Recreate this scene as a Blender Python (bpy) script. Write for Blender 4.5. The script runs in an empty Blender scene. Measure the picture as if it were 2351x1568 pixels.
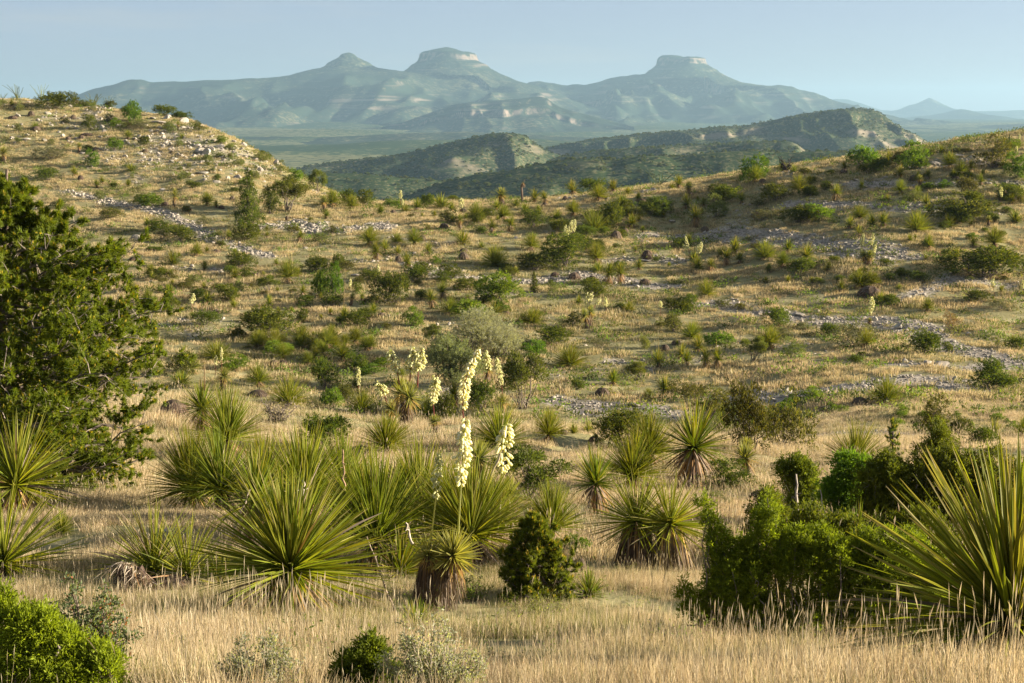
import bpy, math, random
import numpy as np
from mathutils import Vector, Matrix, Quaternion

# ------------------------------------------------------------------ camera, sky, sun, exposure
C = bpy.context.scene
R = math.radians
PITCH = 7.59                     # camera looks down a little from the hillside
FPX = 3917.0                     # focal length in units of a 2350 wide frame
cam_d = bpy.data.cameras.new('camera')
cam = bpy.data.objects.new('camera', cam_d); C.collection.objects.link(cam)
cam_d.sensor_width = 36.0; cam_d.lens = 60.0
cam_d.clip_start = 0.1; cam_d.clip_end = 80000
cam.location = (0, 0, 0); cam.rotation_euler = (R(90 - PITCH), 0, 0)
C.camera = cam

SUN_AZ, SUN_EL = 88.0, 14.0      # clockwise from the view direction, above the horizon
w = bpy.data.worlds.new('World'); C.world = w; w.use_nodes = True
nt = w.node_tree; nt.nodes.clear()
sky = nt.nodes.new('ShaderNodeTexSky'); sky.sky_type = 'NISHITA'; sky.sun_disc = False
sky.sun_elevation = R(SUN_EL); sky.sun_rotation = R(SUN_AZ)
sky.altitude = 1400; sky.air_density = 0.4; sky.dust_density = 4.0; sky.ozone_density = 1.2
bg = nt.nodes.new('ShaderNodeBackground'); bg.inputs['Strength'].default_value = 0.05
wo = nt.nodes.new('ShaderNodeOutputWorld')
# faint high cirrus, thin streaks all round the sky
wtc = nt.nodes.new('ShaderNodeTexCoord'); wmp = nt.nodes.new('ShaderNodeMapping'); wmp.inputs['Scale'].default_value = (2.2, 2.2, 26.0)
wno = nt.nodes.new('ShaderNodeTexNoise'); wno.inputs['Scale'].default_value = 1.6; wno.inputs['Detail'].default_value = 6; wno.inputs['Roughness'].default_value = 0.6
wmr = nt.nodes.new('ShaderNodeMapRange'); wmr.inputs['From Min'].default_value = 0.54; wmr.inputs['From Max'].default_value = 0.80; wmr.inputs['To Min'].default_value = 0.40; wmr.inputs['To Max'].default_value = 0.80
wmx = nt.nodes.new('ShaderNodeMix'); wmx.data_type = 'RGBA'; wmx.inputs['B'].default_value = (3.05, 3.15, 3.15, 1)
nt.links.new(wtc.outputs['Generated'], wmp.inputs[0]); nt.links.new(wmp.outputs[0], wno.inputs['Vector']); nt.links.new(wno.outputs[0], wmr.inputs['Value'])
nt.links.new(wmr.outputs[0], wmx.inputs['Factor']); nt.links.new(sky.outputs[0], wmx.inputs['A']); nt.links.new(wmx.outputs['Result'], bg.inputs[0]); nt.links.new(bg.outputs[0], wo.inputs[0])

sun_dir = Vector((math.sin(R(SUN_AZ)) * math.cos(R(SUN_EL)), math.cos(R(SUN_AZ)) * math.cos(R(SUN_EL)), math.sin(R(SUN_EL))))
sd = bpy.data.lights.new('sun', 'SUN'); sun = bpy.data.objects.new('sun', sd); C.collection.objects.link(sun)
sd.energy = 5.0; sd.angle = R(0.55); sd.color = (1.0, 0.86, 0.66)
sun.rotation_euler = sun_dir.to_track_quat('Z', 'Y').to_euler()

C.view_settings.view_transform = 'Standard'; C.view_settings.look = 'None'
C.view_settings.gamma = 1.0; C.view_settings.use_curve_mapping = False
C.view_settings.exposure = 1.95
C.render.engine = 'CYCLES'
C.cycles.max_bounces = 8; C.cycles.diffuse_bounces = 4; C.cycles.glossy_bounces = 1
C.cycles.transmission_bounces = 5; C.cycles.transparent_max_bounces = 4; C.cycles.volume_bounces = 0
C.cycles.use_denoising = True

# ------------------------------------------------------------------ helpers
rs = np.random.RandomState(11)
CP, SP = math.cos(R(PITCH)), math.sin(R(PITCH))
def ray(u, v):
    """pixel of a 2350x1568 frame -> (x, z) per metre of forward distance"""
    xc = (u - 1175.0) / FPX; yc = (784.0 - v) / FPX
    f = CP + yc * SP
    return xc / f, (-SP + yc * CP) / f
ZONE = {1: (0, 60.3), 2: (784, 60.3), 3: (1566, 60.3), 4: (0, 523), 5: (784, 523), 6: (1566, 523), 7: (0, 1045), 8: (784, 1045), 9: (1566, 1045)}
def zpx(zone, x, y):
    ox, oy = ZONE[zone]
    return ox + x / 3.0, oy + y / 3.0

def vnoise(x, y, seed=0):
    x = np.asarray(x, float); y = np.asarray(y, float)
    xi = np.floor(x).astype(np.int64); yi = np.floor(y).astype(np.int64)
    xf = x - xi; yf = y - yi
    def h(a, b):
        n = (a * 374761393 + b * 668265263 + seed * 1442695041) & 0xffffffff
        n = ((n ^ (n >> 13)) * 1274126177) & 0xffffffff
        n = ((n ^ (n >> 16)) * 2246822519) & 0xffffffff
        return ((n ^ (n >> 15)) & 0xffffff) / float(0xffffff)
    sx = xf * xf * xf * (xf * (xf * 6 - 15) + 10); sy = yf * yf * yf * (yf * (yf * 6 - 15) + 10)
    a = h(xi, yi); b = h(xi + 1, yi); c = h(xi, yi + 1); d = h(xi + 1, yi + 1)
    return (a * (1 - sx) + b * sx) * (1 - sy) + (c * (1 - sx) + d * sx) * sy
def fbm(x, y, seed=0, octv=4, gain=0.5):
    s = 0; amp = 1; tot = 0
    for o in range(octv):
        s = s + amp * (vnoise(x * 2 ** o, y * 2 ** o, seed + o * 17) - 0.5); tot += amp; amp *= gain
    return s / tot * 2
def ridged(x, y, seed=0, octv=3):
    s = 0; amp = 1; tot = 0
    for o in range(octv):
        s = s + amp * (1 - np.abs(2 * vnoise(x * 2 ** o, y * 2 ** o, seed + o * 31) - 1)); tot += amp; amp *= 0.5
    return s / tot

def new_mesh(name, V, faces, mat=None, col=None, smooth=False, extra=None):
    me = bpy.data.meshes.new(name)
    V = np.asarray(V, np.float32)
    faces = [np.asarray(f, np.int32) for f in faces if len(f)]
    nl = sum(f.size for f in faces); nf = sum(len(f) for f in faces)
    me.vertices.add(len(V)); me.vertices.foreach_set('co', V.ravel())
    me.loops.add(nl); me.polygons.add(nf)
    me.loops.foreach_set('vertex_index', np.concatenate([f.ravel() for f in faces]))
    starts = []; o = 0
    for f in faces:
        k = f.shape[1]; starts.append(o + np.arange(len(f)) * k); o += f.size
    me.polygons.foreach_set('loop_start', np.concatenate(starts).astype(np.int32))
    me.polygons.foreach_set('use_smooth', np.full(nf, smooth, bool))
    me.update(calc_edges=True)
    if col is not None:
        a = me.attributes.new('col', 'FLOAT_COLOR', 'POINT')
        c4 = np.ones((len(V), 4), np.float32); c4[:, :3] = np.clip(col, 0, 1)
        a.data.foreach_set('color', c4.ravel())
    for nm, arr in (extra or {}).items():
        a = me.attributes.new(nm, 'FLOAT', 'POINT'); a.data.foreach_set('value', np.asarray(arr, np.float32))
    if mat: me.materials.append(mat)
    return me

class MB:
    """collects vertices, faces and per-vertex albedo"""
    def __init__(s): s.V = []; s.F = []; s.Co = []; s.n = 0
    def add(s, V, F, col):
        V = np.asarray(V, float)
        if not len(V): return
        col = np.asarray(col, float)
        if col.ndim == 1: col = np.tile(col, (len(V), 1))
        s.V.append(V); s.Co.append(col)
        for f in (F if isinstance(F, list) else [F]):
            s.F.append(np.asarray(f, np.int64) + s.n)
        s.n += len(V)
    def mesh(s, name, mat, smooth=False):
        d = {}
        for f in s.F: d.setdefault(f.shape[1], []).append(f)
        return new_mesh(name, np.vstack(s.V), [np.vstack(x) for x in d.values()], mat, np.vstack(s.Co), smooth)

def nrm(a): return a / np.maximum(np.linalg.norm(a, axis=-1, keepdims=True), 1e-9)
def rdir(n, up=0.0, r=None):
    r = r or rs
    d = nrm(r.normal(size=(n, 3))); d[:, 2] += up
    return nrm(d)
def blades(mb, P, D, L, W, col, tip=None, segs=3, droop=0.0, prof='taper', roll=None, edge=None, sidebend=0.0, r=None):
    """n thin leaves: base P, direction D, length L, width W. edge gives a third row down the middle (folded leaf)."""
    r = r or rs
    n = len(P); P = np.asarray(P, float); D = nrm(np.asarray(D, float))
    L = np.broadcast_to(np.asarray(L, float), (n,)); W = np.broadcast_to(np.asarray(W, float), (n,))
    droop = np.broadcast_to(np.asarray(droop, float), (n,))
    col = np.asarray(col, float);  col = np.tile(col, (n, 1)) if col.ndim == 1 else col
    tip = col if tip is None else (np.tile(np.asarray(tip, float), (n, 1)) if np.asarray(tip).ndim == 1 else np.asarray(tip))
    if edge is None and (prof == 'diamond' or (prof == 'lin' and segs == 1)):      # small leaf or needle: one face
        A = nrm(r.normal(size=(n, 3))); S2 = nrm(np.cross(D, A)); h = (W * 0.5)[:, None]; T = P + D * L[:, None]; T[:, 2] -= droop * L
        if prof == 'diamond':
            Mi = P + D * (L * 0.5)[:, None]; Nb = np.cross(S2, D) * h * 0.3
            mb.add(np.stack([P, Mi - S2 * h + Nb, T, Mi + S2 * h + Nb], 1).reshape(-1, 3), [np.arange(n * 4).reshape(-1, 4)], np.stack([col, col, tip, col], 1).reshape(-1, 3))
        else:
            mb.add(np.stack([P - S2 * h, P + S2 * h, T], 1).reshape(-1, 3), [np.arange(n * 3).reshape(-1, 3)], np.stack([col, col, tip], 1).reshape(-1, 3))
        return
    ref = np.tile([0., 0., 1.], (n, 1)); par = np.abs(D[:, 2]) > 0.97
    if par.any(): ref[par] = nrm(np.column_stack([r.normal(size=par.sum()), r.normal(size=par.sum()), np.zeros(par.sum())]))
    S = nrm(np.cross(D, ref)); Nn = nrm(np.cross(S, D))
    if roll is None: roll = r.uniform(-0.5, 0.5, n)
    roll = np.broadcast_to(roll, (n,))[:, None]
    S2 = S * np.cos(roll) + Nn * np.sin(roll); N2 = -S * np.sin(roll) + Nn * np.cos(roll)
    bend = np.broadcast_to(np.asarray(sidebend, float), (n,)) * r.normal(size=n)
    k = segs + 1; t = np.linspace(0, 1, k)
    cen = P[:, None, :] + D[:, None, :] * (L[:, None] * t)[:, :, None]
    cen[:, :, 2] -= (droop * L)[:, None] * t ** 2
    cen += S[:, None, :] * ((bend * L)[:, None] * t ** 2)[:, :, None]
    if prof == 'taper': wt = np.clip(1.0 - t ** 4.5, 0.10, 1)
    elif prof == 'diamond': wt = np.clip(np.sin(np.pi * (0.08 + 0.9 * t)), 0.05, 1)
    else: wt = np.clip(1.0 - 0.9 * t, 0.08, 1)
    half = (W[:, None] * 0.5) * wt[None, :]
    cc = col[:, None, :] * (1 - t ** 3)[None, :, None] + tip[:, None, :] * (t ** 3)[None, :, None]
    if edge is None:
        Lp = cen - S2[:, None, :] * half[:, :, None]; Rp = cen + S2[:, None, :] * half[:, :, None]
        V = np.stack([Lp, Rp], 2).reshape(-1, 3); m = 2
        Co = np.repeat(cc[:, :, None, :], 2, 2).reshape(-1, 3)
    else:
        up = N2[:, None, :] * (half * 0.55)[:, :, None]
        Lp = cen - S2[:, None, :] * half[:, :, None] + up; Rp = cen + S2[:, None, :] * half[:, :, None] + up
        V = np.stack([Lp, cen, Rp], 2).reshape(-1, 3); m = 3
        ec = cc * 0.5 + np.asarray(edge, float)[None, None, :] * 0.5
        Co = np.stack([ec, cc, ec], 2).reshape(-1, 3)
    base = (np.arange(n) * k * m)[:, None] + (np.arange(segs) * m)[None, :]
    qs = []
    for j in range(m - 1):
        qs.append(np.stack([base + j, base + j + 1, base + m + j + 1, base + m + j], -1).reshape(-1, 4))
    mb.add(V, [np.vstack(qs)], Co)

def tube(mb, pts, rad, col, sides=5, cap=True):
    pts = np.asarray(pts, float); k = len(pts)
    rad = np.broadcast_to(np.asarray(rad, float), (k,))
    T = np.gradient(pts, axis=0); T = nrm(T)
    ref = np.array([0, 0, 1.0]) if abs(T[0, 2]) < 0.9 else np.array([1.0, 0, 0])
    A = nrm(np.cross(T, ref)); B = np.cross(T, A)
    an = np.arange(sides) * 2 * math.pi / sides
    V = pts[:, None, :] + rad[:, None, None] * (np.cos(an)[None, :, None] * A[:, None, :] + np.sin(an)[None, :, None] * B[:, None, :])
    V = V.reshape(-1, 3)
    i = np.arange(k - 1)[:, None] * sides; j = np.arange(sides)[None, :]; j2 = (j + 1) % sides
    F = np.stack([i + j, i + j2, i + sides + j2, i + sides + j], -1).reshape(-1, 4)
    mb.add(V, [F], col)
def curve_pts(a, b, n=5, sag=0.0, jit=0.0, r=None):
    r = r or rs
    a = np.asarray(a, float); b = np.asarray(b, float); t = np.linspace(0, 1, n)[:, None]
    p = a + (b - a) * t
    p[:, 2] += sag * np.sin(np.pi * t[:, 0])
    if jit: p[1:-1] += r.normal(size=(n - 2, 3)) * jit
    return p

# ------------------------------------------------------------------ materials
def mat_new(name):
    m = bpy.data.materials.new(name); m.use_nodes = True
    t = m.node_tree; t.nodes.clear()
    o = t.nodes.new('ShaderNodeOutputMaterial')
    return m, t, o
def N(t, kind, **kw):
    n = t.nodes.new(kind)
    for k, v in kw.items():
        if k.startswith('i_'): n.inputs[k[2:].replace('_', ' ')].default_value = v
        else: setattr(n, k, v)
    return n
def colour_var(t, src, amt_val=0.25, amt_hue=0.02, noise_scale=None, noise_amt=0.3):
    """albedo varied from plant to plant (object random) and by fine grain"""
    oi = N(t, 'ShaderNodeObjectInfo')
    hsv = N(t, 'ShaderNodeHueSaturation')
    mr = N(t, 'ShaderNodeMapRange'); mr.inputs['To Min'].default_value = 1 - amt_val; mr.inputs['To Max'].default_value = 1 + amt_val
    t.links.new(oi.outputs['Random'], mr.inputs['Value']); t.links.new(mr.outputs[0], hsv.inputs['Value'])
    mul = N(t, 'ShaderNodeMath', operation='MULTIPLY'); mul.inputs[1].default_value = 7.31
    fr = N(t, 'ShaderNodeMath', operation='FRACT')
    mh = N(t, 'ShaderNodeMapRange'); mh.inputs['To Min'].default_value = 0.5 - amt_hue; mh.inputs['To Max'].default_value = 0.5 + amt_hue
    t.links.new(oi.outputs['Random'], mul.inputs[0]); t.links.new(mul.outputs[0], fr.inputs[0]); t.links.new(fr.outputs[0], mh.inputs['Value'])
    t.links.new(mh.outputs[0], hsv.inputs['Hue'])
    t.links.new(src, hsv.inputs['Color'])
    if not noise_scale: return hsv.outputs[0]
    tc = N(t, 'ShaderNodeTexCoord'); no = N(t, 'ShaderNodeTexNoise'); no.inputs['Scale'].default_value = noise_scale; no.inputs['Detail'].default_value = 4
    t.links.new(tc.outputs['Object'], no.inputs['Vector'])
    m2 = N(t, 'ShaderNodeMapRange'); m2.inputs['From Min'].default_value = 0.3; m2.inputs['From Max'].default_value = 0.7
    m2.inputs['To Min'].default_value = 1 - noise_amt; m2.inputs['To Max'].default_value = 1 + noise_amt
    t.links.new(no.outputs[0], m2.inputs['Value'])
    mx = N(t, 'ShaderNodeMix', data_type='RGBA', blend_type='MULTIPLY'); mx.inputs['Factor'].default_value = 1
    cmb = N(t, 'ShaderNodeCombineColor')
    for i in range(3): t.links.new(m2.outputs[0], cmb.inputs[i])
    t.links.new(hsv.outputs[0], mx.inputs['A']); t.links.new(cmb.outputs[0], mx.inputs['B'])
    return mx.outputs['Result']
def leaf_mat(name, trans=0.35, rough=0.55, spec=0.25, var=0.2, hue=0.015, boost=1.0, tint=(1.42, 1.40, 0.5)):
    m, t, o = mat_new(name)
    at = N(t, 'ShaderNodeAttribute', attribute_name='col')
    c = colour_var(t, at.outputs['Color'], var, hue)
    p = N(t, 'ShaderNodeBsdfPrincipled'); p.inputs['Roughness'].default_value = rough; p.inputs['Specular IOR Level'].default_value = spec
    tr = N(t, 'ShaderNodeBsdfTranslucent')
    g = N(t, 'ShaderNodeMix', data_type='RGBA', blend_type='MULTIPLY'); g.inputs['Factor'].default_value = 1
    g.inputs['B'].default_value = (tint[0] * boost, tint[1] * boost, tint[2] * boost, 1)
    t.links.new(c, p.inputs['Base Color']); t.links.new(c, g.inputs['A']); t.links.new(g.outputs['Result'], tr.inputs['Color'])
    mx = N(t, 'ShaderNodeMixShader'); mx.inputs[0].default_value = trans
    t.links.new(p.outputs[0], mx.inputs[1]); t.links.new(tr.outputs[0], mx.inputs[2]); t.links.new(mx.outputs[0], o.inputs[0])
    return m
def wood_mat(name, scale=25, rough=0.9, bump=0.5, var=0.15):
    m, t, o = mat_new(name)
    at = N(t, 'ShaderNodeAttribute', attribute_name='col')
    c = colour_var(t, at.outputs['Color'], var, 0.01, scale, 0.4)
    p = N(t, 'ShaderNodeBsdfPrincipled'); p.inputs['Roughness'].default_value = rough; p.inputs['Specular IOR Level'].default_value = 0.15
    t.links.new(c, p.inputs['Base Color']); t.links.new(p.outputs[0], o.inputs[0])
    return m
M = {}
M['leaf'] = leaf_mat('plant_leaf', 0.46, 0.6, 0.12)
M['rosette'] = leaf_mat('rosette_leaf', 0.38, 0.55, 0.15, 0.15, 0.012)
M['needle'] = leaf_mat('needle_leaf', 0.42, 0.6, 0.2, 0.1)
M['grass'] = leaf_mat('dry_grass', 0.40, 0.7, 0.1, 0.22, 0.012, 0.9, (1.15, 1.05, 0.85))
M['petal'] = leaf_mat('petal', 0.35, 0.6, 0.2, 0.05, 0.0, 0.8)
M['dead'] = leaf_mat('dead_leaf', 0.12, 0.8, 0.1, 0.2, 0.01)
M['wood'] = wood_mat('bark')

def rock_mat(name, c1, c2, scale=1.5):
    m, t, o = mat_new(name)
    tc = N(t, 'ShaderNodeTexCoord')
    n1 = N(t, 'ShaderNodeTexNoise'); n1.inputs['Scale'].default_value = scale; n1.inputs['Detail'].default_value = 8; n1.inputs['Roughness'].default_value = 0.65
    t.links.new(tc.outputs['Object'], n1.inputs['Vector'])
    cr = N(t, 'ShaderNodeValToRGB'); e = cr.color_ramp.elements
    e[0].position = 0.35; e[0].color = (*c1, 1); e[1].position = 0.65; e[1].color = (*c2, 1)
    t.links.new(n1.outputs[0], cr.inputs[0])
    c = colour_var(t, cr.outputs[0], 0.18, 0.01)
    n2 = N(t, 'ShaderNodeTexNoise'); n2.inputs['Scale'].default_value = scale * 7; n2.inputs['Detail'].default_value = 6
    t.links.new(tc.outputs['Object'], n2.inputs['Vector'])
    b = N(t, 'ShaderNodeBump'); b.inputs['Strength'].default_value = 0.5; b.inputs['Distance'].default_value = 0.05
    t.links.new(n2.outputs[0], b.inputs['Height'])
    p = N(t, 'ShaderNodeBsdfPrincipled'); p.inputs['Roughness'].default_value = 0.9; p.inputs['Specular IOR Level'].default_value = 0.15
    t.links.new(c, p.inputs['Base Color']); t.links.new(b.outputs[0], p.inputs['Normal']); t.links.new(p.outputs[0], o.inputs[0])
    return m
M['rock'] = rock_mat('limestone', (0.22, 0.195, 0.16), (0.41, 0.37, 0.315))

def ground_mat():
    m, t, o = mat_new('dry_ground')
    tc = N(t, 'ShaderNodeTexCoord')
    n1 = N(t, 'ShaderNodeTexNoise'); n1.inputs['Scale'].default_value = 0.6; n1.inputs['Detail'].default_value = 8; n1.inputs['Roughness'].default_value = 0.7
    n2 = N(t, 'ShaderNodeTexNoise'); n2.inputs['Scale'].default_value = 6.0; n2.inputs['Detail'].default_value = 6
    for n in (n1, n2): t.links.new(tc.outputs['Object'], n.inputs['Vector'])
    cr = N(t, 'ShaderNodeValToRGB'); e = cr.color_ramp.elements
    e[0].position = 0.3; e[0].color = (0.18, 0.155, 0.078, 1); e[1].position = 0.7; e[1].color = (0.34, 0.30, 0.17, 1)
    x = e.new(0.5); x.color = (0.22, 0.205, 0.098, 1)
    t.links.new(n1.outputs[0], cr.inputs[0])
    g = N(t, 'ShaderNodeValToRGB'); e = g.color_ramp.elements
    e[0].position = 0.38; e[0].color = (0.21, 0.18, 0.145, 1); e[1].position = 0.66; e[1].color = (0.42, 0.38, 0.325, 1)
    t.links.new(n2.outputs[0], g.inputs[0])
    at = N(t, 'ShaderNodeAttribute', attribute_name='gravel')
    # ragged edge of the stony places
    ad = N(t, 'ShaderNodeMath', operation='ADD'); sb = N(t, 'ShaderNodeMath', operation='SUBTRACT'); sb.inputs[1].default_value = 0.5
    t.links.new(n2.outputs[0], sb.inputs[0]); t.links.new(at.outputs['Fac'], ad.inputs[0]); t.links.new(sb.outputs[0], ad.inputs[1])
    mr = N(t, 'ShaderNodeMapRange'); mr.inputs['From Min'].default_value = 0.3; mr.inputs['From Max'].default_value = 0.55
    t.links.new(ad.outputs[0], mr.inputs['Value'])
    mx = N(t, 'ShaderNodeMix', data_type='RGBA'); t.links.new(mr.outputs[0], mx.inputs['Factor'])
    t.links.new(cr.outputs[0], mx.inputs['A']); t.links.new(g.outputs[0], mx.inputs['B'])
    b = N(t, 'ShaderNodeBump'); b.inputs['Strength'].default_value = 0.6; b.inputs['Distance'].default_value = 0.06
    t.links.new(n2.outputs[0], b.inputs['Height'])
    p = N(t, 'ShaderNodeBsdfPrincipled'); p.inputs['Roughness'].default_value = 1.0; p.inputs['Specular IOR Level'].default_value = 0.1
    t.links.new(mx.outputs['Result'], p.inputs['Base Color']); t.links.new(b.outputs[0], p.inputs['Normal']); t.links.new(p.outputs[0], o.inputs[0])
    return m
M['ground'] = ground_mat()

def hill_mat(name, scrub, soil, rock, dot=0.12, patch=0.004, cover=0.5, rock_lo=0.74, rock_hi=0.6, strata=0.045, patch_amt=0.5, stretch=1.0):
    """far slopes: dark scrub dots over pale soil, bare rock where it is steep"""
    m, t, o = mat_new(name)
    tc = N(t, 'ShaderNodeTexCoord'); ge = N(t, 'ShaderNodeNewGeometry')
    nd = N(t, 'ShaderNodeTexNoise'); nd.inputs['Scale'].default_value = dot; nd.inputs['Detail'].default_value = 3; nd.inputs['Roughness'].default_value = 0.6
    np_ = N(t, 'ShaderNodeTexNoise'); np_.inputs['Scale'].default_value = patch; np_.inputs['Detail'].default_value = 5
    t.links.new(tc.outputs['Object'], nd.inputs['Vector']); pm = N(t, 'ShaderNodeMapping'); pm.inputs['Scale'].default_value = (1.0 / stretch, 1.0, 1.0)
    t.links.new(tc.outputs['Object'], pm.inputs[0]); t.links.new(pm.outputs[0], np_.inputs['Vector'])
    a = N(t, 'ShaderNodeMath', operation='ADD'); t.links.new(nd.outputs[0], a.inputs[0])
    s = N(t, 'ShaderNodeMath', operation='MULTIPLY_ADD'); s.inputs[1].default_value = patch_amt; s.inputs[2].default_value = -0.5 * patch_amt + (cover - 0.5)
    t.links.new(np_.outputs[0], s.inputs[0]); t.links.new(s.outputs[0], a.inputs[1])
    mr = N(t, 'ShaderNodeMapRange'); mr.inputs['From Min'].default_value = 0.42; mr.inputs['From Max'].default_value = 0.56
    t.links.new(a.outputs[0], mr.inputs['Value'])
    mx = N(t, 'ShaderNodeMix', data_type='RGBA'); mx.inputs['A'].default_value = (*soil, 1); mx.inputs['B'].default_value = (*scrub, 1)
    t.links.new(mr.outputs[0], mx.inputs['Factor'])
    sx = N(t, 'ShaderNodeSeparateXYZ'); t.links.new(ge.outputs['Normal'], sx.inputs[0])
    st = N(t, 'ShaderNodeMapRange'); st.inputs['From Min'].default_value = rock_lo; st.inputs['From Max'].default_value = rock_hi
    t.links.new(sx.outputs['Z'], st.inputs['Value'])
    # beds of rock
    sp = N(t, 'ShaderNodeSeparateXYZ'); t.links.new(tc.outputs['Object'], sp.inputs[0])
    wv = N(t, 'ShaderNodeTexNoise'); wv.noise_dimensions = '1D'; wv.inputs['Scale'].default_value = 0.12; wv.inputs['Detail'].default_value = 3
    t.links.new(sp.outputs['Z'], wv.inputs['W'])
    rc = N(t, 'ShaderNodeMix', data_type='RGBA'); rc.inputs['A'].default_value = (*[c * 0.65 for c in rock], 1); rc.inputs['B'].default_value = (*[c * 1.2 for c in rock], 1)
    t.links.new(wv.outputs[0], rc.inputs['Factor'])
    ns = N(t, 'ShaderNodeTexNoise'); ns.inputs['Scale'].default_value = 1.0; ns.inputs['Detail'].default_value = 4
    sm = N(t, 'ShaderNodeMapping'); sm.inputs['Scale'].default_value = (patch * 1.2, patch * 1.2, strata)
    t.links.new(tc.outputs['Object'], sm.inputs[0]); t.links.new(sm.outputs[0], ns.inputs['Vector'])
    s1 = N(t, 'ShaderNodeMapRange'); s1.inputs['From Min'].default_value = 0.56; s1.inputs['From Max'].default_value = 0.68; s1.inputs['To Max'].default_value = 0.7
    t.links.new(ns.outputs[0], s1.inputs['Value'])
    s2 = N(t, 'ShaderNodeMapRange'); s2.inputs['From Min'].default_value = 0.97; s2.inputs['From Max'].default_value = 0.88
    t.links.new(sx.outputs['Z'], s2.inputs['Value'])
    s3 = N(t, 'ShaderNodeMath', operation='MULTIPLY'); t.links.new(s1.outputs[0], s3.inputs[0]); t.links.new(s2.outputs[0], s3.inputs[1])
    mxs = N(t, 'ShaderNodeMix', data_type='RGBA'); t.links.new(s3.outputs[0], mxs.inputs['Factor']); t.links.new(mx.outputs['Result'], mxs.inputs['A']); mxs.inputs['B'].default_value = (*[c * 0.9 for c in rock], 1)
    mx = mxs
    ncr = N(t, 'ShaderNodeTexNoise'); ncr.inputs['Scale'].default_value = 1.0; ncr.inputs['Detail'].default_value = 4
    cm = N(t, 'ShaderNodeMapping'); cm.inputs['Scale'].default_value = (dot * 0.7, dot * 0.7, dot * 0.5); t.links.new(tc.outputs['Object'], cm.inputs[0]); t.links.new(cm.outputs[0], ncr.inputs['Vector'])
    ncm = N(t, 'ShaderNodeMapRange'); ncm.inputs['From Min'].default_value = 0.40; ncm.inputs['From Max'].default_value = 0.58; t.links.new(ncr.outputs[0], ncm.inputs['Value'])
    stm = N(t, 'ShaderNodeMath', operation='MULTIPLY'); t.links.new(st.outputs[0], stm.inputs[0]); t.links.new(ncm.outputs[0], stm.inputs[1]); st = stm
    m2 = N(t, 'ShaderNodeMix', data_type='RGBA'); t.links.new(st.outputs[0], m2.inputs['Factor'])
    t.links.new(mx.outputs['Result'], m2.inputs['A']); t.links.new(rc.outputs['Result'], m2.inputs['B'])
    p = N(t, 'ShaderNodeBsdfPrincipled'); p.inputs['Roughness'].default_value = 1.0; p.inputs['Specular IOR Level'].default_value = 0.0
    t.links.new(m2.outputs['Result'], p.inputs['Base Color']); t.links.new(p.outputs[0], o.inputs[0])
    return m

def link(name, me, parent=None):
    o = bpy.data.objects.new(name, me); C.collection.objects.link(o)
    if parent: o.parent = parent
    return o
def structure(name, me, label=None):
    o = link(name, me); o['kind'] = 'structure'
    if label: o['label'] = label
    return o
# ------------------------------------------------------------------ the near ground: hillside, valley, far slope, left hill
def pt(u, v, Y):
    x, z = ray(u, v); return (u, Y, z * Y)
ctrl = []
for u in (-700, -300, 0, 400, 800, 1175, 1600, 2000, 2350, 2700, 3050):
    ctrl += [(u, 1.2, -1.6), (u, 4, -1.95), (u, 8, -2.72), pt(u, 1420, 13), pt(u, 1200, 20), pt(u, 1068, 30)]
for u in (-700, -300, 0, 400): ctrl += [pt(u, 925, 47), (u, 56, -10.2), (u, 68, -12.2), (u, 80, -12.6)]
for u in (800, 1175): ctrl += [pt(u, 980, 46), (u, 58, -11.6), (u, 72, -13.0), pt(u, 870, 84)]
ctrl += [pt(1600, 1010, 46), (1600, 56, -11.2), pt(1450, 940, 76), pt(1600, 930, 77), pt(1600, 870, 84)]
for u in (2000, 2350, 2700, 3050): ctrl += [pt(u, 1000, 50), pt(u, 930, 66), pt(u, 870, 76), pt(u, 800, 88)]
for u in (800, 1175, 1600): ctrl += [pt(u, 740, 99), pt(u, 600, 121), pt(u, 520, 138)]
for u in (-700, -300, 0, 400): ctrl += [pt(u, 740, 98), pt(u, 600, 122), pt(u, 500, 145), pt(u, 440, 158)]
for u in (2000, 2350, 2700, 3050): ctrl += [pt(u, 740, 97), pt(u, 640, 108), pt(u, 540, 120)]
ctrl += [pt(2350, 430, 133), pt(2000, 450, 133), pt(2700, 400, 133), pt(3050, 380, 133)]
# crest lines
ctrl += [pt(0, 330, 182), pt(400, 335, 183), pt(200, 280, 195), pt(0, 222, 208), pt(200, 228, 207), pt(400, 262, 203), pt(500, 300, 197), pt(560, 322, 192),
         pt(650, 386, 181), pt(715, 440, 170), pt(800, 462, 162), pt(1050, 466, 157), pt(1400, 441, 156), pt(1600, 420, 153), pt(1750, 402, 151),
         pt(2000, 372, 147), pt(2200, 350, 144), pt(2350, 333, 142), pt(2700, 305, 140), pt(3050, 290, 140), pt(-300, 215, 208), pt(-700, 215, 208)]
for u, z1, z2 in ((-700, -6, -26), (-300, -6, -26), (0, -7, -26), (200, -8, -27), (400, -13, -34), (560, -19, -40), (700, -25, -46), (1050, -24, -48), (1400, -24, -48), (1750, -22, -48), (2000, -22, -48), (2350, -21, -47), (2700, -20, -46), (3050, -20, -46)):
    ctrl += [(u, 235, z1), (u, 320, z2)]
ctrl = np.array(ctrl, float)
def tps_coords(az, Rr): return np.column_stack([az * 9.0, np.log(np.maximum(Rr, 0.8)) * 3.4])
cx = (ctrl[:, 0] - 1175) / FPX * ctrl[:, 1]; cy = ctrl[:, 1]
cR = np.hypot(cx, cy); cA = np.arctan2(cx, cy)
Cc = tps_coords(cA, cR)
def tps_k(d2): return 0.5 * d2 * np.log(d2 + 1e-9)
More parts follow.
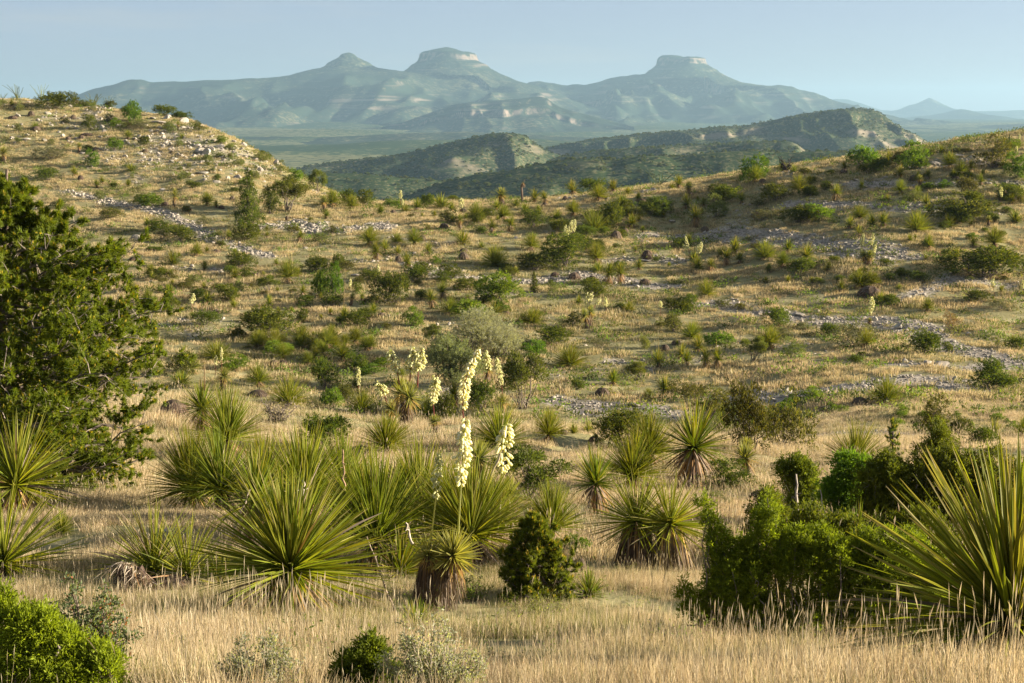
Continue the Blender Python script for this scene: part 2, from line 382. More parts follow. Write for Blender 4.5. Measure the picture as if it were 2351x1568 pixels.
n = len(Cc); K = tps_k(((Cc[:, None] - Cc[None]) ** 2).sum(-1)) + np.eye(n) * 0.03
Pm = np.column_stack([np.ones(n), Cc]); A_ = np.zeros((n + 3, n + 3)); A_[:n, :n] = K; A_[:n, n:] = Pm; A_[n:, :n] = Pm.T
sol = np.linalg.solve(A_, np.concatenate([ctrl[:, 2], np.zeros(3)]))
AZL = 0.42
def base_z(az, Rr):
    q = tps_coords(np.clip(az, -AZL, AZL), np.clip(Rr, 0.8, 330)); out = np.empty(len(q))
    for i in range(0, len(q), 20000):
        s = q[i:i + 20000]; out[i:i + 20000] = tps_k(((s[:, None] - Cc[None]) ** 2).sum(-1)) @ sol[:n] + sol[n] + s @ sol[n + 1:]
    return out
AZ = np.concatenate([np.radians(np.arange(-180, -27, 6.0)), np.radians(np.arange(-26, 26.01, 0.2)), np.radians(np.arange(30, 181, 6.0))])
RR = np.concatenate([[0.3, 0.7], np.geomspace(1.2, 330, 340)])
gA, gR = np.meshgrid(AZ, RR)
gX = gR * np.sin(gA); gY = gR * np.cos(gA)
gZ = base_z(gA.ravel(), gR.ravel()).reshape(gA.shape)
amp = np.clip((gR - 3) / 30, 0.15, 1)
gZ += amp * (0.28 * fbm(gX / 9.0, gY / 9.0, 3, 3) + 0.19 * fbm(gX / 2.2, gY / 2.2, 7, 3))
# rock ledges stepping down the stony hill and the washes
def ground_z(x, y):
    x = np.atleast_1d(np.asarray(x, float)); y = np.atleast_1d(np.asarray(y, float))
    a = np.arctan2(x, y); r = np.clip(np.hypot(x, y), RR[0], RR[-1] - 1e-6)
    i = np.clip(np.searchsorted(AZ, a) - 1, 0, len(AZ) - 2); j = np.clip(np.searchsorted(RR, r) - 1, 0, len(RR) - 2)
    fa = np.clip((a - AZ[i]) / (AZ[i + 1] - AZ[i]), 0, 1); fr = (r - RR[j]) / (RR[j + 1] - RR[j])
    return (gZ[j, i] * (1 - fa) + gZ[j, i + 1] * fa) * (1 - fr) + (gZ[j + 1, i] * (1 - fa) + gZ[j + 1, i + 1] * fa) * fr
YS = np.geomspace(3.0, 225, 2600)
def hit(u, v):
    """where the sight line through a pixel meets the ground"""
    dx, dz = ray(u, v)
    d = dz * YS - ground_z(dx * YS, YS)
    k = np.argmax(d <= 0)
    if d[k] > 0: k = int(np.argmin(np.where((YS > 60), d, 1e9)))
    Y = YS[k]; x = dx * Y
    return np.array([x, Y, float(ground_z(x, Y)[0])])
# stony washes and bare gravel, as strokes on the ground (pixels of the frame, half width)
WASH = [([(1500, 548), (1650, 540), (1800, 556), (1930, 566), (2040, 590)], 15, 1.0), ([(1390, 950), (1300, 925), (1500, 940), (1560, 955)], 12, 1.0),
        ([(1690, 912), (1800, 908), (1950, 892), (2060, 872), (2180, 880), (2230, 900)], 20, 1.0), ([(2050, 838), (2130, 838), (2220, 850), (2350, 830)], 9, 0.8),
        ([(1640, 700), (1760, 722), (1880, 738), (2010, 738), (2110, 748), (2160, 790), (2350, 836)], 13, 1.0), ([(2020, 705), (2200, 640), (2350, 655)], 10, 0.7),
        ([(1000, 632), (1100, 640), (1220, 650), (1330, 628), (1430, 650), (1540, 660)], 9, 0.85), ([(1870, 1000), (2010, 1000), (2120, 1005)], 12, 0.9),
        ([(590, 520), (680, 515), (760, 530), (850, 520)], 14, 1.0), ([(150, 440), (260, 470), (340, 480), (420, 510), (520, 560), (620, 590)], 6, 0.8),
        ([(800, 600), (920, 600), (980, 620)], 7, 0.6), ([(400, 615), (480, 618), (520, 624)], 5, 0.7), ([(310, 755), (360, 745), (410, 735)], 7, 0.55),
        ([(1800, 470), (1950, 470), (2080, 480), (2130, 470)], 9, 0.8), ([(1970, 425), (2100, 428), (2250, 420), (2350, 425)], 9, 0.8), ([(2130, 375), (2260, 372)], 9, 0.7),
        ([(1400, 832), (1470, 838), (1500, 850)], 6, 0.8), ([(900, 545), (1060, 560)], 6, 0.5), ([(1400, 600), (1500, 590), (1560, 600)], 8, 0.6), ([(860, 720), (900, 730)], 6, .4)]
SEG = []
for pts, hw, s in WASH:
    P = [hit(*p) for p in pts]
    for k in range(len(P) - 1):
        wm = hw / FPX * P[k][1] * 4.2      # seen at a slant: the real half width is larger
        SEG.append((P[k][:2], P[k + 1][:2], min(wm, 3.2), s))
def gravel_at(x, y):
    x = np.asarray(x, float); y = np.asarray(y, float); g = np.zeros(x.shape)
    wob = 1 + 0.7 * fbm(x / 3.5, y / 3.5, 21, 3)
    for a, b, wm, s in SEG:
        d = b - a; L2 = d @ d + 1e-9
        t = np.clip(((x - a[0]) * d[0] + (y - a[1]) * d[1]) / L2, 0, 1)
        dist = np.hypot(x - a[0] - t * d[0], y - a[1] - t * d[1])
        g = np.maximum(g, s * np.clip(1.35 - dist / (wm * wob), 0, 1))
    # the stony left hill
    xx, zz = x / np.maximum(y, 1), y
    hill = np.clip((y - 160) / 15, 0, 1) * np.clip((-0.115 - x / np.maximum(y, 1)) / 0.02, 0, 1)
    n1 = fbm(x / 7.0, y / 11.0, 33, 4)
    g = np.maximum(g, hill * np.clip(-0.05 + 0.95 * n1 + 0.25 * np.clip((x / np.maximum(y, 1) + 0.24) / 0.06, 0, 1), 0, 0.42))
    far = np.clip((y - 60) / 20, 0, 1)
    g = np.maximum(g, far * np.clip(fbm(x / 6.0, y / 9.0, 51, 4) * 1.3 - 0.32, 0, 0.6))
    return g
gG = gravel_at(gX.ravel(), gY.ravel())
nr, na = gA.shape
V = np.column_stack([gX.ravel(), gY.ravel(), gZ.ravel()])
i = np.arange(nr - 1)[:, None] * na; j = np.arange(na - 1)[None, :]
F = np.stack([i + j, i + j + 1, i + na + j + 1, i + na + j], -1).reshape(-1, 4)[:, ::-1]
structure('ground', new_mesh('ground', V, [F], M['ground'], smooth=True, extra={'gravel': gG}), 'dry grassy hillside, valley and stony slopes')

# ------------------------------------------------------------------ the wide valley and the far country
def plain_z(Rr):
    return np.interp(np.log(Rr), np.log([250, 320, 600, 1200, 2000, 3000, 4500, 7000, 9500, 14000, 24000]), [-60, -62, -78, -92, -93, -84, -76, -58, -42, -48, -60])
M['plain'] = hill_mat('scrub_plain', (0.040, 0.066, 0.030), (0.18, 0.185, 0.095), (0.3, 0.26, 0.2), 0.05, 0.0018, 0.57, patch_amt=0.7, stretch=2.5)
AZ2 = np.radians(np.concatenate([np.arange(-180, -30, 6), np.arange(-28, 28.01, 0.35), np.arange(30, 181, 6)])); RR2 = np.geomspace(255, 22500, 230)
pA, pR = np.meshgrid(AZ2, RR2); pX = pR * np.sin(pA); pY = pR * np.cos(pA)
pZ = plain_z(pR) + np.clip(pR / 2500, 0.2, 1) * (26 * fbm(pX / 1300, pY / 1300, 5, 4) + 9 * fbm(pX / 260, pY / 260, 9, 3))
nr, na = pA.shape; i = np.arange(nr - 1)[:, None] * na; j = np.arange(na - 1)[None, :]
F = np.stack([i + j, i + j + 1, i + na + j + 1, i + na + j], -1).reshape(-1, 4)[:, ::-1]
structure('valley_plain', new_mesh('valley_plain', np.column_stack([pX.ravel(), pY.ravel(), pZ.ravel()]), [F], M['plain'], smooth=True), 'wide scrub plain below the mesas')

FAR_H = []          # height fields of the middle hills, for the scrub on them
def hill(name, label, sil, Y, front, back, mat, res, spur=0.25, spur_len=300.0, power=1.7, cliffs=(), seed=1, revolve=0.0, rough=0.035, flat=0.0, vres=None):
    """a hill as a height field: its crest follows the skyline at distance Y; its front falls to the plain with spurs and gullies"""
    sil = np.array(sil, float)
    dz = np.array([ray(u, v) for u, v in sil]); sx = dz[:, 0] * Y; sz = dz[:, 1] * Y
    xs = np.arange(sx[0] - 0.1 * (sx[-1] - sx[0]) * 0, sx[-1], res)
    ys = np.arange(Y - front, Y + back, vres or res * 1.3)
    X, YY = np.meshgrid(xs, ys)
    base = plain_z(np.hypot(X, YY)) - 14
    if revolve:
        x0 = sx[np.argmax(sz)]
        rad = np.hypot(X - x0, (YY - Y) * revolve * (1 + 0.25 * fbm(X / spur_len, YY / spur_len, seed + 3, 2)))
        an = np.arctan2(YY - Y, X - x0)
        rad = rad * (1 + spur * 0.5 * (ridged(np.cos(an) * 3 + 5, np.sin(an) * 3 + 5, seed) - 0.5) * np.clip(rad / 60, 0, 1))
        side = np.cos(an)
        zl = np.interp(-rad, sx - x0, sz, left=-1e4, right=sz[-1]); zr = np.interp(rad, sx - x0, sz, left=sz[0], right=-1e4)
        wgt = np.clip(0.5 + side * 1.2, 0, 1); Z = zl * (1 - wgt) + zr * wgt
        h = np.clip((Z - sz.min()) / (sz.max() - sz.min()), 0, 1)
    else:
        top = np.interp(X + spur_len * 0.15 * fbm(X / spur_len, YY / spur_len, seed + 5, 2) * np.clip(np.abs(YY - Y) / 300, 0, 1), sx, sz)
        q = np.where(YY < Y, (Y - YY) / front, (YY - Y) / back)
        sp = ridged(X / spur_len + 0.35 * fbm(X / spur_len / 2, YY / spur_len / 3, seed + 9, 2), YY / (spur_len * 3.5), seed, 3) - 0.55
        q2 = q * (1 + spur * 1.1) - spur * 2.0 * sp * np.clip(q * 3, 0, 1) * np.clip((1.25 - q) * 2, 0, 1)
        q2 = np.clip(q2 - flat, 0, 1.2) / (1.0 - flat)
        s = np.clip(1 - np.clip(q2, 0, 1), 0, 1) ** power
        h = s; Z = base + (np.maximum(top, base) - base) * s
    for hc, ht, sharp in cliffs:                       # a bed of hard rock: the slope steepens across it
        hh = h + 0.05 * fbm(X / 180, YY / 180, seed + 40, 3)
        st = 1 / (1 + np.exp(-(hh - hc) / sharp))
        lin = np.clip((hh - hc) / (ht * 6) + 0.5, 0, 1)
        rng_ = (sz.max() - base) if not revolve else (sz.max() - sz.min())
        fac = np.clip(0.4 + 1.2 * vnoise(X / 350, YY / 350, seed + 60), 0, 1.2)
        Z = Z + rng_ * ht * fac * (st - lin)
    Z = Z + rough * (sz.max() - sz.min() + 20) * fbm(X / (spur_len * 0.35), YY / (spur_len * 0.35), seed + 70, 4)
    nr, na = X.shape; i = np.arange(nr - 1)[:, None] * na; j = np.arange(na - 1)[None, :]
    F = np.stack([i + j, i + j + 1, i + na + j + 1, i + na + j], -1).reshape(-1, 4)
    keep = Z > base - 30
    kf = keep.ravel()[F].all(1)
    o = structure(name, new_mesh(name, np.column_stack([X.ravel(), YY.ravel(), Z.ravel()]), [F[kf]], mat, smooth=True), label)
    FAR_H.append((xs, ys, Z))
    return o
ROCK = (0.30, 0.245, 0.19)
M['mesa'] = hill_mat('mesa_slope', (0.027, 0.043, 0.028), (0.13, 0.13, 0.076), (0.23, 0.185, 0.15), 0.05, 0.0022, 0.62, 0.72, 0.58, 0.05, 0.6)
M['knoll'] = hill_mat('knoll_slope', (0.038, 0.056, 0.026), (0.15, 0.14, 0.08), ROCK, 0.26, 0.008, 0.57, 0.66, 0.52, patch_amt=0.22)
M['low'] = hill_mat('scrub_slope', (0.036, 0.056, 0.024), (0.135, 0.132, 0.068), ROCK, 0.30, 0.010, 0.57, 0.70, 0.58, patch_amt=0.25)

hill('mesa', 'long left mesa with shadowed spurs below the two buttes', [(150, 255), (180, 216), (210, 206), (260, 195), (300, 184), (325, 184), (350, 190), (430, 188), (440, 187), (500, 183), (560, 181), (600, 178), (640, 176), (700, 168), (760, 163), (900, 164), (1000, 168), (1100, 178), (1180, 190), (1230, 201), (1300, 225), (1350, 243), (1450, 262), (1520, 285)],
     9000, 2700, 2500, M['mesa'], 16, 0.42, 360, 1.75, ((0.45, 0.05, 0.012), (0.62, 0.04, 0.012), (0.8, 0.03, 0.01)), 4, vres=20)
hill('butte', 'small pointed butte at the left end of the three summits', [(640, 182), (690, 166), (735, 156), (765, 139), (785, 125), (793, 122), (801, 120), (812, 125), (835, 139), (866, 155), (920, 164), (960, 172)],
     9400, 700, 700, M['mesa'], 7, 0.12, 180, 1, ((0.55, 0.07, 0.012), (0.86, 0.05, 0.01)), 8, revolve=0.9, rough=0.012)
hill('butte', 'broad central butte with a pale cliff band under its peak', [(890, 175), (924, 165), (938, 154), (953, 145), (961, 130), (972, 123), (1008, 114), (1020, 111), (1027, 110), (1045, 115), (1062, 123), (1078, 125), (1094, 130), (1102, 140), (1120, 152), (1150, 171), (1185, 186), (1215, 194), (1260, 205)],
     9300, 900, 900, M['mesa'], 7, 0.12, 220, 1, ((0.80, 0.10, 0.008), (0.55, 0.06, 0.012)), 15, revolve=0.85, rough=0.012)
hill('mesa', 'long right mesa with pale cliffs stepping down to its right end', [(1150, 225), (1212, 192), (1240, 190), (1270, 192), (1300, 196), (1345, 194), (1400, 182), (1450, 173), (1500, 172), (1600, 174), (1680, 183), (1700, 191), (1760, 198), (1818, 200), (1832, 208), (1868, 214), (1885, 222), (1918, 234), (1945, 240), (1972, 250), (2010, 262), (2080, 278), (2130, 290)],
     10000, 2700, 2500, M['mesa'], 16, 0.42, 340, 1.7, ((0.50, 0.08, 0.010), (0.70, 0.09, 0.008), (0.86, 0.06, 0.008)), 23, vres=20)
hill('butte', 'flat topped butte above the right mesa with two rocky steps', [(1400, 186), (1450, 174), (1478, 169), (1493, 158), (1505, 146), (1511, 135), (1519, 129), (1540, 128), (1560, 131), (1572, 136), (1580, 137), (1606, 135), (1618, 139), (1626, 147), (1640, 158), (1668, 176), (1700, 189), (1760, 200)],
     10000, 900, 900, M['mesa'], 7, 0.12, 220, 1, ((0.80, 0.12, 0.007), (0.5, 0.05, 0.012)), 31, revolve=0.9, rough=0.012)
hill('bench', 'low cliff topped bench jutting out below the central butte', [(880, 300), (930, 287), (980, 268), (1040, 249), (1090, 242), (1130, 239), (1200, 232), (1235, 230), (1255, 232), (1268, 244), (1290, 256), (1340, 272), (1400, 286), (1450, 300)],
     7000, 900, 1300, M['mesa'], 8, 0.3, 260, 1.35, ((0.72, 0.22, 0.008), (0.90, 0.12, 0.008)), 41, flat=0.10, vres=9)
hill('mountain', 'pale distant ridge with a pointed peak on the right horizon', [(1860, 262), (1900, 231), (1915, 227), (1945, 227), (1985, 240), (2018, 252), (2050, 255), (2090, 246), (2110, 238), (2128, 226), (2134, 223), (2145, 228), (2165, 239), (2192, 251), (2230, 255), (2300, 254), (2400, 252), (2700, 256)],
     17500, 2500, 2500, M['mesa'], 24, 0.35, 700, 1.3, (), 55, vres=40)
hill('mountain', 'hazy low mountains in front of the pointed peak', [(2000, 285), (2060, 274), (2100, 268), (2150, 264), (2190, 253), (2205, 250), (2225, 253), (2265, 263), (2300, 272), (2350, 274), (2420, 268), (2520, 266), (2700, 270)],
     13500, 1800, 2000, M['mesa'], 20, 0.4, 500, 1.3, (), 61, vres=30)
hill('hill', 'low scrub rise far off at the right edge', [(1950, 296), (2080, 292), (2200, 296), (2280, 292), (2350, 284), (2450, 276), (2600, 275)],
     7500, 900, 1400, M['mesa'], 16, 0.3, 300, 1.3, (), 67, vres=20)
hill('hill', 'long low scrub rise lying across the valley plain below the mesas', [(330, 336), (420, 326), (520, 316), (620, 313), (720, 317), (830, 311), (950, 305), (1060, 302), (1180, 308), (1300, 314), (1420, 318), (1540, 330)],
     5200, 700, 900, M['mesa'], 9, 0.35, 220, 1.3, (), 101, vres=12)
hill('hill', 'second low scrub rise on the valley plain, nearer and darker', [(520, 372), (600, 358), (700, 350), (800, 348), (900, 341), (1000, 338), (1100, 342), (1220, 352), (1300, 366)],
     3600, 450, 600, M['knoll'], 6, 0.3, 150, 1.3, (), 103, vres=8)
hill('knoll', 'tilted knoll with a pale rim cliff rising behind the right ridge', [(1200, 372), (1245, 358), (1300, 342), (1400, 327), (1500, 313), (1560, 306), (1640, 300), (1700, 296), (1760, 286), (1820, 274), (1850, 270), (1905, 263), (1960, 260), (1990, 259), (2008, 264), (2022, 274), (2040, 288), (2075, 309), (2105, 328), (2130, 344), (2180, 366)],
     2700, 560, 600, M['knoll'], 4.0, 0.20, 95, 1.25, ((0.72, 0.10, 0.008), (0.90, 0.14, 0.007)), 71, flat=0.05, vres=5)
hill('hill', 'rounded scrub hill standing alone in the middle of the valley', [(640, 400), (700, 386), (760, 378), (830, 368), (900, 359), (950, 350), (1000, 338), (1040, 328), (1090, 316), (1130, 309), (1160, 307), (1188, 308), (1205, 314), (1222, 328), (1250, 346), (1290, 362), (1350, 380)],
     2150, 380, 520, M['knoll'], 3.6, 0.25, 90, 1.3, ((0.9, 0.05, 0.01),), 77, flat=0.06, vres=4)
hill('hill', 'low ledge with blocky cliff faces below the tilted knoll', [(1260, 385), (1320, 368), (1400, 360), (1500, 350), (1600, 345), (1700, 339), (1760, 334), (1806, 332), (1822, 338), (1838, 350), (1880, 362), (1960, 376)],
     1800, 260, 420, M['knoll'], 3.2, 0.2, 70, 1.3, ((0.80, 0.22, 0.01),), 83, flat=0.08, vres=3.2)
hill('hill', 'dark shaded scrub ridge lying just behind the far slope', [(820, 482), (900, 462), (960, 441), (1040, 417), (1100, 404), (1150, 395), (1250, 377), (1330, 368), (1450, 362), (1550, 360), (1650, 353), (1760, 348), (1900, 350), (2000, 356), (2120, 362), (2300, 372), (2500, 390)],
     1250, 330, 420, M['low'], 4.2, 0.22, 70, 1.25, (), 89, flat=0.04, vres=5)
hill('hill', 'pale scrub flat between the left hill and the rounded hill', [(480, 420), (600, 405), (700, 398), (800, 400), (900, 406), (1000, 416), (1080, 430), (1140, 446)],
     1500, 260, 400, M['low'], 3.8, 0.18, 70, 1.2, (), 93, flat=0.05, vres=4.5)

# haze: one closed box of thin air round everything
zs = [o.data for o in C.objects if o.type == 'MESH']
lo = min(min(v.co.z for v in m.vertices) for m in zs if len(m.vertices) < 400000); hi = max(max(v.co.z for v in m.vertices) for m in zs)
B = 23500.0; z0, z1 = lo - 1.0, hi + 4.0
hv = [(sx * B, sy * B, sz) for sz in (z0, z1) for sy in (-1, 1) for sx in (-1, 1)]
hf = np.array([(0, 2, 3, 1), (4, 5, 7, 6), (0, 1, 5, 4), (2, 6, 7, 3), (0, 4, 6, 2), (1, 3, 7, 5)])
hm, ht, ho = mat_new('haze_air')
pv = ht.nodes.new('ShaderNodeVolumePrincipled'); pv.inputs['Color'].default_value = (0.365, 0.58, 0.765, 1); pv.inputs['Density'].default_value = 6.6e-5
pv.inputs['Density Attribute'].default_value = ''; pv.inputs['Anisotropy'].default_value = 0.25
pv.inputs['Color Attribute'].default_value = ''; pv.inputs['Temperature Attribute'].default_value = ''
ht.links.new(pv.outputs[0], ho.inputs['Volume'])
hz = link('haze', new_mesh('haze', np.array(hv), [hf], hm)); hz['kind'] = 'stuff'; hz['label'] = 'thin pale air between the hills'
# ------------------------------------------------------------------ plant builders (each returns meshes in metres, base at the origin)
GA = math.pi * (3 - math.sqrt(5))
def fan_dirs(n, th0, th1, r, jit=0.06, power=1.0):
    t = ((np.arange(n) + 0.5) / n) ** power
    th = np.radians(th0 + (th1 - th0) * t) + r.normal(size=n) * jit
    ph = np.arange(n) * GA + r.normal(size=n) * 0.2
    return np.column_stack([np.sin(th) * np.cos(ph), np.sin(th) * np.sin(ph), np.cos(th)]), t
SOT_G = np.array((0.105, 0.138, 0.014)); SOT_Y = np.array((0.225, 0.215, 0.024)); DRY = np.array((0.34, 0.26, 0.15))
DEADC = np.array(((0.10, 0.070, 0.050), (0.155, 0.108, 0.07), (0.23, 0.185, 0.145), (0.32, 0.20, 0.085)))
def skirt_blades(mb, r, top, n, L, spread=0.35, golden=0.25, W=0.018, drop=1.0, r0=0.06, colset=DEADC):
    """dead leaves hanging under a head: top = (x,y,z)"""
    ph = r.uniform(0, 2 * math.pi, n); t = r.uniform(0, 1, n)
    P = np.column_stack([np.cos(ph) * r0, np.sin(ph) * r0, np.zeros(n)]) + np.asarray(top) - np.column_stack([0 * t, 0 * t, t * drop])
    D = np.column_stack([np.cos(ph) * spread, np.sin(ph) * spread, -np.ones(n) * (0.6 + 0.5 * t)]) + r.normal(size=(n, 3)) * 0.16
    k = np.where(t < golden * r.uniform(0.5, 1.5, n), 3, r.choice(3, n, p=(0.5, 0.35, 0.15)))
    col = colset[k] * r.uniform(0.7, 1.3, (n, 1))
    blades(mb, P, D, L * r.uniform(0.6, 1.1, n), W, col, segs=3, droop=0.25, prof='lin', r=r)
def sotol_meshes(seed, n, L, Wd, th1=100, head_z=0.35, skirt_n=90, skirt_L=0.5, up=1.0, yellow=0.3, segs=3, golden=0.3, edge=None, spread=0.55, power=0.8):
    r = np.random.RandomState(seed)
    D, t = fan_dirs(n, 2, th1, r, 0.09, power)
    a = MB()
    k = r.uniform(0, 1, (n, 1)) < yellow
    col = np.where(k, SOT_Y, SOT_G) * r.uniform(0.75, 1.25, (n, 1))
    tip = np.where(r.uniform(size=(n, 1)) < 0.22, DRY * r.uniform(0.7, 1.1, (n, 1)), col)
    P = np.column_stack([D[:, 0] * 0.035, D[:, 1] * 0.035, head_z + 0.06 * (1 - t)])
    blades(a, P, D, L * r.uniform(0.72, 1.08, n), Wd, col, tip, segs=segs, droop=0.02 + 0.16 * t * r.uniform(0, 1, n) + np.where(r.uniform(size=n) < 0.07, 0.5, 0), sidebend=0.08, edge=edge, r=r)
    out = [('foliage', a.mesh('sotol_foliage', M['rosette']), True)]
    b = MB()
    if head_z > 0.1: tube(b, [(0, 0, -0.05), (0, 0, head_z * 0.5), (0, 0, head_z + 0.02)], [0.14, 0.15, 0.07], (0.08, 0.055, 0.04), 8)
    if skirt_n:
        skirt_blades(b, r, (0, 0, head_z), skirt_n, skirt_L, spread, golden, Wd * 1.1, head_z * 0.7)
        # spent leaves just under the green, still pointing out
        m = skirt_n // 3
        D2, t2 = fan_dirs(m, 95, 125, r, 0.12)
        blades(b, np.tile([0, 0, head_z - 0.02], (m, 1)), D2, L * r.uniform(0.4, 0.8, m), Wd, DEADC[r.choice((1, 2, 3), m)] * r.uniform(0.8, 1.4, (m, 1)), segs=3, droop=0.45, r=r)
        out.append(('dead_skirt', b.mesh('sotol_skirt', M['dead']), True))
    return out
YUC_G = np.array((0.15, 0.17, 0.055)); YUC_Y = np.array((0.27, 0.26, 0.075))
def yucca_head(mb, r, c, n, L, W, yellow=0.35, th1=125, tilt=(0, 0), segs=2, edge=None):
    D, t = fan_dirs(n, 2, th1, r, 0.06, 0.9)
    ax = np.array([tilt[0], tilt[1], 1.0]); ax /= np.linalg.norm(ax)
    q = Vector((0, 0, 1)).rotation_difference(Vector(ax)); Rm = np.array(q.to_matrix())
    D = D @ Rm.T
    k = r.uniform(size=(n, 1)) < yellow
    col = np.where(k, YUC_Y, YUC_G) * r.uniform(0.8, 1.2, (n, 1))
    old = t[:, None] > 0.86
    col = np.where(old, np.array((0.40, 0.29, 0.10)) * r.uniform(0.7, 1.1, (n, 1)), col)
    blades(mb, np.asarray(c) + D * 0.04, D, L * r.uniform(0.85, 1.05, n), W, col, np.where(old, col, YUC_Y), segs=segs, droop=0.02 + 0.06 * t, r=r, edge=edge)
    return D
def yucca_meshes(seed, trunk_h, L, n, W, heads=1, skirt_n=150, lean=0.0, skirt_L=0.45, rad=0.13, golden=0.3):
    r = np.random.RandomState(seed)
    a = MB(); b = MB(); tr = MB()
    for h in range(heads):
        ph = r.uniform(0, 6.28) if heads > 1 else 0
        if heads > 1: ph = h * 6.28 / heads + 0.3
        s = (0.0 if heads == 1 else 0.55 * L + 0.06)
        hz = trunk_h * (1 if h == 0 else r.uniform(0.78, 1.0))
        top = np.array([math.cos(ph) * s + lean * trunk_h, math.sin(ph) * s * 0.7, hz])
        fork = np.array([lean * trunk_h * 0.5, 0, trunk_h * (0.5 if heads > 1 else 0.7)])
        tube(tr, [(0, 0, -0.1), fork * 0.6, fork, top], [rad, rad * 0.9, rad * 0.8, rad * 0.5], (0.10, 0.075, 0.055), 8)
        yucca_head(a, r, top, n, L, W, tilt=(math.cos(ph) * 0.3 * (heads > 1), math.sin(ph) * 0.3 * (heads > 1)))
        m = skirt_n
        # skirt along the branch
        t = r.uniform(0, 1, m) ** 0.8; path = top[None] * (1 - t)[:, None] + (fork * 0.25)[None] * t[:, None]
        pa = r.uniform(0, 6.28, m)
        D = np.column_stack([np.cos(pa) * 0.45, np.sin(pa) * 0.45, -1 + 0 * pa]) + r.normal(size=(m, 3)) * 0.12
        k = np.where(t < golden * r.uniform(0.4, 1.4, m), 3, r.choice(3, m, p=(0.5, 0.3, 0.2)))
        blades(b, path + np.column_stack([np.cos(pa), np.sin(pa), 0 * pa]) * rad * 0.7, D, skirt_L * r.uniform(0.5, 1, m), W * 1.05, DEADC[k] * r.uniform(0.7, 1.3, (m, 1)), segs=2, droop=0.1, prof='lin', r=r)
    return [('foliage', a.mesh('yucca_foliage', M['rosette']), True), ('dead_skirt', b.mesh('yucca_skirt', M['dead']), True), ('trunk', tr.mesh('yucca_trunk', M['wood']), False)]

